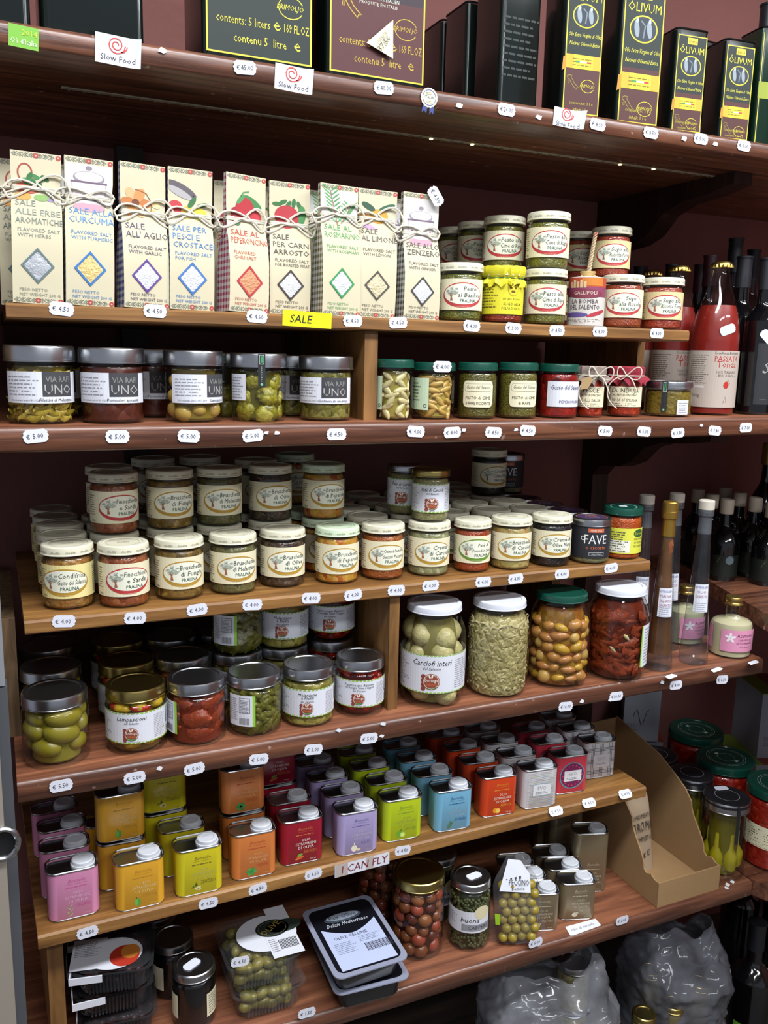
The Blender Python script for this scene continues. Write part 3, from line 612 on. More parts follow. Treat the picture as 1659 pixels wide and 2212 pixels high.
# ---------------------------------------------------------------- salt bags
BAGP = pbr('kraft_cream_paper', '#c9c0a2', .7, 0, .08, 25)
TWINE = pbr('twine', '#d5cfbd', .85, 0, .05, 300)
def pic(A, kind, w, v):
    """painted picture on the upper panel, v = base height"""
    if kind == 'herbs':
        A.ring('#a0402a', -w*.22, v+.030, .009, .014, .0018, 2, 24).ell('#b5583a', -w*.2, v+.008, .016, .008, 2)
        for i in range(9): A.ell('#2f6a34' if i % 2 else '#3f7f45', -.012+.0045*i % .024, v+.020+.006*math.sin(i*1.7), .006, .003, 3+i % 2, 8, i*1.1)
        A.ell('#c9903a', -.016, v-.004, .010, .006, 2).ell('#7aa050', .006, v-.004, .009, .005, 2).ell('#8a7aa0', .018, v-.006, .006, .003, 2)
    elif kind == 'pot':
        A.ell('#8f8690', 0, v+.033, .019, .009, 2).ell('#c9c4c8', 0, v+.0345, .017, .007, 3).ell('#8a7f88', 0, v+.046, .004, .003, 3, 10).rect('#6d5a6a', -.022, v+.026, .022, v+.0285, 4)
        A.rect('#a8a0a6', -.021, v+.005, .021, v+.027, 2).rect('#cfc8ca', -.020, v+.006, .020, v+.026, 3)
        for i in range(6): A.ring('#8a3a3a', -.017+.0068*i, v+.016+.003*(i % 2), .0032, .004, .0009, 4, 12)
        for i in range(5): A.ell('#7a4448', -.016+.008*i, v+.010, .003, .0012, 4, 6, .6)
        A.rect('#6d5a6a', -.021, v+.004, .021, v+.006, 4).ell('#b58a98', 0, v-.006, .020, .006, 2)
    elif kind == 'garlic':
        for i in range(6): A.ell(['#b5703a', '#c98a50', '#d8a878'][i % 3], -.010+.010*math.cos(i*1.05), v+.020+.012*math.sin(i*1.05), .010, .0065, 2+i % 2, 12, i*1.05)
        A.ell('#6d3a20', -.010, v+.020, .005, .005, 5).line('#7a4a2a', [(-.010, v+.038), (.004, v+.034), (.011, v+.022), (.010, v+.008)], .0009, 5)
        A.ell('#e0c890', .016, v+.020, .007, .0045, 4, 12, -.5).ell('#d8a868', .013, v+.008, .009, .0045, 4, 12, -.4)
    elif kind == 'fish':
        A.ell('#5a5258', -.012, v+.042, .022, .007, 2, 16, -.45).ell('#a8a4a4', -.014, v+.037, .018, .005, 3, 16, -.45).ell('#1d1a1c', .004, v+.034, .0012, .0012, 4, 8)
        A.ell('#b5323a', -.020, v+.016, .010, .010, 3).ell('#c9a83a', -.004, v+.011, .009, .0085, 4).ell('#d8cc3a', .013, v+.010, .010, .0085, 4)
        A.ell('#2f6a38', .002, v+.025, .009, .0035, 5, 10, 1.0).ell('#3a7a40', .016, v+.023, .008, .0028, 5, 10, .3)
    elif kind == 'chili':
        A.ell('#a8202a', -.002, v+.022, .014, .017, 3).ell('#b52c34', .010, v+.016, .015, .009, 3, 14, -.5).ell('#8f1a24', -.016, v+.012, .008, .012, 2)
        A.ell('#3a7a40', .010, v+.034, .015, .005, 2, 14, -.55).line('#4a8a4a', [(-.008, v+.040), (-.004, v+.046), (.004, v+.048)], .0018, 4).ell('#4a8a50', -.008, v+.036, .009, .003, 4, 8, .9).ell('#3a6a3a', -.014, v+.002, .005, .004, 4)
    elif kind == 'tomato':
        A.ell('#a82830', -.004, v+.018, .018, .017, 3)
        for i in range(10): A.ell('#d8a06a', .003+.006*math.cos(i*.63), v+.018+.009*math.sin(i*.63), .0022, .0012, 4, 6, i*.63)
        for i in range(5): A.ell('#2f6a34', -.018+.008*i, v+.036+.003*(i % 2), .007, .003, 2, 8, .5*i)
        A.ell('#3f7f45', .018, v+.022, .006, .014, 2)
    elif kind == 'rosemary':
        for (a, b, n) in (((-.014, v+.050), (-.004, v-.010), 9), ((.018, v+.026), (.002, v-.006), 7)):
            A.line('#8a4a38', [a, b], .0010, 4)
            for i in range(n):
                t = i/n; x, y = a[0]+(b[0]-a[0])*t, a[1]+(b[1]-a[1])*t
                A.ell('#5d9a58', x-.006, y+.004, .0075, .0013, 3, 6, -.7).ell('#4f8a4e', x+.006, y+.004, .0075, .0013, 3, 6, .8)
    elif kind == 'lemon':
        A.ell('#c9922e', .002, v+.014, .015, .013, 3).ell('#d8a84a', .004, v+.016, .009, .008, 4).ell('#2c4f3a', -.014, v+.030, .012, .005, 4, 12, -.6).ell('#2f5a40', .014, v+.031, .014, .0045, 4, 12, .5)
        A.ell('#b08ab5', -.014, v-.006, .011, .004, 3, 12, -.3).ell('#c98a4a', -.022, v+.010, .008, .008, 2)
BW, BH = .0585, .196
BZ = .143
def bag_y(z):
    """depth of the front face at height z"""
    z = z*.143/BZ if z < BZ else .143+(z-BZ)*.053/(.196-BZ)
    pts = ((0, .0215), (.03, .0225), (.075, .021), (.10, .017), (.125, .010), (.142, .0060), (.155, .0052), (.196, .0042))
    for (a, p), (b, q) in zip(pts, pts[1:]):
        if z <= b: t = (z-a)/(b-a); t = t*t*(3-2*t)*.5+t*.5; return p+(q-p)*t
    return pts[-1][1]
def bag_w(z): return 1-.06*math.exp(-((z-BZ)/.012)**2)
def band(A, v0, w, l=1):
    h = .0075; n = 9
    for i in range(n):
        u = -w+2*w*(i+.5)/n
        if i in (4, 8): A.ell('#b0473c', u, v0+h/2, h*.42, h*.42, l+1, 10).ell('#d8b0a0', u, v0+h/2, h*.14, h*.14, l+2, 6)
        else:
            s = 1 if i < 4 else -1
            A.line('#8a8d7c', [(u+s*h*.3, v0+.001), (u-s*h*.2, v0+h/2), (u+s*h*.3, v0+h-.001)], .0016, l)
            A.line('#6d7060', [(u+s*h*.65, v0+.001), (u+s*h*.15, v0+h/2), (u+s*h*.65, v0+h-.001)], .0010, l)
def salt_bag(lines, eng, tc, dc, salt, ging, pk, zbow=.143):
    global BZ
    BZ = zbow; w = BW/2; zs = [0, .01, .03, .05, .07, .085, .10, .112, .125, .134, .142, .150, .165, .18, BH]
    body = MB().mat(gingham('gingham'+ging, ging))
    for sx in (-1, 1): body.add([(sx*w*bag_w(z), s*bag_y(z), z) for z in zs for s in (-1, 1)], [[2*i, 2*i+1, 2*i+3, 2*i+2] for i in range(len(zs)-1)])
    body.mat(BAGP).add([(-w, -.0215, 0), (w, -.0215, 0), (w, .0215, 0), (-w, .0215, 0)], [[0, 1, 2, 3]])
    back = MB().mat(BAGP).add([(s*w*bag_w(z), bag_y(z), z) for z in zs for s in (-1, 1)], [[2*i, 2*i+1, 2*i+3, 2*i+2] for i in range(len(zs)-1)])
    fr = MB().mat(BAGP).add([(u*w*bag_w(z), -bag_y(z), z) for z in zs for u in (-1, -.5, 0, .5, 1)], [[5*i+j, 5*i+j+1, 5*i+j+6, 5*i+j+5] for i in range(len(zs)-1) for j in range(4)])
    A = Art(); pw = w*.93
    Q = Art(); v0 = BZ-.006; pic(Q, pk, BW, v0); sc = min(1, (BH-.0095-v0)/.050)
    Q.d = [(m, l, [(max(-w*.96, min(w*.96, u)), v0+(v-v0)*sc) for u, v in vs], fs) for m, l, vs, fs in Q.d]
    if pk in ('pot', 'rosemary'): Q.rect('#c9c6c2', -w*.97, BZ-.008, w*.97, BH-.0085, 1, 6, 8)
    b1, b2 = Art(), Art(); band(b1, BH-.008, w); band(b2, .0005, w)
    y = BZ-.022
    for t in lines: A.text(tc, t, -w*.84, y, .0088 if len(lines) < 3 else .0082, 4, 'l', maxw=BW*.93); y -= .0115
    y = min(y+.001, BZ-.049)
    for t in eng: A.text(tc, t, -w*.76, y, .0048, 4, 'l', maxw=BW*.85); y -= .0070
    A.text(tc, 'PESO NETTO', -w*.72, .0162, .0040, 4, 'l'); A.text(tc, 'NET WEIGHT 200 G', -w*.72, .0098, .0040, 4, 'l', maxw=BW*.8)
    fn = lambda u, v, l: (u*bag_w(v), -bag_y(max(0, min(BH, v)))-.0003-l, v)
    # diamond window with scalloped frame
    cv, a, b = (.049 if BZ > .14 else .0435), .0195, .0232; D = Art(); out = [(a, 0), (0, b), (-a, 0), (0, -b)]; inn = []
    for q in range(4):
        p0, p1 = out[q], out[(q+1) % 4]
        for i in range(8):
            t = i/8; x = p0[0]+(p1[0]-p0[0])*t; yy = p0[1]+(p1[1]-p0[1])*t; k = .80+.05*(i % 2); inn.append((x*k, yy*k, x, yy))
    n = len(inn); D.raw(dc, 3, [p for i in inn for p in ((i[2]*1.0, cv+i[3]), (i[0], cv+i[1]))], [[2*i, 2*((i+1) % n), 2*((i+1) % n)+1, 2*i+1] for i in range(n)])
    S = MB().mat(salt); g = 8; vs = []
    for i in range(g+1):
        for j in range(g+1):
            p, q = -1+2*i/g, -1+2*j/g; x, yy = (p+q)/2*a*.86, (q-p)/2*b*.86
            vs.append((x, -bag_y(cv+yy)-.0005-.0012*(1-abs(p))*(1-abs(q))-.0004*noise.noise(Vector((x*300, yy*300, len(tc)+a))), cv+yy))
    S.add(vs, [[i*(g+1)+j, (i+1)*(g+1)+j, (i+1)*(g+1)+j+1, i*(g+1)+j+1] for i in range(g) for j in range(g)])
    # twine bow
    T = MB().mat(TWINE); zb = BZ; yb = -bag_y(zb)-.0014; rnd = random.Random(len(lines[0])+len(eng[0]))
    for dz in (0, .0024): T.tube([(math.copysign(min(abs(math.cos(t))*1.3, 1), math.cos(t))*(w*.96), math.copysign(min(abs(math.sin(t))*1.3, 1), math.sin(t))*(bag_y(zb)+.001), zb+dz) for t in [2*pi*i/24 for i in range(24)]], .0016, 5, True)
    s1, s2 = 1.1+.5*rnd.random(), 1.0+.5*rnd.random()
    for sx, s, up in ((-1, s1, .010), (1, s2, .008+.008*rnd.random())):
        T.tube([(sx*s*.026*math.sin(t)*(1 if t < pi else .5)*(1.1 if t < pi/2 else 1), yb-.003*math.sin(t), zb+up*1.5*math.sin(2*t+.5)*.8+.004*math.sin(t)*(1 if sx > 0 else -.5)) for t in [pi*i/16 for i in range(17)]], .0016, 5)
        T.tube([(sx*.022*s2*t, yb-.002*math.sin(t*3), zb-.006*t*(1.2 if sx > 0 else .6)+.003*math.sin(t*4)) for t in [i/8*1.25 for i in range(9)]], .0016, 5)
    T.ball((0, yb, zb+.001), .0028, .0022, .0026, 8, 6)
    me = fr.mesh('front_panel', .5)
    return [part('side_gusset', body.mesh('side_gusset', .5)), part('back_panel', back.mesh('back_panel', .5)), part('front_panel', me, [('lettering', A.mesh('lettering', fn, .00008)), ('picture', Q.mesh('picture', fn, .00008)), ('border', b1.mesh('border', fn, .00008)), ('border', b2.mesh('border', fn, .00008))]),
            part('window', S.mesh('window', 1.2), [('window_frame', D.mesh('window_frame', fn))]), part('twine_bow', T.mesh('twine_bow', 1.2))]
SALTW = pbr('salt_white', '#d6d8dc', .3, 0, .06, 400, .6, 500)
SALTG = pbr('salt_film', '#a8abb0', .2, 0, .25, 120, .5, 200)
SALTY = pbr('salt_yellow', '#d8bb78', .3, 0, .1, 200, .6, 300)
SALTO = pbr('salt_orange', '#c98a62', .4, 0, .2, 300, .6, 300)
SALTL = pbr('salt_lemon', '#cdbf9a', .3, 0, .1, 200, .6, 300)
bags = [('herb', (28, 137), salt_bag(['SALE', 'ALLE ERBE', 'AROMATICHE'], ['FLAVORED SALT', 'WITH HERBS'], '#7a8278', '#5d7070', SALTG, '#6f7464', 'herbs', .148), 'grey diamond window and a basket of herbs', -.03),
        ('turmeric', (140, 247), salt_bag(['SALE ALLA', 'CURCUMA'], ['FLAVORED SALT', 'WITH TURMERIC'], '#4a7fb5', '#2f6fb0', SALTY, '#5f6470', 'pot'), 'blue diamond window and yellow salt', 0),
        ('garlic', (260, 366), salt_bag(['SALE', "ALL' AGLIO"], ['FLAVORED SALT', 'WITH GARLIC'], '#4a3f5a', '#5a3a86', SALTW, '#34348a', 'garlic', .129), 'purple diamond window and garlic picture', .09),
        ('fish', (366, 462), salt_bag(['SALE PER', 'PESCI E', 'CROSTACEI'], ['FLAVORED SALT', 'FOR FISH'], '#3f74b0', '#3a6cb0', SALTW, '#2c4a8f', 'fish', .131), 'blue diamond window and fish with lemons picture', .0),
        ('chilli', (486, 577), salt_bag(['SALE AL', 'PEPERONCINO'], ['FLAVORED', 'CHILI SALT'], '#b5483a', '#b02c34', SALTO, '#a8264a', 'chili', .131), 'red diamond window and red gingham side', .17),
        ('roast', (588, 668), salt_bag(['SALE', 'PER CARNI', 'ARROSTO'], ['FLAVORED SALT', 'FOR ROASTED MEAT'], '#4a443c', '#3a302c', SALTW, '#4a3444', 'tomato', .133), 'brown diamond window and tomato picture', -.08),
        ('rosemary', (694, 776), salt_bag(['SALE AL', 'ROSMARINO'], ['FLAVORED SALT', 'WITH ROSEMARY'], '#5a9a5a', '#2c8a4a', SALTW, '#6d6a3c', 'rosemary', .150), 'green diamond window and rosemary sprigs', .04),
        ('lemon', (778, 852), salt_bag(['SALE', 'AL LIMONE'], ['FLAVORED SALT', 'WITH LEMON'], '#5a544a', '#4a443c', SALTL, '#7a7460', 'lemon', .150), 'brown diamond window and yellow lemon picture', -.12),
        ('ginger', (876, 946), salt_bag(['SALE ALLO', 'ZENZERO'], ['FLAVORED SALT', 'WITH GINGER'], '#4a4640', '#3c3a38', SALTW, '#54544c', 'pot', .133), 'dark diamond window and a lidded pot picture', -.02)]
BAGX = {}
for i, (k, (xl, xr), kit, ds, off) in enumerate(bags):
    Yc = 1.2085+(.02 if k == 'roast' else .008 if k == 'lemon' else 0); P = pixY((xl+xr)/2, 620, Yc-.02); BAGX[k] = P.x
    a = 0
    place(kit, 'salt_bag', 'paper bag of %s salt with %s' % (k, ds), 'bag', (P.x, Yc, ZS), off, None, (-.02, .03+.008*math.sin(i*2))).scale = (1, 1, .935)
for k, dx in (('herb', -.030), ('turmeric', -.016), ('chilli', -.016), ('roast', -.012), ('rosemary', -.012), ('ginger', -.008), ('fish', -.006)):
    kit = [b[2] for b in bags if b[0] == k][0]; x = BAGX[k]+dx+.02
    place(kit, 'salt_bag', 'paper bag of %s salt in the row behind the front one' % k, 'bag', (x, 1.275+(.0 if k != 'roast' else .01), ZS), -.15, None, (.0, .02)).scale = (1, 1, .94)

# ---------------------------------------------------------------- silver-lidded jars on the second board
def uno(name, R, H, cont, cu=0, bot='Pomodori appassiti', extra=(), strip=False, core=.0016, wob=0, lab=True):
    k = H/.101; v0, v1 = .028*k, .068*k; B = A = None
    if lab:
        B = Art().rect(PAPER, cu-R*1.5, v0, cu+R*1.15, v1); A = Art(); a, b = cu-.008, cu+.033
        A.rect('#3c3c40', a, v0+.0085*k, b, v1, 1).text('#8a8a86', 'VIA RAFI', (a+b)/2, v1-.013*k, .0075*k, 2, maxw=.033).text('#a8a8a4', 'UNO', (a+b)/2, v0+.012*k, .0125*k, 2, maxw=.036)
        A.text('#1f1f22', bot, (a+b)/2-.002, v0+.0022*k, .0042*k, 2, maxw=.045, slant=.1).small('#8f9098', cu-R*1.35, a-.004, v0+.010*k, v1-.003, 6, 1, .35, 3).text('#55565c', 'Da consumare entro il 30.11.2019', cu-R*.72, v0+.0025*k, .0026*k, 1, maxw=R*1.0)
    ex = list(extra)
    if strip:
        fn = cyl(R+.0032); S = Art().rect('#1d2022', -.005, .052*k, .005, H-.001, 0, 2, 4); SP = Art().rect('#c8ccc8', -.0032, .085*k, .0032, H-.002, 1, 1).rect('#1d3a28', -.0026, .086*k, .0026, H-.003, 2, 1).rect('#2f9a5a', -.001, .087*k, .001, H-.004, 3, 1).ell('#7ab58a', 0, .056*k, .0018, .0018, 1, 10).small('#8a8d8a', -.0008, .0008, .060*k, .083*k, 9, 1, .6, 2)
        ex.append(part('seal_strip', S.mesh('seal_strip', fn), [('print', SP.mesh('print', fn))]))
    return jar_kit(R, H, .021*k, STEEL, cont, B, A, lr=R+.0022, nr=R*.97, sh=.006, extra=ex, core=core, wob=wob)
DKOIL = pbr('amber_oil', '#746624', .2, 0, .1, 60)
yel = pbr('yellow_strip_food', '#b39a38', .3, 0, .25, 60, .3, 200)
strip = MB().mat(yel); rings = []
for i in range(9):
    t = i/8; q = .0045*math.sin(pi*(.12+.76*t)); rings.append([((t-.5)*.026, .3*q*math.cos(a)+.003*math.sin(t*4), q*math.sin(a)+.002*math.sin(t*7)) for a in [2*pi*j/8 for j in range(8)]])
strip = strip.loft(rings).mesh('pickle_strip', 1)
onion = ballmesh('onion', pbr('onion_skin', '#b8984a', .25, 0, .25, 60), .0125, .0115, .011, .05, 3)
clove = MB().mat(pbr('garlic_clove', '#cfc08c', .25, 0, .1, 80))
rings = []
for i in range(9):
    t = i/8; q = .0058*math.sin(pi*(.05+.9*t))**.8*(1-.25*t); rings.append([((t-.5)*.021, q*.85*math.cos(a)+.002*math.sin(t*3), q*math.sin(a)) for a in [2*pi*j/9 for j in range(9)]])
clove = clove.loft(rings).mesh('garlic_clove', 1)
arti = ballmesh('artichoke_quarter', chunk('food_arti', ['#8a8420', '#a89a30', '#6d6818', '#b5a848'], 120), .0165, .009, .0135, .22, 5)
specs = [(17, 160, 746, 'aubergine strips', 'yellow aubergine strips', 'Filettini di Melanzane', .010, 'strip'), (175, 312, 751, 'dried tomatoes', 'dark red dried tomatoes', 'Pomodori appassiti', .004, None),
         (355, 482, 757, 'onions', 'golden wild onions', 'Lampascioni', .026, 'onion'), (498, 620, 763, 'artichokes', 'green artichoke pieces and a black seal strip', 'Carciofi', None, 'arti'), (645, 762, 769, 'green pesto', 'green turnip-top pesto', 'Condimento alle cime di rapa', .002, None)]
UN = []
for (xl, xr, yt, nm, ds, bot, cu, pc) in specs:
    c, r, h = fitY(xl, xr, yt, ZM, 1.166, 850); R = r-.0022; ex = []; core = .0016
    if pc: core = .0088
    if pc == 'strip': ex = pieces('pickle_strip', strip, R, .004, h-.026, .0125, .0045, 3, .0062, tip=.35); cont = DKOIL; core = .0085
    elif pc == 'onion': ex = pieces('onion', onion, R, .004, h-.026, .0125, .0110, 4, .019); cont = pbr('pale_oil', '#7d6a24', .2, 0, .1, 60)
    elif pc == 'arti': ex = pieces('artichoke_quarter', arti, R, .004, h-.026, .0165, .0105, 5, .020); cont = pbr('green_oil', '#5a5410', .2, 0, .1, 60)
    elif nm == 'dried tomatoes': cont = chunk('food_dried', ['#38120a', '#521f10', '#45180c', '#642c18'], 55, .35, .9)
    else: cont = chunk('food_greenpesto', ['#5a541c', '#827a34', '#6d662a', '#3f3c14', '#938a48'], 120)
    kit = uno(nm, R, h, cont, cu or 0, bot, ex, pc == 'arti', core, lab=cu is not None)
    if cu is None:
        B = Art().rect(PAPER, -.055, .030, -.022, .066); kit.append(label_part(B, Art().small('#8f9098', -.050, -.026, .033, .064, 8, 1, .35, 3), cyl(R)))
    UN.append((kit, c, r))
    place(kit, 'silver_lidded_jar', 'squat silver-lidded jar of %s' % ds, 'jar', c, face_cam(c, .0 if pc != 'arti' else .1))
for j, (i, px) in enumerate(((1, 332), (3, 480), (4, 628), (0, 110))):
    kit, c, r = UN[i]; Y = c.y+.096; P = pixY(px, 850, Y)
    place(kit, 'silver_lidded_jar', 'silver-lidded jar in shadow %s' % ('between dried tomatoes and wild onions', 'between wild onions and artichokes', 'between artichokes and green pesto', 'behind the aubergine strips')[j], 'jar', (P.x, Y, ZM), -.2, 'shadowed silver-lidded jars')
# green-lidded jars
def rounded_label(A, m, u0, v0, u1, v1, r, l):
    n = 10; pts = []
    top = lambda u: v1-(r-math.sqrt(max(0, r*r-(r-(u-u0))**2)) if u < u0+r else r-math.sqrt(max(0, r*r-(r-(u1-u))**2)) if u > u1-r else 0)
    us = [u0+(u1-u0)*i/24 for i in range(25)]; vs = []
    for u in us: t = top(u); vs += [(u, v0+(v1-t)), (u, t)]
    A.raw(m, l, vs, [[2*i, 2*i+2, 2*i+3, 2*i+1] for i in range(24)])
def gusto(R, H, cont, lines, hand=True, kind='round', cu=0.003, extra=(), core=.0016):
    B = Art(); A = Art(); v0, v1 = .018*H/.082, .056*H/.082
    if kind == 'round':
        rounded_label(B, CREAMP, cu-.025, v0, cu+.025, v1, .007, 0)
        rounded_label(A, '#55604f', cu-.022, v1-.0165, cu+.022, v1-.0045, .003, 1); rounded_label(A, CREAMP, cu-.0216, v1-.0161, cu+.0216, v1-.0049, .0027, 2)
        A.text('#3a4438', 'Gusto del Salento', cu, v1-.0125, .0054, 3, maxw=.038, slant=.15)
        for i, t in enumerate(lines): A.text('#2f342c', t, cu, v0+.0125-.0085*i, .0046, 2, maxw=.040)
    elif kind == 'white':
        B.rect(PAPER, cu-.030, v0, cu+.034, v1); A.text('#3a3a5a', 'Gusto del Salento', cu+.004, v1-.013, .0075, 2, maxw=.056, slant=.15); A.line('#8a8ab0', [(cu-.026, v1-.018), (cu+.03, v1-.018)], .0004, 1); A.text('#4a4a70', lines[0], cu+.012, v0+.006, .0046, 2)
    else:
        B.rect(pbr('mint_paper', '#c2d6b8', .6), cu-.045, v0-.004, cu-.004, v1+.004); A.small('#5f6f5a', cu-.040, cu-.018, v0+.010, v1, 6, 1, .35, 3).ring('#2c4a34', cu-.0095, v0+.0025, .0028, .0028, .0009, 1, 14)
    return jar_kit(R, H, .0125, GREENLID, cont, B, A, lr=R*1.0, nr=R*.9, extra=extra, core=core)
GOIL = pbr('garlic_oil', '#a08f40', .2, 0, .1, 60)
gsp = [(812, 893, 776, 'pale garlic cloves beside the pine divider', 'mint', 'clove', 0), (893, 982, 783, 'golden garlic cloves under a price tag', 'mint', 'clove2', 1), (988, 1073, 783, 'dark turnip-top pesto', 'round', None, 2), (1076, 1160, 783, 'light turnip-top pesto', 'round', None, 3), (1163, 1248, 786, 'red chilli', 'white', None, 4)]
clove2 = clove.copy(); clove2.materials.clear(); clove2.materials.append(pbr('garlic_clove_gold', '#c09a4e', .25, 0, .25, 80))
for (xl, xr, yt, ds, kd, pc, i) in gsp:
    c, r, h = fitY(xl, xr, yt, ZM, 1.168, 850)
    if pc: ex = pieces('garlic_clove', clove if pc == 'clove' else clove2, r, .004, h-.016, .0105, .0062, 7+i, .0088, tip=.9); kit = gusto(r, h, GOIL, [], kind='mint', cu=-.004 if i else -.016, extra=ex, core=.0088)
    else:
        cont = [None, None, chunk('food_g2', ['#4a4416', '#635c22', '#565018'], 240), chunk('food_g3', ['#565018', '#70682a', '#625a20'], 240), chunk('food_g4', ['#7a0f0c', '#981a14', '#5a0a08', '#a82c1c'], 90)][i]
        kit = gusto(r, h, cont, [['PESTO di CIME', 'di RAPE PICCANTE'], ['PESTO di CIME', 'di RAPE'], ['PEPERONCINO']][i-2], kind=kd, cu=.002 if i == 2 else .012)
    place(kit, 'green_lidded_jar', 'green-lidded jar of %s' % ds, 'jar', c, face_cam(c, .0))
    if i == 1: GJ = (c, r, h)
# two small jars with cloth tops and string bows
for (xl, xr, yt, cl, ds, title, sub, dx) in ((1246, 1306, 792, ('#8a7a70', '#5a4450'), 'patchwork cloth top and a kraft gift tag', 'PESCE', 'CHILLI SALSA', 1), (1312, 1388, 793, ('#8f1d30', '#a83a44'), 'dark red cloth top and a big bow', "LA 'NDUJA", 'NDUJA OF SPILINGA', 0)):
    c, r, h = fitY(xl, xr, yt, ZM, 1.176, 850); R = r*.93
    B = Art().rect(CREAMP, -R*1.7, .018, R*1.3, .052); A = Art().text('#2a2420', title, .0, .042, .0075, 1, maxw=R*1.7).text('#3a322c', 'AL PEPERONCINO', 0, .036, .0038, 1, maxw=R*1.6).text('#3a322c', sub, 0, .027, .0048, 1, maxw=R*1.6).small('#7a7060', -R*.9, R*.9, .0195, .0255, 2, 1, .5, 3)
    k = jar_kit(R, h-.001, .012, GOLD, chunk('food_chilli_salsa', ['#7d1a08', '#a02c10', '#8f2410', '#b5401c'], 140), B, A)
    cm = pbr('cloth'+cl[0], cl[0], .8, 0, .4, 90); rings = []
    for z, q, wv in ((h-.026, r*1.12, .004), (h-.018, r*1.03, .002), (h-.0145, r*.97, .0005), (h-.008, r*1.0, .0008), (h-.001, r*.99, .0006), (h+.0008, r*.92, .0002), (h+.001, r*.3, 0)):
        rings.append([((q+wv*math.sin(i*1.3)+wv*math.sin(i*.52*4))*math.cos(2*pi*i/40), (q+wv*math.sin(i*1.3)+wv*math.sin(i*.52*4))*math.sin(2*pi*i/40), z+wv*1.4*math.sin(i*1.57)) for i in range(40)])
    T = MB().mat(TWINE).tube([(r*.995*math.cos(2*pi*i/28), r*.995*math.sin(2*pi*i/28), h-.0145) for i in range(28)], .0011, 6, True)
    y0 = -r*1.04
    for sx, s in ((-1, .7), (1, 1.1)): T.tube([(.010*dx+sx*s*.022*math.sin(t), y0-.004*math.sin(t), h-.0145+.013*math.sin(2*t)*.8+.006*math.sin(t)) for t in [pi*i/14 for i in range(15)]], .0010, 6)
    T.tube([(.010*dx-.03*math.sin(t*1.6), y0-.004, h-.0145-.030*(1-math.cos(t*1.5))) for t in [i/14*1.7 for i in range(15)]], .0010, 6); T.tube([(.010*dx+.016*t, y0-.003, h-.0145-.02*t*t) for t in [i/8*1.2 for i in range(9)]], .0010, 6)
    k += [part('cloth_top', MB().mat(cm).loft(rings, False, True)), part('string_bow', T)]
    if dx: k.append(part('gift_tag', MB().mat(pbr('kraft_tag', '#b09468', .8)).prism([(-.016, h-.020), (-.004, h-.016), (.002, h-.022), (-.006, h-.036), (-.018, h-.038)], 'y', y0-.0055, y0-.005)))
    place(k, 'cloth_topped_jar', 'small jar of red salsa with %s' % ds, 'jar', c, face_cam(c, .02))
c, r, h = fitY(1392, 1495, 824, ZM, 1.166, 860); R = r-.0022
kit = uno('small', R, h, chunk('food_gold', ['#6d5a1c', '#85702a', '#786424'], 160), lab=False, strip=False)
fn = cyl(R+.0032); S = Art().rect('#1d2022', -.005, .010, .005, h-.001, 0, 2, 4); SP = Art().rect('#c8ccc8', -.0032, h-.018, .0032, h-.002, 1, 1).rect('#1d3a28', -.0026, h-.017, .0026, h-.003, 2, 1).rect('#2f9a5a', -.001, h-.016, .001, h-.004, 3, 1).ell('#7ab58a', 0, .013, .0018, .0018, 1, 10)
kit.append(part('seal_strip', S.mesh('seal_strip', fn), [('print', SP.mesh('print', fn))])); B = Art().rect(PAPER, .022, .005, .046, .030); kit.append(label_part(B, Art().small('#8f9098', .025, .043, .008, .028, 5, 1, .35, 3), cyl(R)))
place(kit, 'silver_lidded_jar', 'low silver-lidded jar of amber spread beside the red sauce bottles', 'jar', c, face_cam(c, -.15))

# ---------------------------------------------------------------- sauce bottles and wine bottles
SAUCE = pbr('tomato_sauce', '#8a2018', .35, 0, .12, 60)
def bottle(prof, gl, liquid=None, fill=.0, cap=None, base=None, art=None, R=.03, name_cap='cap', seg=32, extra=()):
    k = [part('glass', MB().mat(gl).lathe(prof, seg))]
    if liquid:
        lp = [(0, .004)]+[(max(.001, r-.0022), max(.004, z)) for r, z in prof if z < fill]
        for a, b in zip(prof, prof[1:]):
            if a[1] < fill <= b[1]: t = (fill-a[1])/(b[1]-a[1]); lp.append((a[0]+(b[0]-a[0])*t-.0022, fill))
        lp.append((0, fill)); k.append(part('liquid', MB().mat(liquid).lathe(lp, seg)))
    if cap: k.append(part(name_cap, cap))
    if base: k.append(label_part(base, art, cyl(R)))
    return k+list(extra)
def smoothprof(pts, n=5):
    out = [pts[0]]
    for i in range(len(pts)-1):
        p0, p1, p2, p3 = pts[max(i-1, 0)], pts[i], pts[i+1], pts[min(i+2, len(pts)-1)]
        for j in range(1, n+1):
            t = j/n; q = []
            for d in (0, 1): q.append(.5*((2*p1[d])+(-p0[d]+p2[d])*t+(2*p0[d]-5*p1[d]+4*p2[d]-p3[d])*t*t+(-p0[d]+3*p1[d]-3*p2[d]+p3[d])*t**3))
            out.append((max(q[0], 0), q[1]))
    return out
cpa, rp, hp_ = fitY(1489, 1590, 557, ZM, 1.190, 800)
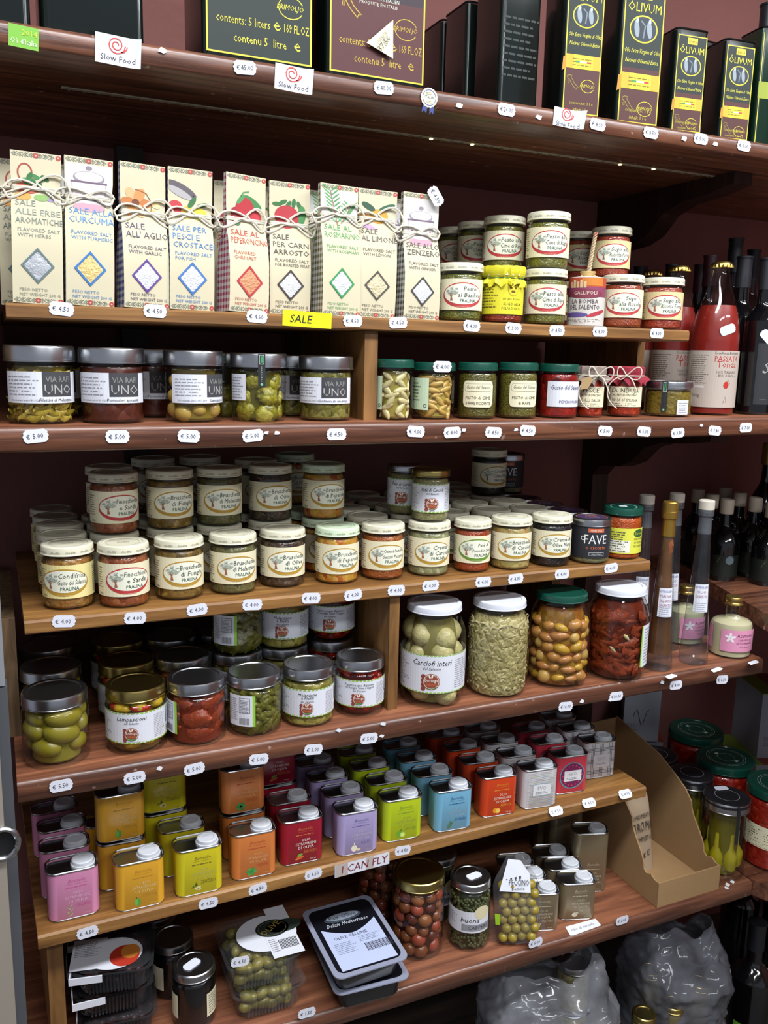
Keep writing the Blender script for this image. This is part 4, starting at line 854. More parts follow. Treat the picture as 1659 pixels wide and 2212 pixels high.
def passata_kit():
    R, H = rp, hp_; pr = [(0, .001), (R*.85, 0), (R*.97, .004)]+smoothprof([(R, .010), (R, H*.42), (R*.99, H*.52), (R*.86, H*.66), (R*.52, H*.82), (R*.36, H*.92), (R*.34, H*.955)], 5)+[(R*.36, H*.96), (R*.36, H*.985)]
    cap = MB().mat(pbr('gold_crown', '#b59a52', .3, 1)); cz = H*.962; rings = []
    for z, q, wv in ((cz, R*.46, .0012), (cz+.004, R*.45, .0008), (cz+.0075, R*.42, 0), (H, R*.36, 0), (H+.0004, R*.1, 0)):
        rings.append([((q+wv*math.cos(i*pi))*math.cos(2*pi*i/42), (q+wv*math.cos(i*pi))*math.sin(2*pi*i/42), z) for i in range(42)])
    cap.loft(rings)
    v0, v1 = H*.055, H*.425; hh = v1-v0; B = Art().rect(pbr('grey_paper', '#b5a89c', .6), -R*2.2, v0, R*2.2, v1); A = Art(); u = R*.55
    A.text('#55504a', 'Eccellenza Biologica', u, v1-hh*.06, .0045, 1, maxw=R*1.1).line('#8a8078', [(u-R*.5, v1-hh*.09), (u+R*.6, v1-hh*.09)], .0004, 1).text('#b0302c', 'PASSATA', u, v1-hh*.19, .0105, 1, maxw=R*1.1).text('#b01f1c', 'Tonda', u, v1-hh*.29, .0115, 1, maxw=R*.9)
    A.line('#8a8078', [(u-R*.5, v1-hh*.33), (u+R*.6, v1-hh*.33)], .0004, 1).text('#4a4440', '100% ITALIANO', u, v1-hh*.40, .0052, 1, maxw=R*.9).text('#4a4440', '- BIOLOGICO -', u, v1-hh*.46, .0050, 1, maxw=R*.9).ell('#b5281f', u, v0+hh*.40, .0052, .0062, 2, 12).line('#4a5a3a', [(u, v0+hh*.44), (u+.003, v0+hh*.50), (u+.008, v0+hh*.42)], .0005, 2).line('#3a3634', [(u-.003, v0+hh*.08), (u, v0+hh*.2), (u+.003, v0+hh*.08)], .0006, 2)
    A.small('#6d655c', -R*1.1, -R*.2, v0+hh*.42, v1-hh*.05, 14, 1, .35, 3).rect('#d0ccc6', -R*1.0, v0+hh*.34, -R*.35, v0+hh*.38, 1).text('#55504a', '500g', -R*.7, v0+hh*.18, .006, 1)
    inner = MB().mat(SAUCE)
    return bottle(pr, GLASS, SAUCE, H*.72, cap, B, A, R, 'crown_cap')
PK = passata_kit()
place(PK, 'sauce_bottle', 'clear bottle of red tomato sauce with gold crown cap at the front', 'bottle', cpa, face_cam(cpa, .05))
for px, dy, s in ((1424, .094, 'second in its line'), (1366, .188, 'third in its line')):
    P = pixY(px+27, 800, cpa.y+dy); place(PK, 'sauce_bottle', 'red tomato sauce bottle with gold crown cap, %s' % s, 'bottle', (P.x, P.y, ZM), face_cam(P, .15))
BLK = pbr('black_glass', '#08090b', .08, 0, .05, coat=.6); BCAP = pbr('black_capsule', '#1b1c22', .45, 0, .05)
def wine_kit(R, H, capm=BCAP, lab=True, gl=BLK, green=False):
    pr = [(0, .001), (R*.9, 0), (R, .005)]+smoothprof([(R, .012), (R, H*.55), (R*.97, H*.60), (R*.70, H*.655), (R*.42, H*.70), (R*.36, H*.76), (R*.35, H*.97)], 5)
    cap = MB().mat(capm).lathe([(R*.37, H*.80), (R*.40, H*.80), (R*.40, H*.985), (R*.44, H*.986), (R*.44, H*.998), (R*.40, H), (0, H)], 28)
    B = A = None
    if lab:
        B = Art().rect(pbr('dark_label', '#26282c', .6), -.010, .02, .030, H*.46); A = Art().text('#9a9a96', 'S', .006, H*.27, .022, 1, slant=.3).line('#6d6d6a', [(-.008, H*.22), (.028, H*.22)], .0006, 1).line('#6d6d6a', [(-.008, H*.15), (.028, H*.15)], .0006, 1).small('#7a7a76', .000, .014, .03, H*.10, 3, 1, .4, 4).text('#8a8a86', 'SALENTO', .022, H*.40, .004, 1, rot=-pi/2)
    return bottle(pr, gl, None, 0, cap, B, A, R, 'capsule')
cw, rw, hw2 = fitY(1592, 1672, 548, ZM, 1.19, 850)
WK = wine_kit(rw, hw2)
place(WK, 'wine_bottle', 'black wine bottle with a narrow dark label beside the sauce bottle', 'bottle', cw, face_cam(cw, .2))
WK2 = wine_kit(.036, .30, BCAP, False); WK3 = wine_kit(.036, .31, pbr('wine_capsule', '#3c1820', .4), False); WK4 = wine_kit(.037, .355, BCAP, False, glass('dim_glass', '#aab0b4'))
for px, Y, kt, ds in ((1592, 1.31, WK2, 'black capsule behind the front sauce bottle'), (1520, 1.40, WK3, 'dark red capsule in the second line'), (1440, 1.50, WK2, 'black capsule close to the curved bracket'), (1372, 1.58, WK2, 'black capsule set against the red wall'), (1570, 1.44, WK4, 'tall clear neck and black capsule'), (1610, 1.56, WK4, 'clear neck and black capsule against the wall'), (1500, 1.545, WK3, 'dark red capsule against the wall'), (1650, 1.40, WK2, 'black capsule right behind the dark-labelled bottle'), (1720, 1.235, WK, 'dark label beyond the black wine bottle')):
    P = pixY(px, 750, Y); place(kt, 'wine_bottle', 'wine bottle with %s' % ds, 'bottle', (P.x, Y, ZM), face_cam(P, .2))

# ---------------------------------------------------------------- oil tins on the top board
def rrect(w, d, r, n=5):
    out = []
    for cx_, cy_, a0 in ((w/2-r, d/2-r, 0), (-w/2+r, d/2-r, pi/2), (-w/2+r, -d/2+r, pi), (w/2-r, -d/2+r, 1.5*pi)):
        for i in range(n+1): a = a0+pi/2*i/n; out.append((cx_+r*math.cos(a), cy_+r*math.sin(a)))
    return out
def can_kit(w, d, h, r, m, art=None, base=None, capx=None, capm=CAPW, topm=TINM, capr=.0125, caph=.006, rim=.0016, side=None):
    sec = rrect(w, d, r); sec0 = rrect(w-.002, d-.002, r)
    body = MB().mat(m).loft([[(x, y, .0015) for x, y in sec0], [(x, y, .003) for x, y in sec], [(x, y, h-.003) for x, y in sec]], True, False)
    rm = MB().mat(topm)
    rm.tube([(x, y, h-.001) for x, y in sec], rim, 6, True); rb = MB().mat(topm).tube([(x, y, .0016) for x, y in sec0], rim*.8, 6, True)
    tp = MB().mat(topm).add([(x, y, h-.0045) for x, y in sec], [list(range(len(sec)))])
    k = [part('body', body, [('print', art.mesh('print', flat(-d/2), .0001))] if art else []), part('rim', rm), part('base_rim', rb), part('top_plate', tp)]
    if capx is not None:
        cp_ = MB().mat(capm).lathe([(capr*1.08, h-.0045), (capr*1.08, h-.002), (capr, h-.0015), (capr*.97, h-.0045+caph), (capr*.88, h-.0035+caph), (capr*.62, h-.0035+caph), (capr*.58, h-.0041+caph), (capr*.3, h-.0041+caph), (0, h-.0039+caph)], 28, (capx, .001, 0))
        k.append(part('cap', cp_))
    return k
BLACKTIN = pbr('black_green_tin', '#0e1714', .22, .0, .1, 20, coat=.4)
YEL = '#cfc63a'
def frame_art(A, w, h, v0, v1, top='#10201a', bot='#4a1f1c', split=.5, mar=.006, gold=YEL, t=.0022):
    u = w/2-mar
    A.rect(gold, -u, v0, u, v1, 0, 1).rect(top, -u+t, v0+t, u-t, v1-t, 1, 1)
    if split: A.rect(bot, -u+t, v0+t, u-t, v0+(v1-v0)*split, 2, 1)
ITALY = [(-.0, 1), (.28, .98), (.2, .8), (.38, .62), (.5, .42), (.75, .2), (.95, .05), (.78, .02), (.72, -.12), (.62, -.02), (.4, .18), (.22, .38), (.08, .6), (-.12, .72), (-.2, .9)]
def italy(A, u, v, k, c, l): A.line(c, [(u+x*k, v+y*k) for x, y in ITALY+ITALY[:1]], k*.05, l); A.line(c, [(u-.1*k+x*.12*k, v+.35*k+y*.2*k) for x, y in ((0, 0), (1, 0), (1, 1), (0, 1), (0, 0))], k*.04, l)
def logo(A, u, v, k, c, l): A.text(c, 'PRIMOLJO', u, v, k*.28, l, slant=.2, maxw=k*1.5); A.line(c, [(u+k*.7*math.cos(a)+k*.05, v+k*.12+k*.55*math.sin(a)) for a in [.4+5.4*i/24 for i in range(25)]], k*.05, l)
def tin_big(maroon):
    w, h = .148, .30; A = Art(); t, b = ('#0e1e19', None) if not maroon else ('#2a1a24', '#4a1c1e')
    frame_art(A, w, h, .008, h-.012, t, b or t, .35 if maroon else None, .004)
    c = YEL if not maroon else '#b59a30'
    A.text(c, 'contents: 5 liters', -.022, .045, .0105, 4, maxw=.07).text(c, 'e', .022, .045, .016, 4).text(c, '- 169 FL.OZ', .046, .045, .0105, 4, maxw=.04).text(c, 'contenu 5  litre', .0, .024, .0105, 4, maxw=.07).text(c, 'e', .050, .024, .016, 4)
    italy(A, -.050, .082, .026, c, 4); logo(A, .040, .072, .024, c, 4)
    for i, q in enumerate(('#2f7a44', '#d8d8d8', '#b53034')): A.rect(q, -.030+.020*i, .114, -.010+.020*i, .118, 4, 1)
    A.text('#c8c8b8', '100% ITALIAN PRODUCT', 0, .123, .0052, 4, maxw=.07); A.text('#c8c8b8', 'PRODUIT 100% ITALIEN' if maroon else 'EXTRAIT A FROID', 0, .105, .0048, 4, maxw=.06); A.text('#c8c8b8', 'PRODUITE EN ITALIE', 0, .098, .0044, 4, maxw=.06)
    if maroon: A.rect('#d8c020', -.074, .165, .074, .185, 5, 1)
    return can_kit(w, .118, h, .010, BLACKTIN, A, None, None, topm=pbr('dark_rim', '#2a2f2e', .3, .8))
def tin_olivum(w, d, h, inhalt):
    A = Art(); k = w/.062; frame_art(A, w, h, .004, h-.010, '#12201b', '#4a2220', .40, .003*k, YEL, .0016*k)
    s = w*.44
    A.rect('#e0c83a', -s*.35, h-.024*k, s*.35, h-.014*k, 3, 1).text('#3a3010', 'Extra', 0, h-.0215*k, .005*k, 4, slant=.2).text('#d8cc30', 'ÓLIVUM', 0, h-.038*k, .0105*k, 3, maxw=s*1.7)
    cv = h-.057*k; A.ell('#d8cc30', 0, cv, s*.72, .0155*k, 3).ell('#23303a', 0, cv, s*.66, .0138*k, 4)
    for x in (-.35, .3): A.ell('#8a949c', s*x, cv, s*.13, .010*k, 5, 10, .15).ell('#a8b2ba', s*x, cv+.009*k, s*.07, .003*k, 6, 8)
    A.line('#6d7880', [(0, cv-.010*k), (.002*k, cv+.004*k), (-.004*k, cv+.009*k)], .002*k, 5)
    A.text('#d8d24a', 'Olio Extra Vergine di Oliva', 0, h-.084*k, .0052*k, 4, maxw=s*1.85, slant=.3).text('#d8d24a', 'Natives Olivenöl Extra', 0, h-.095*k, .0052*k, 4, maxw=s*1.7, slant=.3)
    cb = h-.116*k; A.poly('#b5822a', [(-w*.52, cb-.013*k), (-s, cb-.010*k), (-s, cb+.006*k), (-w*.50, cb+.005*k)], 4).rect('#d8a52c', -s*.98, cb-.009*k, s*.98, cb+.009*k, 5, 1).rect('#e8cf30', -s*.55, cb-.009*k, s*.55, cb+.009*k, 6, 1)
    A.small('#7a6414', -s*.6, s*.6, cb-.005*k, cb+.007*k, 3, 7, .3, 3); A.rect('#e8e8e0', -s*.2, cb-.001*k, s*.2, cb+.001*k, 8, 1).rect('#3f8a4a', -s*.45, cb-.001*k, -s*.2, cb+.001*k, 8, 1).rect('#b53034', s*.2, cb-.001*k, s*.45, cb+.001*k, 8, 1)
    italy(A, -s*.75, h-.150*k, .016*k, '#8f8434', 4); logo(A, s*.3, h-.148*k, .015*k, '#cfc634', 4)
    A.text('#b5aa3a', inhalt[0], 0, .016*k, .0042*k, 4, maxw=s*1.6).text('#b5aa3a', inhalt[1], 0, .0075*k, .0042*k, 4, maxw=s*1.5)
    return can_kit(w, d, h, .008, BLACKTIN, A, None, None, topm=pbr('dark_rim', '#2a2f2e', .3, .8))
def tintop(kit, xc, yref, Y, name, label, rz=0, z=ZT, group=None):
    P = pixY(xc, yref, Y); return place(kit, name, label, 'tin', (P.x, P.y+.0, z), rz, group)
KB1, KB2 = tin_big(False), tin_big(True)
def addtin(kit, xl, xr, d, Yf, label, yref=120, rz=0):
    P = pixY((xl+xr)/2, yref, Yf); o = Vector((-math.sin(rz), math.cos(rz)))*d/2
    place(kit, 'oil_tin', label, 'tin', (P.x+o.x, Yf+o.y, ZT), rz)
addtin(KB1, 452, 672, .118, 1.170, 'five-litre dark green oil tin with yellow lettering', 80)
addtin(KB2, 712, 921, .118, 1.170, 'five-litre maroon oil tin with a torn price note', 100)
PLAIN = can_kit(.12, .10, .27, .010, BLACKTIN, Art().small('#1f2a28', -.04, .04, .06, .15, 9, 0, .3, 4), None, None, topm=MT['dark_rim'])
PLAIN2 = can_kit(.075, .075, .185, .008, BLACKTIN, Art().rect('#c8c8d0', -.022, .03, .012, .045, 0, 1), None, None, topm=MT['dark_rim'])
addtin(PLAIN, -150, 40, .10, 1.175, 'plain dark oil tin above the green sticker', 40)
addtin(PLAIN, 120, 285, .10, 1.185, 'plain dark oil tin above the first snail sticker', 40)
sizes = dict(a=(.0655, .065, .200), b=(.0655, .065, .200), c=(.057, .055, .150), d=(.057, .055, .150))
addtin(tin_olivum(.068, .07, .205, ['contenuto: 1 l e', 'inhalt 1 l e']), 1213, 1304, .07, 1.172, 'one-litre oil tin with yellow ribbon beside the plain black tins', 150, -.12)
addtin(tin_olivum(.080, .07, .215, ['contenuto: 1 l e', 'inhalt 1 l e']), 1331, 1437, .07, 1.172, 'one-litre oil tin with yellow ribbon and purple sheen beside the half-litre tins', 150, -.10)
T5 = tin_olivum(.060, .055, .158, ['contenuto 0.50 litro e', 'contenu 0.50 l e'])
addtin(T5, 1446, 1526, .055, 1.172, 'half-litre oil tin with yellow ribbon next to the one-litre tin', 220, -.12)
addtin(T5, 1549, 1630, .055, 1.172, 'half-litre oil tin with yellow ribbon next to the black-capped bottle', 240, -.12)
for i, (px, Y) in enumerate(((1118, 1.20), (1148, 1.30), (1142, 1.385), (1136, 1.47), (1130, 1.555))):
    P = pixY(px, 150, Y) if i == 0 else None
    if i == 0: x0 = P.x
    place(PLAIN2 if i else can_kit(.070, .08, .24, .008, BLACKTIN, Art().small('#1d2823', -.03, .03, .05, .14, 9, 0, .3, 4), None, None, topm=MT['dark_rim']), 'oil_tin', 'tall plain black oil tin at the head of its line' if i == 0 else 'plain black oil tin with a barcode label, %s in the receding line' % ORD[i], 'tin', (x0+.004, Y+.04, ZT), 0, None if i == 0 else 'plain black tins in line')
P = pixY(1668, 200, 1.19)
place(can_kit(.06, .06, .20, .008, pbr('green_tin', '#0f2a1c', .25, 0, .1, coat=.3), Art().rect(YEL, -.027, .01, .027, .012, 0, 1).rect(YEL, -.027, .01, -.0255, .19, 0, 1).rect('#8f9a2c', -.029, .085, .029, .112, 1, 1), None, None, topm=MT['dark_rim']), 'oil_tin', 'dark green oil tin at the far end of the top board', 'tin', (P.x+.01, 1.225, ZT), -.15)
P = pixY(1658, 60, 1.33); place(wine_kit(.040, .30, BCAP, False), 'wine_bottle', 'black bottle standing behind the dark green oil tin', 'bottle', (P.x, 1.33, ZT), 0)
for i, (px, Y) in enumerate(((1480, 1.30), (1590, 1.30))):
    P = pixY(px, 200, Y); place(PLAIN2, 'oil_tin', 'plain black oil tin in the gap behind the half-litre tins', 'tin', (P.x, Y, ZT), 0, 'plain black tins behind half-litre tins')
TAGM = pbr('tag_paper', '#dcdee8', .55)
def tag_mesh(w, h):
    pts = []
    e = h*.28
    for s in (1, -1):
        pts += [(s*(w/2-e), -s*h/2), (s*(w/2-e*.15), -s*h*.27), (s*(w/2-e*.35), -s*h*.2), (s*w/2, 0), (s*(w/2-e*.35), s*h*.2), (s*(w/2-e*.15), s*h*.27), (s*(w/2-e), s*h/2)]
    return MB().mat(TAGM).prism(pts, 'y', -.0004, .0).mesh('price_tag', 0)
TGM = tag_mesh(.0305, .0165)
def price(px, py, t, Y, where, wave=None):
    P = pixY(px, py, Y-.0006); o = obj('price_tag', TGM); o.location = P; rnd = random.Random(px*7+py)
    o.rotation_euler = (0, rnd.uniform(-.10, .10), 0); tag(o, 'white price tag reading %s %s' % (t, where), 'price tag')
    A = Art().text('#363842', '€', -.0088, -.0028, .0052, 1).text('#363842', t.replace('€', '').strip(), .0028, -.0030, .0062, 1, maxw=.0165, xs=.85)
    obj('lettering', A.mesh('lettering', flat(-.0004, .0001)), o); return o
# ---------------------------------------------------------------- jars on the third board
def bott(title, R, H, cont, cu=0, span=2.0, extra=(), core=.0016, lidm=STEEL, lab='front', wob=0, lh=.0170, ts=1.0, sh=.010, v=(.2, .68)):
    if lab == 'front': B, A = white_label(title, R, H*v[0], H*v[1], span, ts=ts, cu=cu)
    elif lab == 'side':
        B = Art().rect(PAPER, cu, H*.2, cu+R*.95, H*.72).rect('#8fc83a', cu+R*.95, H*.2, cu+R*1.05, H*.72); A = Art().small('#8f9098', cu+R*.06, cu+R*.4, H*.3, H*.68, 12, 1, .35, 3).rect('#6a6b72', cu+R*.45, H*.42, cu+R*.86, H*.68, 1, 2).rect(PAPER, cu+R*.47, H*.43, cu+R*.84, H*.67, 2, 2).small('#6a6b72', cu+R*.49, cu+R*.82, H*.44, H*.66, 9, 3, .4, 4)
        for i in range(14): A.rect('#22222a', cu+R*(.46+.028*i), H*.23, cu+R*(.472+.028*i), H*.34, 1, 1)
    else: B = A = None
    return jar_kit(R, H, lh, lidm, cont, B, A, lr=R*.97, nr=R*.87, extra=extra, core=core, wob=wob, sh=sh)
olivem = pbr('green_olive', '#8a7d22', .3, 0, .12, 30)
oliv = ballmesh('green_olive', olivem, .0235, .0150, .0150, 0, 0, 16, 10)
tomslab = ballmesh('tomato_slab', pbr('dried_tomato', '#8a3414', .35, 0, .35, 60, .6, 120), .022, .0075, .017, .3, 4, 16, 10)
pepball = ballmesh('cherry_pepper', pbr('cherry_pepper', '#a8200c', .2, 0, .35, 40), .011, .010, .011, .04, 2)
yelp = ballmesh('yellow_chunk', pbr('yellow_pickle', '#b08f20', .25, 0, .3, 60), .013, .010, .009, .25, 8)
redp = ballmesh('red_chunk', pbr('red_pickle', '#a8280f', .25, 0, .3, 60), .014, .009, .007, .2, 9)
leaf = ballmesh('green_leaf_piece', pbr('green_pickle', '#5f5c18', .3, 0, .4, 70, .6, 200), .014, .006, .007, .5, 10)
arth = ballmesh('artichoke_heart', pbr('artichoke_heart', '#b5a974', .35, 0, .2, 40, .5, 120), .0185, .0185, .020, .08, 4, 16, 10)
onb = [ballmesh('small_onion', pbr('pickled_onion%d' % i, q, .25, 0, .4, 50), .0118+.0015*i, .0108, .0110-.001*i, .14, 6+i) for i, q in enumerate(('#bf9850', '#b07a3c', '#b58a2c', '#a8703c'))]
straw = MB().mat(pbr('pale_strip', '#cfc192', .35, 0, .25, 80)); rings = []
for i in range(7):
    t = i/6; q = .0026*math.sin(pi*(.1+.8*t)); rings.append([((t-.5)*.022, .6*q*math.cos(a)+.002*math.sin(t*3), q*math.sin(a)+.002*math.sin(t*6)) for a in [2*pi*j/6 for j in range(6)]])
straw = straw.loft(rings).mesh('pale_strip', 1)
def five(xl, xr, yb, yt): return fitZ(xl, xr, yb, yt, ZF)
F5 = []
c, r, h = five(57, 194, 1663, 1513); k = bott([], r, h, pbr('olive_brine', '#7d7526', .15, 0, .1), lab=None, extra=pieces('green_olive', oliv, r, .008, h-.018, .0225, .0150, 2, .0235, tip=.35), core=.0125)
place(k, 'olive_jar', 'jar of large green olives with silver lid and no label', 'jar', c, 0); F5.append((k, c, r, h, 'large green olives'))
c, r, h = five(234, 361, 1633, 1496); ex = pieces('yellow_chunk', yelp, r, .009, h-.016, .0135, .0095, 5, .0165); ex += [part('red_chunk', redp, tf=(((r-.0095)*math.cos(a), (r-.0095)*math.sin(a), h*.72), (0, 0, a+pi/2), (1, .9, 1))) for a in (-1.35, .4, 2.2, 3.9)]
k = bott(['Lampascioni'], r, h, pbr('brown_oil', '#6d5420', .15, 0, .15), extra=ex, core=.008, lidm=GOLD, cu=-.004)
place(k, 'salad_jar', 'gold-lidded jar of wild onions with a white label', 'jar', c, face_cam(c, -.08)); F5.append((k, c, r, h, 'wild onions'))
c, r, h = five(364, 488, 1616, 1482); k = bott([], r, h, pbr('red_oil', '#6d2410', .15, 0, .2), lab='side', cu=-r*1.75, extra=pieces('tomato_slab', tomslab, r, .014, h-.022, .019, .0085, 6, .020, rad=r-.0008, tip=.3), core=.006)
place(k, 'salad_jar', 'silver-lidded jar of orange-red dried tomatoes with label turned aside', 'jar', c, face_cam(c, .0)); F5.append((k, c, r, h, 'dried tomatoes'))
c, r, h = five(491, 607, 1595, 1468); k = bott([], r, h, pbr('dark_green_oil', '#44420f', .2, 0, .3), lab='side', cu=-r*1.0, extra=pieces('green_leaf_piece', leaf, r, .010, h-.014, .0105, .006, 8, .0085, tip=1.2), core=.006)
place(k, 'salad_jar', 'silver-lidded jar of green turnip tops with a barcode label', 'jar', c, face_cam(c, .0)); F5.append((k, c, r, h, 'green turnip tops'))
c, r, h = five(609, 720, 1574, 1451); k = bott(['Melanzane', 'a filetti'], r, h, chunk('food_filetti', ['#6d6420', '#8f8438', '#a89a4c', '#5a521a'], 90, .3, .8), wob=.004, ts=.85)
place(k, 'salad_jar', 'silver-lidded jar of pale green aubergine strips with white label', 'jar', c, face_cam(c, -.02)); F5.append((k, c, r, h, 'aubergine strips'))
c, r, h = five(723, 828, 1552, 1432); k = bott(['Peperoncino Ripieno', 'con Acciughe Tonno e Capperi'], r, h, pbr('red_brine', '#64160a', .15, 0, .2), extra=pieces('cherry_pepper', pepball, r, .006, h-.014, .0112, .0108, 9, .0178), core=.0098, ts=.7)
place(k, 'salad_jar', 'silver-lidded jar of red stuffed peppers with white label', 'jar', c, face_cam(c, -.02)); F5.append((k, c, r, h, 'red stuffed peppers'))
for i, px, lv, row in ((0, 122, 0, 1), (1, 262, 0, 1), (2, 385, 0, 1), (3, 500, 0, 1), (3, 499, 1, 1), (4, 615, 0, 1), (4, 616, 1, 1), (5, 728, 0, 1), (5, 730, 1, 1), (0, 122, 0, 2), (1, 255, 0, 2), (2, 370, 0, 2), (3, 480, 0, 2)):
    k, c, r, h, ds = F5[i]; d = .102*row; P = Vector((c.x-(.011 if i == 5 else .007 if i == 4 else -.001), c.y+d, 0))
    kk = k
    if i == 3 and lv: B_, A_ = white_label(['Cime di Rapa'], r, h*.2, h*.68, 2.0); kk = k[:-1]+[label_part(B_, A_, cyl(r))] if k[-1][0] == 'label' else k
    place(kk, 'salad_jar', 'shaded jar of %s, %s' % (ds, 'stacked on another jar behind the front row' if lv else ('in the second row' if row == 1 else 'in the dark third row')), 'jar', (P.x, P.y, ZF+lv*(h+.0003)), face_cam(P, -.05))
# one-litre jars
def litre(c, r, h, lidm, cont, extra=(), core=.0016, wob=0, label=None):
    R = r; lr = r*.84; pr = [(0, .002), (R*.82, 0), (R*.92, .004)]+smoothprof([(R*.97, .014), (R, h*.22), (R, h*.62), (R*.97, h*.74), (R*.86, h*.84), (R*.80, h*.885)], 4)+[(R*.78, h*.90), (R*.78, h*.96)]
    fill = h*.86; cp = [(0, .005)]+[(max(.002, a-core), max(.005, b)) for a, b in pr[1:] if b < fill]; cp += [(cp[-1][0], fill), (0, fill)]
    w = (lambda a, z: -wob*abs(noise.noise(Vector((math.cos(a)*4, math.sin(a)*4, z*70))))) if wob else None
    k = [part('glass', MB().mat(GLASS).lathe(pr, 40)), part('contents', MB().mat(cont).lathe(cp, 44, wob=w)), part('lid', MB().mat(lidm).lathe(lidprofile(lr, h, h*.075), 40))]
    if label: k.append(label_part(label[0], label[1], cyl(R)))
    return k+list(extra)
def five2(xl, xr, yb, yt): return fitZ(xl, xr, yb, yt, ZF)
c, r, h = five2(862, 1000, 1534, 1319); B, A = white_label(['Carciofi interi'], r, h*.17, h*.55, 2.1, '', 1.15)
ex = pieces('artichoke_heart', arth, r, .006, h*.80, .0195, .0185, 12, .030)
place(litre(c, r, h, WHITELID, pbr('artichoke_brine', '#7d7440', .15, 0, .2), ex, .0155, label=(B, A)), 'litre_jar', 'white-lidded litre jar of whole artichokes with a white label', 'jar', c, face_cam(c, -.02))
c, r, h = five2(1003, 1136, 1513, 1310)
place(litre(c, r, h, WHITELID, chunk('food_straw', ['#a89a64', '#bdae7a', '#8f8250', '#b0a26c'], 130, .3, .9), pieces('pale_strip', straw, r, .018, h*.80, .0085, .0028, 14, .0062, tip=1.3), .0035), 'litre_jar', 'white-lidded litre jar of pale shredded vegetables', 'jar', c, 0)
c, r, h = five2(1137, 1265, 1492, 1294)
place(litre(c, r, h, GREENLID, chunk('food_onionbrine', ['#6d4a14', '#8f641c', '#7d3a14', '#a07a24'], 60), pieces('small_onion', onb, r, .006, h*.80, .0125, .0108, 15, .0188), .0098), 'litre_jar', 'green-lidded litre jar of golden pickled onions', 'jar', c, 0)
c, r, h = five2(1263, 1389, 1475, 1280); dts = ballmesh('dried_tomato', pbr('dried_tomato_dark', '#7d3014', .35, 0, .5, 60, .8, 100), .025, .0065, .0125, .55, 5, 14, 8)
B = Art().rect(PAPER, r*1.0, h*.16, r*1.9, h*.62).rect('#8fc83a', r*.94, h*.16, r*1.0, h*.62)
ex = pieces('dried_tomato', dts, r, .017, h*.78, .0165, .0085, 17, .0150, rad=r-.0004, tip=.5)
gcl = clove.copy(); ex += [part('garlic_clove', gcl, tf=(((r-.004)*math.cos(a), (r-.004)*math.sin(a), h*z), (.3, .8, a+pi/2), (.7, .6, .7))) for a, z in ((-1.2, .50), (-1.65, .36), (2.0, .5))]
place(litre(c, r, h, WHITELID, pbr('tomato_oil', '#5a1e0a', .2, 0, .3), ex, .006, label=(B, Art().small('#8f9098', r*1.1, r*1.6, h*.2, h*.6, 12, 1, .35, 3))), 'litre_jar', 'white-lidded litre jar of dark red dried tomatoes', 'jar', c, face_cam(c, -.05))
# tall tapering bottles
CORKP = pbr('cork_top', '#c4bcae', .6)
THICK = glass('thick_glass', '#e6eaec', 1.5, .02, .018); FILMG = glass('film_glass', '#d4dade', 1.5, .08, .10)
def tall_kit(R, H, liq, capm, lines, fruit=False):
    pr = [(0, .003), (R*.9, 0), (R, .004), (R*.97, H*.05)]+smoothprof([(R*.93, H*.10), (R*.70, H*.42), (R*.48, H*.72), (R*.40, H*.86)], 4)+[(R*.40, H*.905), (R*.50, H*.91), (R*.52, H*.925), (R*.50, H*.94), (R*.38, H*.945)]
    B = Art().rect(PAPER, -R*.42, H*.33, R*.62, H*.50); A = Art().text('#3a4a9a', 'LA BOTTEGA DEL SALENTO', R*.1, H*.475, .0042, 1, maxw=R*.95)
    for i, t in enumerate(lines): A.text('#9a5a6a', t, R*.1, H*.445-.0085*i, .0055, 1, maxw=R*.85)
    A.small('#9a9aa8', -R*.3, R*.5, H*.335, H*.395, 5, 1, .35, 3)
    Rm = R*.745
    k = [part('glass', MB().mat(THICK).lathe(pr, 32))]
    lp = [(0, H*.075)]+[(max(.001, a-.003), b) for a, b in pr if H*.075 < b < H*.80]+[(R*.37, H*.80), (0, H*.80)]
    if liq: k.append(part('liquid', MB().mat(liq).lathe(lp, 28)))
    k.append(part('stopper', MB().mat(capm).lathe([(R*.36, H*.93), (R*.44, H*.945), (R*.53, H*.947), (R*.53, H*.995), (R*.48, H), (0, H)], 28)))
    if fruit: k.append(part('capsule', MB().mat(capm).lathe([(R*.455, H*.80), (R*.43, H*.90), (R*.53, H*.905), (R*.54, H*.945), (R*.48, H*.95)], 28))); k.append(part('fruit_peel', MB().mat(pbr('peel', '#a8561c', .4, 0, .3, 80)).tube([(.004*math.sin(t*.9), .003*math.cos(t*1.1), H*(.42+.036*t)) for t in range(11)], lambda q: .0035+.004*q, 8)))
    else: k.append(part('shrink_film', MB().mat(FILMG).lathe([(R*.455, H*.80), (R*.43, H*.90), (R*.53, H*.91), (R*.54, H*.947)], 28)))
    # label follows the taper
    fn = lambda u, v, l: ((R*(.70+(.42-v/H)*.62)+.0008+l)*math.sin(u/Rm), -(R*(.70+(.42-v/H)*.62)+.0008+l)*math.cos(u/Rm), v)
    k.append(label_part(B, A, fn)); return k
ct, rt, ht = fitZ(1389, 1449, 1452, 1090, ZF); AMBER = glass('amber_liquid', '#b0742c', 1.2, .05, .5, '#94602a'); CLEARL = glass('clear_liquid', '#d4d8da', 1.15)
place(tall_kit(rt, ht, AMBER, pbr('gold_foil', '#a8863c', .35, .8), ['MALVA', 'DELL ANTICO', 'SALENTO'], True), 'tall_bottle', 'tall tapering bottle of amber liqueur with gold foil top', 'bottle', ct, face_cam(ct, .15))
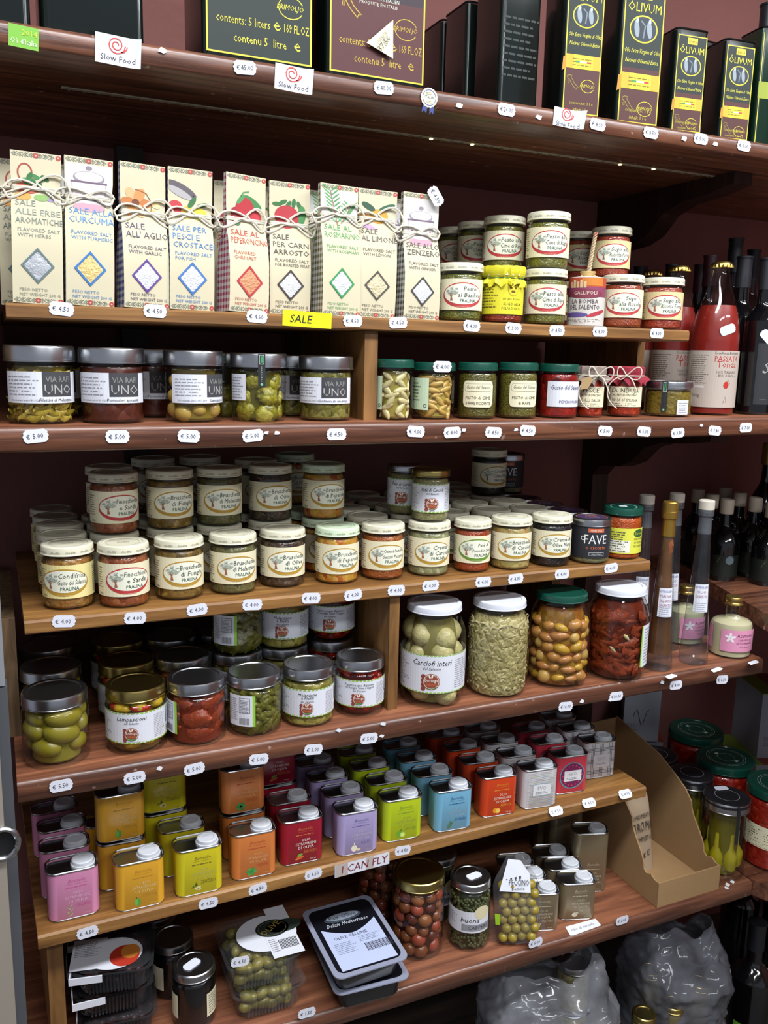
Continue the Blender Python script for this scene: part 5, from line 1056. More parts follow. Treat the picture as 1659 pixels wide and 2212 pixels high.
c2, r2, h2 = fitZ(1465, 1526, 1438, 1087, ZF); TK = tall_kit(r2, h2, None, CORKP, ['OLIO', 'CASARECCIO'])
place(TK, 'tall_bottle', 'tall tapering clear bottle at the front with cork-white stopper', 'bottle', c2, face_cam(c2, .15))
for px, dy, ds in ((1388, .085, 'behind the amber bottle'), (1448, .085, 'behind the front clear bottle')):
    P = pixZ(px+20, 1400, ZF); place(TK, 'tall_bottle', 'tall tapering clear bottle %s' % ds, 'bottle', (ct.x+.02 if px < 1400 else c2.x+.005, ct.y+dy, ZF), face_cam(P, .1))
# cream liqueur flask with pink label
cf, rf, hf = fitZ(1530, 1617, 1424, 1300, ZF)
prf = [(0, .002), (rf*.93, 0), (rf, .004), (rf, hf*.52), (rf*.97, hf*.57), (rf*.82, hf*.61), (rf*.45, hf*.635), (rf*.35, hf*.67), (rf*.34, hf*.88)]
cap = MB().mat(pbr('gold_cap', '#b59654', .3, .9)); cap.lathe([(rf*.40, hf*.86), (rf*.43, hf*.865), (rf*.43, hf*.88), (rf*.40, hf*.89), (rf*.41, hf*.90), (rf*.39, hf*.91), (rf*.41, hf*.92), (rf*.41, hf*.985), (rf*.38, hf), (0, hf)], 28)
PINK = pbr('pink_label', '#d78fae', .6); B = Art().rect(PINK, -rf*.45, hf*.13, rf*1.6, hf*.50).rect(PINK, -rf*1.9, hf*.13, -rf*.95, hf*.50); A = Art()
for i in range(5): A.ell('#e8e0e4', rf*.0+.0055*math.cos(1.26*i+.3), hf*.37+.0055*math.sin(1.26*i+.3), .005, .0024, 2, 8, 1.26*i+.3)
A.text('#5a2a44', 'Acamante', rf*.72, hf*.385, .0072, 1, maxw=rf*.85).text('#5a2a44', 'SCIROPPO DI', rf*.72, hf*.32, .004, 1, maxw=rf*.7).text('#5a2a44', 'LATTE DI MANDORLA', rf*.72, hf*.265, .004, 1, maxw=rf*.85).text('#8a5a74', '100% naturale', rf*.72, hf*.205, .003, 1)
FK = bottle(prf, GLASS, pbr('cream_liquid', '#c4bb98', .3), hf*.66, cap, B, A, rf, 'screw_cap')
place(FK, 'flask', 'round-shouldered flask of cream syrup with pink label at the shelf end', 'bottle', cf, face_cam(cf, .0))
place(FK, 'flask', 'pink-labelled flask half hidden behind the clear tall bottle', 'bottle', (c2.x+.072, c2.y+.105, ZF), face_cam(c2, .3))

# ---------------------------------------------------------------- small coloured oil tins
TW, TD, TH, TR = .0705, .043, .0765, .013
def oil_art(dark, ing, icon, lite='#e8e0d0', faint=True):
    A = Art(); w = TW/2
    A.text(dark, 'Buonolio', .004, TH-.018, .0055, 0, slant=.3, maxw=.024).line(dark, [(-.010, TH-.0205), (.018, TH-.0205)], .0003, 0).small(dark, -.012, .020, TH-.0265, TH-.0235, 1, 0, .5, 3)
    for i, t in enumerate(('OLIO', 'EXTRAVERGINE', 'DI OLIVA')): A.text(lite, t, .005, .0395-.0065*i, .0046, 0, maxw=.034)
    A.text(dark, ing, .012, .0185, .0058, 0, xs=.7, maxw=.022).text(lite, '100 ml', .017, .006, .0025, 0)
    u, v = -.006, .0125
    if icon == 'pepper': A.ell('#4f9a3a', u+.001, v, .0042, .006, 0, 12).ell('#6db04a', u-.001, v, .0026, .0056, 1, 10).line('#3a6a2a', [(u, v+.005), (u-.001, v+.009)], .0010, 1)
    elif icon == 'leaf':
        for i in range(6): A.ell(['#4f9a4a', '#3f8a3f'][i % 2], u+.004*math.cos(i), v+.003*math.sin(i), .0045, .0028, i % 2, 10, i*1.05)
    elif icon == 'sprig':
        A.line('#5f8a6a', [(u-.004, v-.006), (u+.001, v+.006)], .0007, 0)
        for i in range(6): A.ell('#5f8a6a', u-.004+.0011*i+.002, v-.005+.002*i, .0035, .0008, 0, 6, .6).ell('#4f7a5a', u-.006+.0011*i, v-.005+.002*i, .0035, .0008, 0, 6, 2.2)
    elif icon == 'chili': A.ell('#6fa03a', u+.001, v+.004, .005, .0022, 0, 10, .3).ell('#c9602c', u, v-.001, .0075, .0026, 0, 10, .3)
    elif icon == 'garlic': A.ell('#e0d8c4', u-.002, v, .005, .0058, 0, 12).line('#e0d8c4', [(u-.002, v+.005), (u-.0015, v+.010)], .0018, 0).ell('#d8c8a0', u+.005, v-.003, .004, .0024, 1, 10)
    elif icon == 'lime': A.ell('#5fa02c', u-.001, v+.001, .0055, .006, 0, 12).ell('#a8c84a', u+.004, v-.001, .0048, .0048, 1, 12).ell('#c8e07a', u+.004, v-.001, .0036, .0036, 2, 12).line('#3a5a2a', [(u, v+.006), (u+.003, v+.010)], .0012, 1)
    elif icon == 'orange': A.ell('#d88a1c', u-.003, v, .0048, .005, 0, 12).ell('#e0a02c', u+.002, v-.001, .005, .005, 1, 12).ell('#e8c060', u+.002, v-.001, .0037, .0037, 2, 12)
    elif icon == 'ginger': A.ell('#d8cc94', u+.002, v, .005, .0022, 0, 10, .3).ell('#d8cc94', u+.004, v-.002, .003, .002, 0, 8).poly('#3a6a2c', [(u-.008, v+.001), (u-.003, v+.002), (u-.004, v+.005)], 1).poly('#2f5a24', [(u-.003, v+.003), (u+.002, v+.004), (u, v+.010)], 1)
    elif icon == 'oreg':
        for i in range(8): A.ell('#a0a878', u+.003*math.sin(i*1.9)-.001, v-.006+.0022*i, .0022, .001, 0, 6, i)
    elif icon == 'truf': A.ell('#c8c0a4', u, v, .0055, .0045, 0, 10).ell('#b5ac90', u+.004, v+.003, .003, .003, 1, 8)
    return A
def tin(colr, art, d=TD, h=TH, rough=.35): return can_kit(TW, d, h, TR, pbr('tin_'+colr.strip('#'), colr, rough, 0, .03, 40, coat=.2), art, None, .0155, capr=.0160, caph=.0075)
TK_ = {}
for key, colr, dk, ing, ic, lt in (('pink', '#d088ac', '#c05a94', 'ORIGANO', 'oreg', '#d8aac4'), ('amber', '#dda32c', '#b8842a', 'PEPERONE', 'pepper', '#d8c088'), ('yellow', '#cfc21f', '#6d6420', 'ZENZERO', 'ginger', '#b8b060'), ('orange', '#d07a3c', '#b04a2c', 'MENTA', 'leaf', '#cfa070'),
        ('red', '#96142a', '#c8703a', 'PEPERONCINO', 'chili', '#e8e0d8'), ('lilac', '#a99cc8', '#6a6494', 'AGLIO', 'garlic', '#b8b0c0'), ('lime', '#b5c81c', '#7f9430', 'LIMONE', 'lime', '#98a840'), ('blue', '#74aecb', '#2f5a8a', 'ROSMARINO', 'sprig', '#98a8b0'),
        ('vermilion', '#cc4018', '#d88a2c', 'ARANCIA', 'orange', '#e8d8c8')): TK_[key] = tin(colr, oil_art(dk, ing, ic, lt))
def evo(A): A.rect('#d8d8da', -.017, .026, .019, .047, 5, 1).text('#8a8a90', 'EVO', .001, .0365, .0075, 6, xs=.9).small('#6d6d74', -.012, .014, .029, .0345, 2, 6, .4, 3); return A
A = Art()
for i in range(22): A.line(['#8a8f98', '#b58a70', '#6d8a98', '#a8a05a'][i % 4], [(-.030+.006*j, .005+.0031*i+.0006*math.sin(j*1.3+i)) for j in range(11)], .0005, 1)
TK_['striped'] = tin('#cfcfd2', evo(A))
A = Art().ring('#5f8a9a', 0, .037, .0265, .0265, .0022, 1).ell('#6d1a4a', 0, .037, .0238, .0238, 1, 20)
for i in range(24): a = 2*pi*i/24; A.line('#7a1a34', [(.028*math.cos(a), .037+.028*math.sin(a)), (.05*math.cos(a), .037+.05*math.sin(a))], .0006, 0) if abs(.05*math.cos(a)) < .03 and 0 < .037+.05*math.sin(a) < TH else None
for i in range(16): a = 2*pi*i/16; A.ell('#c8385a', .020*math.cos(a), .037+.020*math.sin(a), .0016, .0016, 3, 6)
TK_['sunburst'] = tin('#c8384a', evo(A))
A = Art()
for g in (-.019, .0, .019):
    for j in range(3): A.rect('#3c3c46', g-.003+.003*j, .004, g-.0023+.003*j, TH-.004, 1, 1)
for g in (.014, .036, .060):
    for j in range(3): A.rect('#3c3c46', -.030, g-.003+.003*j, .030, g-.0023+.003*j, 1, 1)
A.rect('#cacace', -.017, .024, .019, .050, 4, 1).text('#a0a0a8', 'EVO', .001, .0375, .0075, 5).small('#8a8a92', -.012, .014, .029, .034, 2, 5, .4, 3)
TK_['plaid'] = tin('#cacace', A)
# stacked position of the tins: kit, left px, right px, base px, rows behind
tins = [('pink', 103, 219, 1988, 4), ('amber', 248, 363, 1966, 3), ('yellow', 381, 490, 1935, 3), ('orange', 501, 607, 1899, 2), ('red', 608, 706, 1868, 3), ('lilac', 727, 827, 1848, 4), ('lime', 828, 919, 1818, 4), ('blue', 931, 1026, 1798, 4), ('vermilion', 1034, 1125, 1766, 4), ('striped', 1126, 1204, 1749, 4), ('sunburst', 1203, 1263, 1717, 3), ('plaid', 1264, 1324, 1684, 3)]
stack = {'amber': 1, 'yellow': 2, 'orange': 1, 'red': 2}
for key, xl, xr, yb, rows in tins:
    P = pixZ((xl+xr)/2, yb-3, ZN); rz = -math.atan2(P.x, P.y)*.22+.03; o = Vector((-math.sin(rz), math.cos(rz), 0))
    for i in range(rows):
        c = P+o*(TD/2)+Vector((.002*math.sin(i*2.7+xl)-(.015*i if key in ('amber', 'yellow') else .003*i), i*.060, 0))
        if c.y > YW-.022: break
        dk = {'striped': 'white tin with wavy coloured stripes', 'sunburst': 'pink tin with a purple sunburst circle', 'plaid': 'white tin with black tartan lines'}.get(key, '%s oil tin' % key)
        place(TK_[key], 'oil_tin', ('front %s on the pine riser' if i == 0 else '%s, '+ORD[i]+' in its line') % dk, 'tin', c, rz+.05*math.sin(i*2.1+xl)*(i > 0), None if i == 0 else 'oil tins behind the front %s tin' % key)
        if stack.get(key) == i:
            place(TK_[key], 'oil_tin', '%s stacked on top of another tin' % dk, 'tin', c+Vector((.0, .004, TH+.0006)), rz)

# ---------------------------------------------------------------- bottom board
def bz(xl, xr, yb, yt): return fitZ(xl, xr, yb, yt, ZB)
BEI = pbr('tin_beige', '#8f8064', .32, .5, .04, 40)
TB = can_kit(TW, TD, .0765, TR, BEI, oil_art('#b8ac90', 'TARTUFO', 'truf', '#c4b89c'), None, .0155, capr=.0160, caph=.0075)
TBL = can_kit(TW, TD, .128, TR, BEI, oil_art('#b8ac90', 'TARTUFO', 'truf', '#c4b89c'), None, .0155, capr=.0160, caph=.0075)
for xl, xr, yb, ds, kt in ((1128, 1206, 2014, 'small beige oil tin beside the pouch of olives', TB), (1206, 1288, 1990, 'small beige oil tin standing on a torn white label', TB), (1232, 1314, 1930, 'tall beige oil tin next to the cardboard tray', TBL)):
    P = pixZ((xl+xr)/2, yb-2, ZB); rz = -.32; o = Vector((.31, .95, 0))*(TD/2); place(kt, 'oil_tin', ds, 'tin', P+o, rz)
    if kt is TB and xl < 1200: P1 = P
    elif kt is TB: P2 = P
    else: P3 = P
for P, n, kt, ds in ((P1, 3, TB, 'small beige oil tins lined up behind the pouch'), (P2, 3, TB, 'small beige oil tins lined up in the middle'), (P3, 3, TBL, 'tall beige oil tins lined up')):
    for i in range(1, n):
        place(kt, 'oil_tin', ds.replace('tins', 'tin').replace('lined up', ORD[i]+' in its line'), 'tin', P+Vector((.006+.004*i, .02+.0475*i+(.04 if kt is TBL else .0), 0)), -.28, ds)
# capers, red olives, dark jars
cap_ = chunk('food_capers', ['#33381c', '#4a4f28', '#3f4422', '#5d6038'], 150, .4, 1.0)
c, r, h = bz(966, 1054, 2058, 1918); capm = MB().mat(pbr('caper', '#4a4f2a', .4, 0, .3, 60)); rnd = random.Random(4)
for i in range(620):
    a = rnd.random()*6.283; z = .006+rnd.random()*(h*.80-.006); capm.ball(((r-.0045)*math.cos(a), (r-.0045)*math.sin(a), z), .0034, .0034, .0034, 6, 4)
B = Art().rect(PAPER, -r*1.6, h*.30, r*1.2, h*.62); A = Art().rect('#8f9296', -r*.25, h*.33, r*1.2, h*.43, 1).text('#3a3c40', 'CAPPERI', r*.55, h*.355, .0075, 2, maxw=r*1.0).text('#2c2c2c', 'buona', r*.15, h*.46, .010, 2, slant=.2).ell('#d8cfa8', r*.75, h*.60, r*.4, h*.1, 1).small('#8f9098', -r*1.4, -r*.5, h*.42, h*.58, 6, 1, .35, 3)
k = jar_kit(r, h, .014, STEEL, pbr('caper_brine', '#2c3016', .2, 0, .2), B, A, lr=r*.96, nr=r*.85, core=.006); cm = capm.mesh('capers', 1.2)
e = place(k+[part('capers', cm)], 'caper_jar', 'silver-lidded jar of green capers with a white band label', 'jar', c, face_cam(c, -.1)); [o for o in e.children if o.name.startswith('capers')][0]['kind'] = 'stuff'
CJ = (c, r, h)
place(k+[], 'caper_jar', 'dark-lidded caper jar standing behind the front caper jar', 'jar', (c.x-.02, c.y+.09, ZB), face_cam(c, .1))
c, r, h = bz(843, 955, 2078, 1915); ro = [ballmesh('red_olive', pbr('red_olive%d' % i, q, .25, 0, .25, 40), .0124, .0108, .0108, 0, i) for i, q in enumerate(('#7a4426', '#8f5630', '#5f2c20', '#9a4430'))]
ex = []
for i, p in enumerate(pieces('red_olive', ro[0], r, .004, h-.016, .0124, .0110, 21, .0192)): ex.append(part('red_olive', ro[(i*7+i//5) % 4], tf=p[3]))
k = jar_kit(r, h, .017, GOLD, pbr('red_olive_brine', '#3a1812', .15, 0, .2), lr=r*.98, nr=r*.86, extra=ex, core=.0105)
place(k, 'olive_jar', 'gold-lidded jar of red-brown olives without a label', 'jar', c, 0); place(k, 'olive_jar', 'gold-lidded olive jar in the dark behind the red-brown olives', 'jar', (c.x-.02, c.y+.115, ZB), 0)
c, r, h = bz(377, 480, 2290, 2100); h = .105; r = .034; P = pixY(428, 2110, 1.19); zt = P.z
c = Vector((P.x, 1.19+.034, ZB)); h = zt-ZB
B = Art().rect(CREAMP, r*.5, h*.2, r*1.7, h*.62).rect(CREAMP, -r*1.9, h*.2, -r*.9, h*.62)
kd = jar_kit(r, h, .013, STEEL, pbr('black_food', '#0c0a0d', .25, 0, .1), B, Art().small('#7a7468', r*.6, r*1.5, h*.25, h*.6, 8, 1, .35, 3), lr=r*.98, nr=r*.88)
place(kd, 'dark_jar', 'jar of black preserve with a price tag on its lid', 'jar', c, -.1); DJ = (c, r, h)
for dx, dy, ds in ((-.018, .078, 'second in the line of black preserve jars'), (-.032, .156, 'third in the line of black preserve jars')): place(kd, 'dark_jar', 'dark jar, %s' % ds, 'jar', (c.x+dx, c.y+dy, ZB), .25)
# clear clamshell trays of green olives
TRAY = glass('tray_plastic', '#f0f2f0', 1.4, .08, .035); TRD = glass('dark_tray_plastic', '#b0aab0', 1.4, .08, .03)
gol = ballmesh('green_olive', pbr('dull_olive', '#8a7d3c', .35, 0, .3, 40), .0115, .0085, .0085, 0, 2, 10, 7)
dol = ballmesh('dark_olive', pbr('dark_olive', '#4a2c26', .35, 0, .4, 40), .0115, .0085, .0085, 0, 2, 10, 7)
def tray_kit(W, D, H, om, onm, shell, sticker, bandm):
    k = []; sec = lambda w, d, z: [(x, y, z) for x, y in rrect(w, d, .018)]
    b = MB().mat(shell).loft([sec(W-.03, D-.03, .001), sec(W-.02, D-.02, .006), sec(W-.012, D-.012, H-.006)], True, False)
    for i in range(14):
        x = -W/2+.026+(W-.052)*i/13
        for s in (-1, 1): b.tube([(x, s*(D/2-.0085), .006), (x, s*(D/2-.0060), H*.5), (x, s*(D/2-.0045), H-.008)], .0022, 5)
    k.append(part('tray', b))
    fl = MB().mat(shell); a0, a1 = sec(W-.012, D-.012, H-.005), sec(W, D, H-.004); n = len(a0); fl.add(a0+a1, [[i, (i+1) % n, n+(i+1) % n, n+i] for i in range(n)]); fl.loft([sec(W-.012, D-.012, H-.003), sec(W-.02, D-.02, H), ], False, True); k.append(part('film_lid', fl))
    rnd = random.Random(3)
    for iz in range(2):
        for i in range(6):
            for j in range(5): k.append(part(onm, om, tf=((-W/2+.026+(W-.05)*(i+.5*(j % 2))/5.5*.95+(rnd.random()-.5)*.008, -D/2+.022+(D-.044)*j/4+(rnd.random()-.5)*.007, .013+iz*.0165+rnd.random()*.005), ((rnd.random()-.5)*.8, (rnd.random()-.5)*1.0, rnd.random()*3.1), (1.1, 1.05, 1.05))))
    if sticker: k.append(sticker)
    return k
def sticker1(W, D, H):
    B = Art().ell(PAPER, .018, .004, .050, .045, 0, 24).rect(PAPER, .012, -D*.47, W*.52, -.004, 1).rect(PAPER, .03, .02, .065, D*.5, 1); A = Art().ell('#1f2a24', .030, .012, .028, .022, 2, 14).ell('#2c3830', .050, .012, .030, .016, 2, 14).text('#a08a3a', 'OLIVE', .030, .008, .012, 4, rot=.6).ring('#6d664a', .030, .012, .024, .018, .001, 3)
    for i in range(14): A.rect('#22222a', .030+.0022*i, -D*.34, .031+.0022*i, -D*.16, 3, 1)
    A.small('#8f9098', .015, .028, -D*.36, -D*.1, 7, 3, .4, 3)
    return part('sticker', B.mesh('sticker', flatz(H+.0008)), [('print', A.mesh('print', flatz(H+.0008)))])
W_, D_, H_ = .122, .130, .048
Pc = pixZ(580, 2192, ZB); tk0 = tray_kit(W_, D_, H_, gol, 'green_olive', TRAY, None, None); tk1 = tray_kit(W_, D_, H_, gol, 'green_olive', TRAY, sticker1(W_, D_, H_), None)
ca = pixZ(497, 2108, ZB+.0975); trz = .0; px_ = ca.x+W_/2
place(tk0, 'olive_tray', 'clear plastic tray of green olives, lower of the stack', 'tray', (px_+.008, ca.y+D_/2, ZB+.0005), trz-.03)
place(tk1, 'olive_tray', 'clear plastic tray of green olives with a round white sticker, topmost', 'tray', (px_, ca.y+D_/2+.002, ZB+H_+.004), trz)
# dark trays at the end
Wd, Dd, Hd = .118, .12, .044
dk0 = tray_kit(Wd, Dd, Hd, dol, 'dark_olive', TRD, None, None)
Bs = Art().rect(PAPER, -.062, -.050, -.012, .02, 0).ell(PAPER, .0, -.020, .042, .036, 1, 20); As = Art().small('#8f9098', -.058, -.020, -.02, .012, 8, 2, .4, 3).ell('#b5301c', .016, -.028, .022, .024, 2, 16).ell('#c87a2c', .024, -.020, .014, .016, 3, 14)
dk0.append(part('paper_band', MB().mat(PAPER).box(-Wd/2-.002, -Dd/2-.0025, Hd-.013, -Wd/2+.045, -Dd/2-.0005, Hd-.002).box(-Wd/2-.002, -Dd/2-.0004, Hd-.013, -Wd/2-.0004, -Dd/2+.05, Hd-.002).mesh('paper_band', 0)))
dk1 = dk0+[part('sticker', Bs.mesh('sticker', flatz(Hd+.0008)), [('print', As.mesh('print', flatz(Hd+.0008)))])]
xd = pixY(222, 2120, 1.21).x+.022
for i in range(3):
    place(dk0 if i < 2 else dk1, 'olive_tray', 'dark plastic olive tray, %s of the stack at the riser leg' % ('bottom', 'middle', 'topmost with red sticker')[i], 'tray', (xd+(.004, -.003, .002)[i], 1.265+(.0, .004, -.012)[i], ZB+.0005+i*(Hd+.0035)), (-.1, -.04, -.2)[i])
for i in range(3):
    place(dk0, 'olive_tray', 'dark plastic olive tray in the back stack', 'tray', (xd-.002+.003*i, 1.405, ZB+.0005+i*(Hd+.0035)), -.05, 'back stack of dark trays')
price(519, 2077, '€ 4.50', ca.y-.0012, 'on the front rim of the upper clear olive tray')
# black trays with film and pale blue label
BT = pbr('black_tray', '#0d0e12', .3, 0, .1, coat=.3); FR = pbr('film_rim', '#8d91a4', .25, 0, .06, coat=.4)
def black_tray(W, D, H, lab=True):
    sec = lambda w, d, z: [(x, y, z) for x, y in rrect(w, d, .014)]
    b = MB().mat(BT).loft([sec(W-.032, D-.032, 0), sec(W-.026, D-.026, .006), sec(W-.022, D-.022, H-.004), sec(W-.004, D-.004, H-.003)], True, True)
    f = MB().mat(FR); a0, a1 = sec(W-.016, D-.016, H), sec(W, D, H-.0005); n = len(a0); f.add(a0+a1, [[i, (i+1) % n, n+(i+1) % n, n+i] for i in range(n)]); f.loft([sec(W, D, H-.0025), sec(W, D, H-.0005)], False, False)
    t = MB().mat(pbr('black_film', '#14151c', .18, 0, .1, coat=.6)).add(a0, [list(range(n))])
    k = [part('tray', b), part('rim', f), part('film', t)]
    if lab:
        w = W/2-.016; B = Art().raw(pbr('pale_blue_label', '#b5bfdc', .4), 0, [(-w+2*w*i/12, v) for i in range(13) for v in (-D/2+.012, .004+.022*(abs(i/6-1)**1.6))], [[2*i, 2*i+2, 2*i+3, 2*i+1] for i in range(12)])
        A = Art().text('#2c3040', 'OLIVE CELLINE', -.006, -.004, .0065, 1).small('#7d86a0', -w+.008, -.004, -.036, -.010, 7, 1, .35, 3).small('#7d86a0', .004, w-.006, -.020, -.006, 4, 1, .35, 5)
        for i in range(22): A.rect('#2a2c38', .008+.0021*i, -.044, .0088+.0021*i+.0006*(i % 3 == 0), -.026, 1, 1)
        A.ell('#3a4450', -.002, .044, .034, .010, 1, 16).ell('#8f98a8', -.002, .046, .030, .008, 2, 16).text('#2a2f36', 'Fair Olive', -.002, .042, .009, 3, maxw=.052).text('#c4c8d4', 'Delizie Mediterranee', 0, .026, .0085, 1, slant=.3, maxw=.075)
        k.append(part('label', B.mesh('label', flatz(H)), [('print', A.mesh('print', flatz(H)))]))
    return k
Pb = pixZ(770, 2150, ZB); bx = pixY(755, 2080, 1.20).x; Wb, Db, Hb = .130, .165, .040; cb_ = pixZ(722, 2112, ZB+.083)
place(black_tray(Wb, Db, Hb, False), 'olive_tray', 'black sealed tray, lower of the pair by the gold-lidded jar', 'tray', (cb_.x+Wb/2+.012, cb_.y+Db/2+.006, ZB+.0003), -.06)
place(black_tray(Wb, Db, Hb), 'olive_tray', 'black sealed tray with pale blue label, upper of the pair', 'tray', (cb_.x+Wb/2, cb_.y+Db/2, ZB+Hb+.0075), .02, None, (.08, .0))
# pouch of olives
CLP = glass('pouch_film', '#f2f2f0', 1.4, .06, .06, '#d0d0d4')
yo = ballmesh('yellow_olive', pbr('yellow_olive', '#96832e', .3, 0, .25, 40), .0102, .0095, .0095, 0, 1, 12, 8)
Pp = pixZ(1100, 2052, ZB); pk = MB().mat(CLP); rings = []
hp2 = .150; hw_ = .037
for i in range(13):
    t = i/12; z = hp2*t; th = .021*math.sin(pi*min(1, t*1.15+.12))**.7 if t < .72 else .0035; th = max(th, .0025); w = hw_*(1+.12*math.sin(t*3))*(1 if t < .7 else 1-.62*(t-.7)/.3)
    rings.append([(w*math.copysign(abs(math.cos(a))**.8, math.cos(a))+.012*t, th*math.copysign(abs(math.sin(a)), math.sin(a))+.03*t+.0012*noise.noise(Vector((a*2, t*9, 1))), z) for a in [2*pi*j/24 for j in range(24)]])
pk.loft(rings, True, True)
seal = MB().mat(CLP).add([(-hw_-.012, -.002, 0), (-hw_+.002, -.002, .002), (-hw_*1.05, .018, .075), (-hw_-.006, .018, .072)], [[0, 1, 2, 3]]); seal2 = MB().mat(CLP).add([(hw_-.002, -.002, .001), (hw_+.016, -.001, .0), (hw_+.014, .018, .074), (hw_, .018, .076)], [[0, 1, 2, 3]])
ex = []; rnd = random.Random(8)
for i in range(7):
    for j in range(4): ex.append(part('yellow_olive', yo, tf=((-hw_+.013+j*.0168+(.006 if i % 2 else 0)+.012*i/8, -.006+.0035*i+rnd.random()*.004-.002*(j % 2), .012+.0145*i), (rnd.random(), rnd.random(), rnd.random()*3), (.95, .95, .95))))
fnp = lambda u, v, l: (u+.012*v/hp2, .03*v/hp2-.0048-l-(.014 if v < .10 else .014*max(0, (.118-v)/.018)), v)
B = Art().raw(PAPER, 0, [(-.030, .098), (.026, .092), (.026, .120), (.010, .142), (-.012, .146)], [[0, 1, 2, 3, 4]]); A = Art().text('#33343a', 'PECCINO', .006, .106, .008, 1, rot=-.05, maxw=.036).text('#33343a', 'bonole', .004, .098, .006, 1).small('#8f9098', -.006, .012, .120, .136, 4, 1, .4, 3)
for i in range(4): A.ell('#2a2a30', -.016+.008*i, .117, .002, .0032, 1, 8)
fn2 = lambda u, v, l: (u+.012*v/hp2, .03*v/hp2-.016*max(.12, min(1, (.135-v)/.03))-.0015-l, v)
grn = MB().mat(pbr('neon_tag', '#a8d82a', .5)).add([(-hw_*.95, -.016, .045), (-hw_*.95+.008, -.019, .046), (-hw_*.95+.010, -.018, .066), (-hw_*.95+.001, -.015, .066)], [[0, 1, 2, 3]])
place([part('pouch', pk.mesh('pouch', 1.2)), part('side_seal', seal.mesh('side_seal', 0)), part('side_seal', seal2.mesh('side_seal', 0))]+ex+[part('label', B.mesh('label', fn2), [('print', A.mesh('print', fn2))]), part('neon_tag', grn.mesh('neon_tag', 0))], 'olive_pouch', 'leaning clear plastic pouch of yellow-green olives with white label', 'pouch', Pp+Vector((.022, .010, .0065)), -.50, None, (0, -.14))
# cardboard display tray
KR = pbr('cardboard', '#a07f56', .8, 0, .06, 60, .1, 400); KRE = pbr('cardboard_edge', '#b89a70', .9, 0, .1, 300)
A0 = pixZ(1419, 1962, ZB); A1 = pixZ(1552, 1921, ZB); bw = (A1-A0).length; ang = math.atan2(A1.y-A0.y, A1.x-A0.x); bd = .34
sp = [(0, 0), (0, .052)]+[(.012+.012*t, .052+.006*math.sin(t*1.5)) for t in (0, 1, 2)]+[(.045+.045*(1-math.cos(pi*t/8))/2, .058+.088*t/8) for t in range(9)]+[(.11, .166), (.14, .182), (.19, .205), (bd-.01, .232), (bd, .232), (bd, 0)]
t_ = .003
ck = [part('floor_panel', MB().mat(KR).box(.0035, .0035, .0004, bw-.0035, bd-.0035, .0034)), part('front_panel', MB().mat(KR).box(0, 0, 0, bw, t_, .052)), part('back_panel', MB().mat(KR).box(.0035, bd-.0033, .0005, bw-.0035, bd-.0005, .230))]
for x in (0, bw-t_): ck.append(part('side_panel', MB().mat(KR).prism([(y+(t_+.0003 if i < 2 else 0), z) for i, (y, z) in enumerate(sp)], 'x', x, x+t_)))
place(ck, 'cardboard_tray', 'empty brown cardboard display tray with scooped sides', 'box', A0+Vector((0, 0, .0005)), ang)
CL = lambda u, v: A0+Vector((math.cos(ang)*u-math.sin(ang)*v, math.sin(ang)*u+math.cos(ang)*v, 0))
# spice bag inside it
bgm = MB().mat(pbr('kraft_bag', '#b09a80', .75, 0, .08, 40)); rings = []
for i in range(9):
    t = i/8; w = .034*(1-.12*t); d = .022*(1-t)**.6+.004; rings.append([(w*math.copysign(abs(math.cos(a))**.35, math.cos(a)), d*math.copysign(abs(math.sin(a))**.35, math.sin(a))+.01*t, .155*t) for a in [2*pi*j/20+.08 for j in range(20)]])
bgm.loft(rings); fnb = lambda u, v, l: (u, -.0265*(1-v/.155)**.6*.86-.0055+.01*v/.155-l, v); A = Art().text('#2c2622', 'CONDIMENTO', 0, .112, .0095, 1, maxw=.054).text('#2c2622', 'CURCUMA', 0, .086, .020, 1, maxw=.056).text('#2c2622', 'COMPLETO', 0, .066, .010, 1, maxw=.05).text('#2c2622', '50g E', 0, .034, .012, 1)
place([part('bag', bgm.mesh('bag', .8), [('print', A.mesh('print', fnb))])], 'spice_bag', 'kraft paper spice bag standing inside the cardboard tray', 'bag', CL(.050, .125)+Vector((0, 0, .0042)), ang+.12)
# jars to the side of the tray
lidring = lambda h, r: Art().ring('#c8c8cc', 0, 0, r*.62, r*.62, .0005, 0).mesh('print', flatz(h-.0012))
yelpep = MB().mat(pbr('yellow_pepper', '#a89a16', .3, 0, .3, 40)); yelpep.tube([(0, 0, 0), (.001, 0, .010), (0, 0, .022), (.003, 0, .034), (.002, 0, .056), (.006, 0, .070)], lambda q: [.010, .013, .012, .007, .0055, .005][min(5, int(q*5.01))], 10); yelpep = yelpep.mesh('yellow_pepper', 1.2)
c, r, h = bz(1504, 1600, 1902, 1745)
ex = [part('yellow_pepper', yelpep, tf=(((r-.0195)*math.cos(a), (r-.0195)*math.sin(a), .016), (0, 0, a+pi), (1.2, 1.2, 1.35))) for a in [2*pi*i/6-.9 for i in range(6)]]
BL = MB().mat(STEEL)
def blacktop(r, h, ex, cont, core=.0165): return jar_kit(r, h, .021, STEEL, cont, lr=r*1.0, nr=r*.95, sh=.005, extra=list(ex)+[part('lid_disc', MB().mat(DARKLID).lathe([(0, h+.0006), (r*.90, h+.0006), (r*.985, h-.0012), (r*1.003, h-.004), (r*1.003, h-.009)], 40), [('print', Art().ring('#c8c8cc', 0, 0, r*.52, r*.52, .0005, 0).mesh('print', flatz(h+.0007)))]), part('seal_strip', Art().rect('#1d2022', r*.5, h*.5, r*.5+.007, h-.001, 0, 1, 3).mesh('seal_strip', cyl(r*1.02)))], core=core)
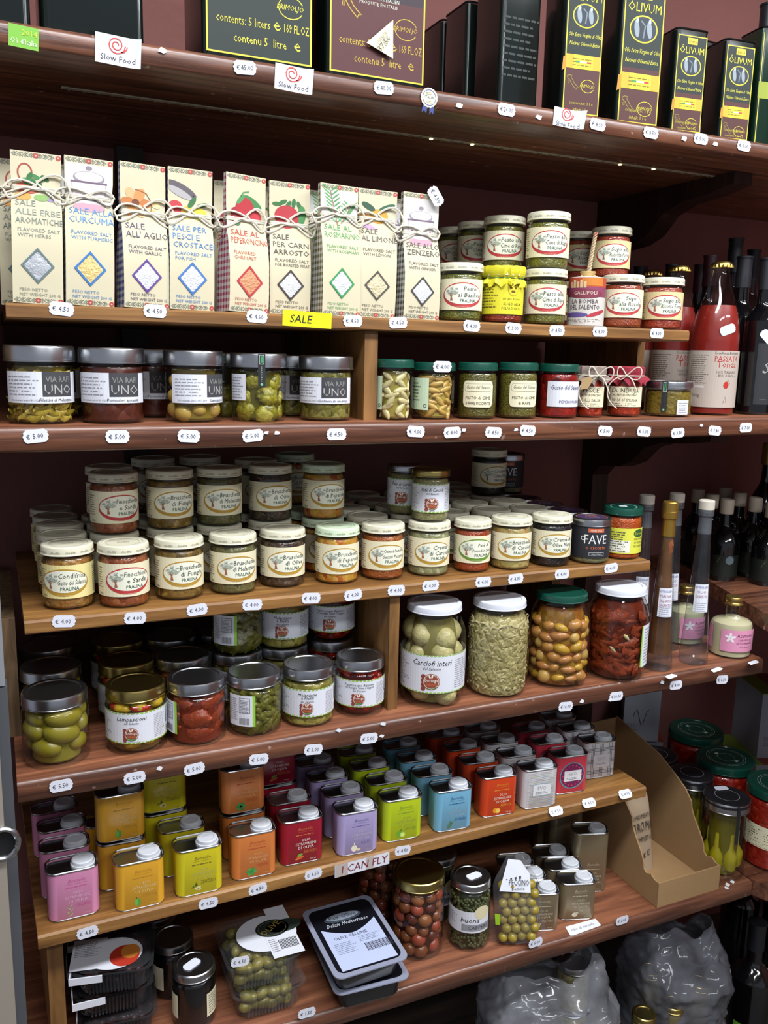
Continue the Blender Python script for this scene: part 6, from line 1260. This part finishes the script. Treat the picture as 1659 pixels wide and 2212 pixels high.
btk = blacktop(r, h, ex, pbr('pepper_oil', '#6a6014', .15, 0, .2))
place(btk, 'black_lidded_jar', 'black-lidded jar of yellow peppers beside the cardboard tray', 'jar', c, face_cam(c, 0)); BJ = (c, r, h)
for i, (dx, dy, ds) in enumerate(((.006, .106, 'second'), (-.004, .206, 'third'))): place(btk, 'black_lidded_jar', 'black-lidded jar of yellow peppers, %s in its line' % ds, 'jar', (c.x+dx, c.y+dy, ZB), face_cam(c, .1))
GL2 = lambda h, r: Art().ring('#b8c8c4', 0, 0, r*.66, r*.66, .0007, 0).ring('#b8c8c4', 0, 0, r*.58, r*.58, .0005, 0).ring('#b8c8c4', 0, 0, r*.30, r*.30, .0006, 0).rect('#b8c8c4', -.004, r*.32, .006, r*.42, 1).rect('#b8c8c4', -.006, -r*.45, .005, -r*.34, 1).mesh('print', flatz(h-.0010))
REDS = chunk('food_red_sauce', ['#8a140c', '#a52214', '#981a10', '#b8402c'], 110, .3, .5)
c, r, h = bz(1597, 1725, 1886, 1725); B = Art().rect(CREAMP, -r*.9, h*.28, r*.9, h*.56); A = Art().small('#55503c', -r*.8, r*.7, h*.38, h*.53, 5, 1, .4, 3).small('#7a7460', -r*.8, r*.5, h*.31, h*.36, 3, 1, .35, 5).line('#a8443c', [(-r*.9+r*.1*i, h*.295) for i in range(19)], .0008, 1)
k = jar_kit(r, h, .018, GREENLID, REDS, B, A, lr=r*.99, nr=r*.88, lidart=GL2(h, r))
place(k, 'sauce_jar', 'big green-lidded jar of red sauce with a cream label', 'jar', c, face_cam(c, -.25)); RJ = c
k2 = jar_kit(r, h, .018, GREENLID, REDS, None, None, lr=r*.99, nr=r*.88, lidart=GL2(h, r))
for dx, dy, ds in ((-.012, .135, 'second, behind the labelled one'), (.034, .275, 'at the dark back')): place(k2, 'sauce_jar', 'green-lidded jar of red sauce, %s' % ds, 'jar', (c.x+dx, c.y+dy, ZB), .3)
# white gift boxes
WB = pbr('gift_box_white', '#8f9098', .55)
def giftbox(w, d, h, hole):
    b = MB().mat(WB).box(-w/2, -d/2, 0, w/2, d/2, h); A = Art().line('#2a2a30', [(-.02+.004*i, h*.45+.02*math.sin(i*.9)) for i in range(10)], .0015, 1).small('#6a6a72', -w*.4, -w*.1, h*.2, h*.35, 4, 1, .4, 3)
    k = [part('carton', b, [('print', A.mesh('print', flat(-d/2)))])]
    if hole: k.append(part('window', Art().ell('#15161a', -d*.05, h*.45, d*.28, h*.33, 1, 20).mesh('window', lambda u, v, l: (-w/2-.0006-l, -u, v))))
    st = MB().mat(pbr('stripe_lime', '#7a8a2c', .6)).box(-w/2-.001, -d/2-.001, h+.0004, -w/6, d/2+.001, h+.003); st.mat(pbr('stripe_red', '#8a3c30', .6)).box(-w/6, -d/2-.001, h+.0004, w/2+.001, d/2+.001, h+.003)
    return k+[part('striped_lid', st)]
for px, py, Y, w, h, hole, rz, ds, z in ((1378, 1700, 1.568, .085, .135, True, -.55, 'lower white gift box behind the cardboard tray', ZB), (1376, 1560, 1.568, .085, .135, True, -.5, 'white gift box with a round dark window, stacked on another', ZB+.1385), ):
    P = pixY(px, py, Y); place(giftbox(w, .085, h, hole), 'gift_box', ds, 'box', (P.x, Y, z+.0003), rz)
P = pixZ(1650, 1745, ZB); P = Vector((RJ.x+.185, RJ.y+.225, ZB)); place(giftbox(.16, .16, .115, False), 'gift_box', 'lower grey-white gift box behind the red sauce jars', 'box', P+Vector((0, 0, .0003)), -.35)
place(giftbox(.12, .13, .16, False), 'gift_box', 'upper gift box with looped lettering behind the red sauce jars', 'box', P+Vector((.035, .0, .1190)), -.35)

# ---------------------------------------------------------------- side shelves beyond the end of the boards
zb_ = pixY(1553, 1258, 1.37).z; e0 = pixZ(1475, 1222, zb_); e1 = pixZ(1659, 1328, zb_); e2 = e1+(e1-e0)*1.2
def slab(name, pts, z, t, label):
    mb = MB().mat(BROWN).prism([(p[0], p[1]) for p in pts], 'z', z-t, z); return tag(obj(name, mb.mesh(name, .4)), label, 'shelf')
slab('shelf_board', [(e0.x, YW-.004), (e0.x, e0.y), (e2.x, e2.y), (2.6, e2.y), (2.6, YW-.004)], zb_, .032, 'angled dark brown shelf board holding the black liqueur bottles')
q0 = Vector((xeb+.003, YF+.05)); slab('shelf_board', [(xeb+.003, YW-.004), (xeb+.003, YF+.012), (xeb+.035, YF-.055), (2.5, YF-.055), (2.5, YW-.004)], ZB, .034, 'dark brown corner shelf board under the green-lidded sauce jars')
def amaro(R, H, capm, lab=True):
    pr = [(0, .001), (R*.93, 0), (R, .006)]+smoothprof([(R, .014), (R*1.02, H*.38), (R*.98, H*.48), (R*.74, H*.58), (R*.46, H*.655), (R*.36, H*.71), (R*.34, H*.86)], 4)
    B = Art().rect(pbr('dark_green_label', '#101712', .5), -R*1.3, H*.06, R*1.3, H*.33); A = Art().line('#8a7a3a', [(-R*1.2, H*.24), (-R*.3, H*.24), (-R*.1, H*.31), (R*.5, H*.32)], .0006, 1).ell('#5d6d74', R*.5, H*.27, R*.28, R*.28, 1, 14).line('#5a5a2c', [(-R*1.2, H*.09), (R*1.2, H*.09)], .0006, 1)
    k = bottle(pr, BLK, None, 0, MB().mat(capm).lathe([(R*.34, H*.82), (R*.44, H*.825), (R*.45, H*.985), (R*.40, H), (0, H)], 24), B, A, R*1.02, 'stopper')
    k.append(part('neck_ring', MB().mat(BLK).tube([(R*.42+R*.2*math.cos(t), 0, H*.66+R*.24*math.sin(t)) for t in [2*pi*i/14 for i in range(14)]], R*.05, 5, True))); return k
AM = amaro(.0335, .178, pbr('bone_cap', '#b8aa96', .6)); AM2 = amaro(.036, .29, pbr('gold_screw', '#a0813c', .35, .7))
ed = (e0-e1).normalized(); pv = Vector((ed.y, -ed.x, 0)); P0 = pixZ(1555, 1256, zb_); P0 = P0+Vector((P0.x, P0.y, 0)).normalized()*.0335
names = ['first', 'second', 'third', 'fourth', 'fifth']
for j, (kt, sp, off, n) in enumerate(((AM, .073, 0, 4), (AM, .073, .080, 4), (AM2, .080, .162, 4), (AM2, .080, .244, 4))):
    for i in range(n):
        Q = P0+ed*(sp*i-(.045 if j == 1 else .10 if j > 1 else 0))+pv*off
        if Q.y > YW-.045 or Q.x < e0.x+.03 and 0: continue
        place(kt, 'liqueur_bottle', 'black liqueur bottle with %s cap, %s of the %s line' % ('bone-coloured' if kt is AM else 'gold screw', names[i], names[j]), 'bottle', (Q.x, Q.y, zb_), face_cam(Q, 0))

# ---------------------------------------------------------------- below the bottom board
BAGF = glass('bag_film', '#f0f1f4', 1.35, .08, .15, '#e4e6ee')
def plastic_bag(w, d, h, seed, m=BAGF):
    mb = MB().mat(m); n, rows = 90, 50; rings = []
    for i in range(rows+1):
        t = i/rows; ww, dd = w/2*(1-.25*max(0, t-.7)/.3), d/2*(1-.75*max(0, t-.6)/.4)
        ring = []
        for j in range(n):
            a = 2*pi*j/n; x = ww*math.copysign(abs(math.cos(a))**.6, math.cos(a)); y = dd*math.copysign(abs(math.sin(a))**.6, math.sin(a)); q = noise.noise(Vector((x*22, y*22+seed, t*h*24)))*.010+noise.noise(Vector((x*60, y*60+seed, t*h*60)))*.007+noise.noise(Vector((x*140, y*140+seed, t*h*140)))*.003
            ring.append((x*(1+q*6), y+q*(1 if y > 0 else -1), h*t+(noise.noise(Vector((x*18, seed, 3)))*.05 if t > .8 else 0)*t))
        rings.append(ring)
    return mb.loft(rings, True, False).mesh('film', 1.0)
smalljar = jar_kit(.033, .10, .013, STEEL, chunk('food_pale', ['#8a7d5a', '#a09468', '#7a6e4c'], 120)); goldjar = jar_kit(.024, .12, .012, GOLD, pbr('beige_food', '#7d6c48', .4, 0, .2))
def at_floor(px, py, Y): P = pixY(px, py, Y); return P
ctop = pixY(1200, 2100, 1.22).z
CR = wood('crate_wood', ['#1c1512', '#2a201a', '#3a2c22'], 'x', .7, 50, 10, .3); xa, xb = pixY(560, 2200, 1.2).x, pixY(1560, 2100, 1.2).x; zc = ctop-.22
crate = []
for i in range(5): crate.append(part('slat', MB().mat(CR).box(xa, 1.06+.088*i, zc-.016, xb, 1.06+.088*i+.08, zc)))
for x in (xa+.02, (xa+xb)/2, xb-.05): crate.append(part('leg', MB().mat(CR).box(x, 1.07, 0, x+.03, 1.49, zc-.0165)))
place(crate, 'slatted_stand', 'low dark slatted stand under the bottom board', 'stand', (0, 0, 0))
def on_stand(kit, px, Y, name, label, cat, rz=0, up=0, tilt=(0, 0)):
    Y -= .075; P = pixY(px, 2150, Y); return place(kit, name, label, cat, (P.x, Y, zc+.0005+up), rz, None, tilt)
on_stand([part('film', plastic_bag(.26, .22, .23, 3))], 1185, 1.30, 'plastic_bag', 'crumpled clear plastic bag holding jars with silver lids', 'bag', -.25)
for px, Y, up, tl, ds in ((1060, 1.26, .0, (0, 0), 'at the left inside the crumpled bag'), (1235, 1.33, .10, (0, 0), 'standing high inside the crumpled bag'), (1235, 1.335, 0, (0, 0), 'under another inside the crumpled bag'), (1150, 1.225, .09, (.9, 0), 'tipped forward inside the crumpled bag'), (1212, 1.225, .10, (.9, 0), 'lying tilted against the crumpled film'), (1130, 1.34, .0, (0, 0), 'at the back of the crumpled bag')):
    on_stand(smalljar, px, Y, 'preserve_jar', 'silver-lidded pale jar %s' % ds, 'jar', 0, up, tl)
on_stand([part('film', plastic_bag(.20, .2, .235, 9, glass('grey_bag_film', '#c4c6cc', 1.35, .08, .16, '#c0c2cc')))], 1450, 1.30, 'plastic_bag', 'smooth grey plastic bag next to the crumpled one', 'bag', -.2)
for px, Y, ds in ((1395, 1.235, 'first'), (1455, 1.235, 'second'), (1508, 1.26, 'third'), (1400, 1.33, 'back')): on_stand(goldjar, px, Y, 'small_jar', 'small gold-capped jar under the grey bag, %s in its row' % ds, 'jar', 0, .0)
on_stand([part('film', plastic_bag(.18, .2, .12, 5, pbr('grey_sack', '#7a7a7e', .6, 0, .15, 20)))], 860, 1.30, 'sack', 'pale grey paper sack slumped under the bottom board', 'sack', -.2)
GB = wine_kit(.046, .33, BCAP, False)
for i, (px, py, Y) in enumerate(((1628, 2080, 1.225), (1700, 2040, 1.25), (1680, 2060, 1.37), (1590, 2040, 1.44))):
    P = pixY(px, py, Y); h = .33
    B = Art().rect('#6fae2c' if i == 0 else '#4a4a44', -.03, .05, .03, .10)
    place(wine_kit(.046, P.z-.0+.0, BCAP, False) if 0 else GB+[label_part(B, Art().rect('#a8d86a', -.02, .07, .0, .09, 1), cyl(.046))] if i < 2 else GB, 'wine_bottle', 'black glossy bottle on the floor, %s' % ('with a lime green label', 'with a pale emblem label', 'behind the lime-labelled one', 'behind the grey bag')[i], 'bottle', (P.x, Y, P.z-.20 if False else 0), face_cam(P, 0))

# ---------------------------------------------------------------- steel upright of the neighbouring appliance
SS = pbr('brushed_steel', '#a89f92', .45, .35, .06, 5); GSK = pbr('grey_gasket', '#4a4d52', .6); GRE = pbr('grey_profile', '#82868c', .5)
def left_x(px, py, Y): return pixY(px, py, Y).x
Yl = 1.02; xin0 = left_x(16, 1700, Yl); xin1 = left_x(48, 2150, Yl)
zt_ = pixY(10, 1170, Yl).z
mb = MB().mat(SS).box(xin0-.34, Yl, 0, xin0-.006, Yl+.03, zt_)
g = MB().mat(GSK).box(xin0-.02, Yl+.0305, 0, xin0+.006, Yl+.06, zt_-.18); g2 = MB().mat(GRE).box(xin0-.02, Yl+.0305, zt_-.178, xin0+.004, Yl+.05, zt_+.0)
P = pixY(6, 1820, Yl); ringm = MB().mat(STEEL).tube([(P.x+.0165*math.cos(t), Yl-.003, P.z+.0185*math.sin(t)) for t in [2*pi*i/28 for i in range(28)]], .0035, 8, True); hole = MB().mat(pbr('hole_black', '#08080a', .6)).add([(P.x+.014*math.cos(t), Yl-.0006, P.z+.016*math.sin(t)) for t in [2*pi*i/24 for i in range(24)]], [list(range(24))])
place([part('door', mb), part('gasket', g), part('grey_profile', g2), part('keyhole_ring', ringm, [('keyhole', hole.mesh('keyhole', 0))])], 'steel_cabinet_door', 'brushed steel appliance door with a round keyhole beside the shelves', 'door', (0, 0, 0))

# ---------------------------------------------------------------- tags, stickers, notes
def many(Y, lst, fmt):
    for px, py, t, w in lst: price(px, py, '€ '+t, Y, fmt % w)
many(YF, [(529, 146, '45.00', 'dark green five-litre tin'), (829, 190, '40.00', 'maroon five-litre tin'), (1094, 237, '24.00', 'plain black tins'), (1291, 269, '8.50', 'first one-litre tin'), (1406, 287, '8.50', 'second one-litre tin'), (1514, 300, '5.00', 'first half-litre tin'), (1607, 315, '5.00', 'second half-litre tin')], 'on the top board below the %s')
many(YB, [(133, 667, '4.50', 'herb and turmeric salts'), (335, 672, '4.50', 'garlic and fish salts'), (555, 684, '4.50', 'chilli salt'), (762, 693, '4.50', 'rosemary salt'), (860, 697, '4.50', 'ginger salt'), (1019, 704, '4.00', 'basil pesto jar'), (1109, 709, '5.00', 'yellow paper jar'), (1203, 714, '4.50', 'turnip-top pesto'), (1296, 716, '8.00', 'firecracker pot'), (1419, 720, '4.00', 'ricotta sauce jar')], 'on the pine edge below the %s')
many(YF, [(77, 942, '5.00', 'aubergine strips'), (254, 943, '5.00', 'dark dried tomatoes'), (408, 942, '5.00', 'golden wild onions'), (546, 941, '5.00', 'artichoke pieces'), (727, 938, '4.50', 'green pesto'), (898, 932, '4.00', 'pale garlic'), (977, 934, '4.00', 'golden garlic'), (1066, 934, '4.50', 'dark pesto'), (1140, 930, '4.50', 'light pesto'), (1307, 931, '5.00', 'patchwork cloth jar'), (1391, 932, '5.00', 'red cloth jar'), (1464, 935, '3.50', 'low amber jar'), (1544, 930, '2.80', 'sauce bottle'), (1611, 924, '7.00', 'wine bottle')], 'on the brown edge below the %s')
many(YB, [(138, 1342, '4.00', 'relish'), (292, 1335, '4.00', 'sardine spread'), (426, 1317, '4.00', 'mushrooms'), (545, 1306, '4.00', 'aubergine spread'), (672, 1292, '4.00', 'dark olive spread'), (763, 1285, '4.00', 'mixed peppers'), (856, 1275, '4.00', 'tomato cream'), (930, 1265, '4.00', 'artichoke cream'), (1044, 1257, '4.00', 'green-oval jar'), (1114, 1250, '4.00', 'chopped artichoke'), (1214, 1240, '4.00', 'black olive cream'), (1320, 1227, '4.00', 'orange chilli paste')], 'on the pine edge below the %s')
many(YF, [(132, 1697, '5.50', 'large green olives'), (291, 1680, '5.00', 'wild onion jar'), (420, 1661, '5.00', 'orange dried tomatoes'), (559, 1640, '5.00', 'turnip tops'), (677, 1619, '5.00', 'aubergine jar'), (797, 1595, '5.00', 'red stuffed peppers'), (1222, 1526, '10.00', 'onion litre jar'), (1331, 1504, '10.00', 'tomato litre jar'), (1460, 1480, '8.00', 'amber tall bottle'), (1560, 1468, '6.50', 'pink-labelled flask')], 'on the brown edge below the %s')
def Yt(px): return YB-.001+.022*(px-80)/1315
for px, py, w in ((189, 2014, 'pink tin'), (450, 1951, 'yellow tin'), (557, 1920, 'orange tin'), (677, 1888, 'red tin'), (870, 1837, 'lime tin')): price(px, py, '€ 4.50', Yt(px)-.0012, 'on the pine edge below the %s' % w)
def lying(px, py, z, t, where, rz=0, me=None, lift=.0006):
    P = pixZ(px, py, z); o = obj('price_tag', me or TGM); o.location = P+Vector((0, 0, lift)); o.rotation_euler = (-pi/2+.0, 0, rz); tag(o, 'white price tag %s' % where, 'price tag')
    if t: obj('lettering', Art().text('#4a4c58', t, .0, -.003, .0055, 1, maxw=.022).mesh('lettering', flat(-.0004, .0001)), o)
    return o
for px, py, t, w in ((1157, 2036, '€ 5.00', 'at the front edge below the small beige tins'), (1344, 1988, '€ 3.00', 'at the front edge before the cardboard tray'), (663, 2188, '€ 1.50', 'at the front edge before the olive trays')): price(px, py, t, YF, w)
for px, py, w in ((1199, 1742, 'striped tin'), (1271, 1720, 'sunburst tin'), (1349, 1706, 'riser end')):
    P = pixY(px, py, Yt(px)); o = obj('price_tag', TGM); o.location = (P.x, P.y-.006, ZN+.0002+.001); o.rotation_euler = (-.75, 0, 0); o.location = (P.x, Yt(px)-.003, ZN-.0022); tag(o, 'curled price tag on the pine corner before the %s' % w, 'price tag'); obj('lettering', Art().text('#4a4c58', '€ 4.50', 0, -.003, .0055, 1).mesh('lettering', flat(-.0004, .0001)), o)
# tags on things
cj, rj, hj = CJ; o = lying(0, 0, ZB, None, 'x'); o.location = (cj.x+.004, cj.y-.004, ZB+hj-.0004); o.rotation_euler = (-pi/2, 0, .15); o['label'] = 'white price tag stuck on the silver lid of the caper jar'; o['category'] = 'price tag'
cj, rj, hj = DJ; o = obj('price_tag', TGM); o.location = (cj.x-.003, cj.y-.002, ZB+hj-.0004); o.rotation_euler = (-pi/2, 0, .55); tag(o, 'white price tag stuck on the lid of the black preserve jar', 'price tag')
cj, rj, hj = BJ; o = obj('price_tag', TGM); o.location = (cj.x+.01, cj.y+rj*.55, ZB+hj+.0016); o.rotation_euler = (-pi/2, 0, -.2); tag(o, 'white price tag lying on the black lid of the yellow peppers', 'price tag')
cj, rj, hj = GJ; a = face_cam(cj, .0)+.35; o = obj('price_tag', TGM); o.location = (cj.x+(rj*1.03)*math.sin(a), cj.y-(rj*1.03)*math.cos(a), ZM+hj-.006); o.rotation_euler = (0, 0, a); tag(o, 'white price tag stuck on the green lid of the golden garlic', 'price tag'); obj('lettering', Art().text('#4a4c58', '€ 4.00', 0, -.003, .006, 1).mesh('lettering', flat(-.0004, .0001)), o)
P = pixY(941, 424, 1.1985); o = obj('price_tag', TGM); o.location = P; o.rotation_euler = (0, 1.0, -.3); tag(o, 'white price tag stuck on the corner of the ginger salt bag', 'price tag'); obj('lettering', Art().text('#4a4c58', '€ 4.50', 0, -.003, .006, 1).mesh('lettering', flat(-.0004, .0001)), o)
a = face_cam(cpa, .05)+.45; P = pixY(1577, 713, cpa.y-.03); o = obj('price_tag', TGM); o.location = (cpa.x+rp*.93*math.sin(a), cpa.y-rp*.93*math.cos(a), P.z); o.rotation_euler = (.0, -.35, a); tag(o, 'white price tag stuck on the shoulder of the front sauce bottle', 'price tag')
a = face_cam(cw, .2)+.1; P = pixY(1654, 722, cw.y-.03); o = obj('price_tag', TGM); o.location = (cw.x+rw*1.0*math.sin(a), cw.y-rw*1.02*math.cos(a), ZM+hw2*.5); o.rotation_euler = (0, .8, a); tag(o, 'white price tag stuck on the dark-labelled wine bottle', 'price tag')
# stickers and notes
def card(name, px, py, w, h, Y, m, art, label, cat, rot=0, curl=.0, rz=0):
    P = pixY(px, py, Y-.0006); n = 8; mb = MB().mat(m); vs = []
    for i in range(n+1):
        u = -w/2+w*i/n; c = -curl*max(0, (i/n-.7)/.3)**2
        vs += [(u, c, -h/2), (u, c*1.6, h/2)]
    mb.add(vs, [[2*i, 2*i+2, 2*i+3, 2*i+1] for i in range(n)]); o = obj(name, mb.mesh(name, 0)); o.location = P; o.rotation_euler = (0, rot, rz); tag(o, label, cat)
    if art: obj('lettering', art.mesh('lettering', lambda u, v, l: (u, -curl*max(0, ((u+w/2)/w-.7)/.3)**2*(1.3+.3*v/(h/2))-.0003-l, v)), o)
    return o
def snail():
    A = Art(); A.line('#c8382c', [((.0026+.00075*t)*.9*math.cos(t*1.05)-.002, (.0026+.00075*t)*.9*math.sin(t*1.05)+.006) for t in [i*.5 for i in range(25)]], .0013, 1)
    A.line('#c8382c', [(.003, -.001), (.007, -.0005), (.010, .003), (.0105, .006)], .0014, 1); A.text('#3a3644', 'Slow Food', 0, -.0122, .0068, 1, maxw=.044); return A
for px, py, w, h, ds, cl in ((255, 110, .052, .033, 'beside the green sticker', .004), (634, 171, .050, .031, 'between the two five-litre tins', .004), (1226, 256, .050, .026, 'below the one-litre tins, half peeled', .008)):
    card('sticker', px, py, w, h, YF, PAPER, snail(), 'white sticker with a red snail %s' % ds, 'sticker', .05, cl)
card('sticker', 51, 80, .032, .024, YF, pbr('green_sticker', '#6fae2c', .5), Art().text('#c8d83a', '2014', .006, .002, .006, 1).text('#e0e8d0', "Oli d'Italia", 0, -.008, .006, 1, maxw=.028), 'small lime green sticker on the top board', 'sticker', .06)
P = pixY(927, 211, YF-.0006); mb = MB().mat(pbr('rosette_cream', '#d8d4b0', .5)).prism([(.0125*(1+.06*(i % 2))*math.cos(2*pi*i/32), .0125*(1+.06*(i % 2))*math.sin(2*pi*i/32)) for i in range(32)], 'y', -.0004, 0); mb.mat(pbr('rosette_blue', '#2c3a7a', .5)).prism([(-.009, -.008), (-.002, -.010), (-.004, -.021), (-.007, -.017), (-.011, -.020)], 'y', -.0002, 0).prism([(.008, -.009), (.001, -.010), (.001, -.022), (.004, -.018), (.007, -.021)], 'y', -.0002, 0)
o = obj('rosette_sticker', mb.mesh('rosette_sticker', 0)); o.location = P; tag(o, 'cream and blue award rosette sticker on the top board', 'sticker'); obj('lettering', Art().ring('#3a4a9a', 0, 0, .0105, .0105, .0008, 1, 24).text('#4a5a8a', 'ITALIA', 0, -.001, .0035, 1).small('#8a8a6a', -.005, .005, -.007, -.003, 2, 1, .4, 3).small('#8a8a6a', -.005, .005, .004, .008, 2, 1, .4, 4).mesh('lettering', flat(-.0004, .0001)), o)
card('sale_card', 664, 690, .0725, .0215, YB, pbr('neon_yellow', '#e0e000', .5), Art().text('#24241c', 'SALE', -.010, -.0052, .0112, 1, slant=.15), 'bright yellow card with handwritten SALE on the pine edge', 'sign', .035)
A = Art().text('#7a2430', 'I CAN FLY', .004, -.006, .0135, 1, maxw=.082, slant=.1); A.rect('#b5aaa4', -.048, -.0108, -.026, .0108, 0).rect('#b5aaa4', .006, -.0108, .020, .0108, 0)
card('paper_strip', 783, 1868, .098, .022, Yt(783)-.002, PAPER, A, 'paper strip with handwritten red capitals taped to the pine edge', 'sign', -.012, 0, math.atan2(.022, tx1-tx0))
# triangular torn note on the maroon tin
P = pixY(821, 90, 1.169); mb = MB().mat(CREAMP).add([(-.022, -.003, -.006), (.016, -.0045, .028), (.018, -.0025, -.020)], [[0, 1, 2]]); o = obj('torn_note', mb.mesh('torn_note', 0)); o.location = P+Vector((0, -.002, 0)); tag(o, 'torn triangular paper note stuck on the maroon tin', 'note'); obj('lettering', Art().text('#3a3a34', '37,50', .006, -.006, .008, 1, rot=.9).text('#8a8a7c', 'OFFERTA', .002, .002, .005, 1, rot=.9, maxw=.022).mesh('lettering', lambda u, v, l: (u, -.0050-l, v)), o)
# white label flat under the beige tin and scraps on the boards
SCR = pbr('white_scrap', '#e2e4ea', .6)
def scrap(px, py, z, w, d, rz, label, Y=None):
    P = pixZ(px, py, z) if Y is None else pixY(px, py, Y); rnd = random.Random(px); pts = [(-w/2, -d/2), (w*.3, -d/2*.8), (w/2, -d*.1), (w*.42, d/2), (-w*.2, d/2*.9), (-w/2*.9, d*.2)]
    pts = [(a+rnd.uniform(-.1, .1)*w, b+rnd.uniform(-.1, .1)*d) for a, b in pts]
    o = obj('paper_scrap', MB().mat(SCR).prism(pts, 'z' if Y is None else 'y', .0, .0004 if Y is None else -.0004).mesh('paper_scrap', 0)); o.location = P; o.rotation_euler = (0, 0, rz) if Y is None else (0, rz, 0); tag(o, label[0], 'paper scrap', label[1] if len(label) > 1 else None)
P = pixZ(1262, 2003, ZB); o = obj('paper_label', MB().mat(SCR).prism([(-.036, -.014), (-.030, -.016), (.036, -.012), (.038, .008), (-.030, .010)], 'z', 0, .0004).mesh('paper_label', 0)); o.location = P+Vector((-.003, .004, .0002)); tag(o, 'torn white label lying before the small beige tin', 'label'); obj('lettering', Art().text('#9a9ca8', 'olio al tartufo', 0, -.006, .007, 1, slant=.2).mesh('lettering', flatz(.0004)), o)
for px, py in ((1450, 1461), (1548, 1447), (1628, 1431)): scrap(px, py, ZF, .030, .014, .15, ('torn white tag lying at the end of the third board', 'torn tags on the third board'))
for px, py in ((1571, 1911), (1583, 1905), (1569, 1918)): scrap(px, py, ZB, .010, .009, .4, ('white paper crumb before the yellow pepper jar', 'paper crumbs by the pepper jar'))
for px, py in ((350, 109), (993, 228), (1164, 253), (1478, 299), (1546, 311)): scrap(px, py, 0, .010, .007, .3, ('white glue residue scrap on the top board edge', 'glue scraps on the top board'), YF-.0006)
for px, py in ((575, 935), (598, 935), (1002, 929), (1115, 928), (1515, 919)): scrap(px, py, 0, .007, .005, .2, ('white glue residue scrap on the second board edge', 'glue scraps on the second board'), YF-.0006)
for px, py in ((345, 1659), (825, 1590), (828, 1564), (732, 1578), (1257, 1515), (1318, 1512), (1431, 1474)): scrap(px, py, 0, .008, .006, .5, ('white glue residue scrap on the third board edge', 'glue scraps on the third board'), YF-.0008)
# led strip under the top board
a = pixZ(130, 195, ZT-.028); b = pixZ(1570, 380, ZT-.028); Yl_ = (a.y+b.y)/2; x0, x1 = a.x, b.x
st = MB().mat(pbr('led_tape', '#b0a890', .5)).box(0, -.004, -.0015, x1-x0, .004, 0); ks = [part('tape', st)]
lm = MB().mat(pbr('led_dim', '#7d7763', .4)).box(-.002, -.0025, -.0032, .002, .0025, -.0016).mesh('led', 0); ll = MB().mat(pbr('led_lit', '#ffe9a0', .4, emit=3)).box(-.002, -.0025, -.0032, .002, .0025, -.0016).mesh('led', 0)
nl = 62
for i in range(nl): ks.append(part('led', ll if i % 4 == 1 and (26 < i < 36 or 46 < i < 54 or i == nl-1) else lm, tf=((.01+(x1-x0-.02)*i/(nl-1), 0, 0), (0, 0, 0), (1, 1, 1))))
place(ks, 'led_strip', 'thin strip of mostly unlit leds under the top board', 'light strip', (x0, Yl_, ZT-.0275))
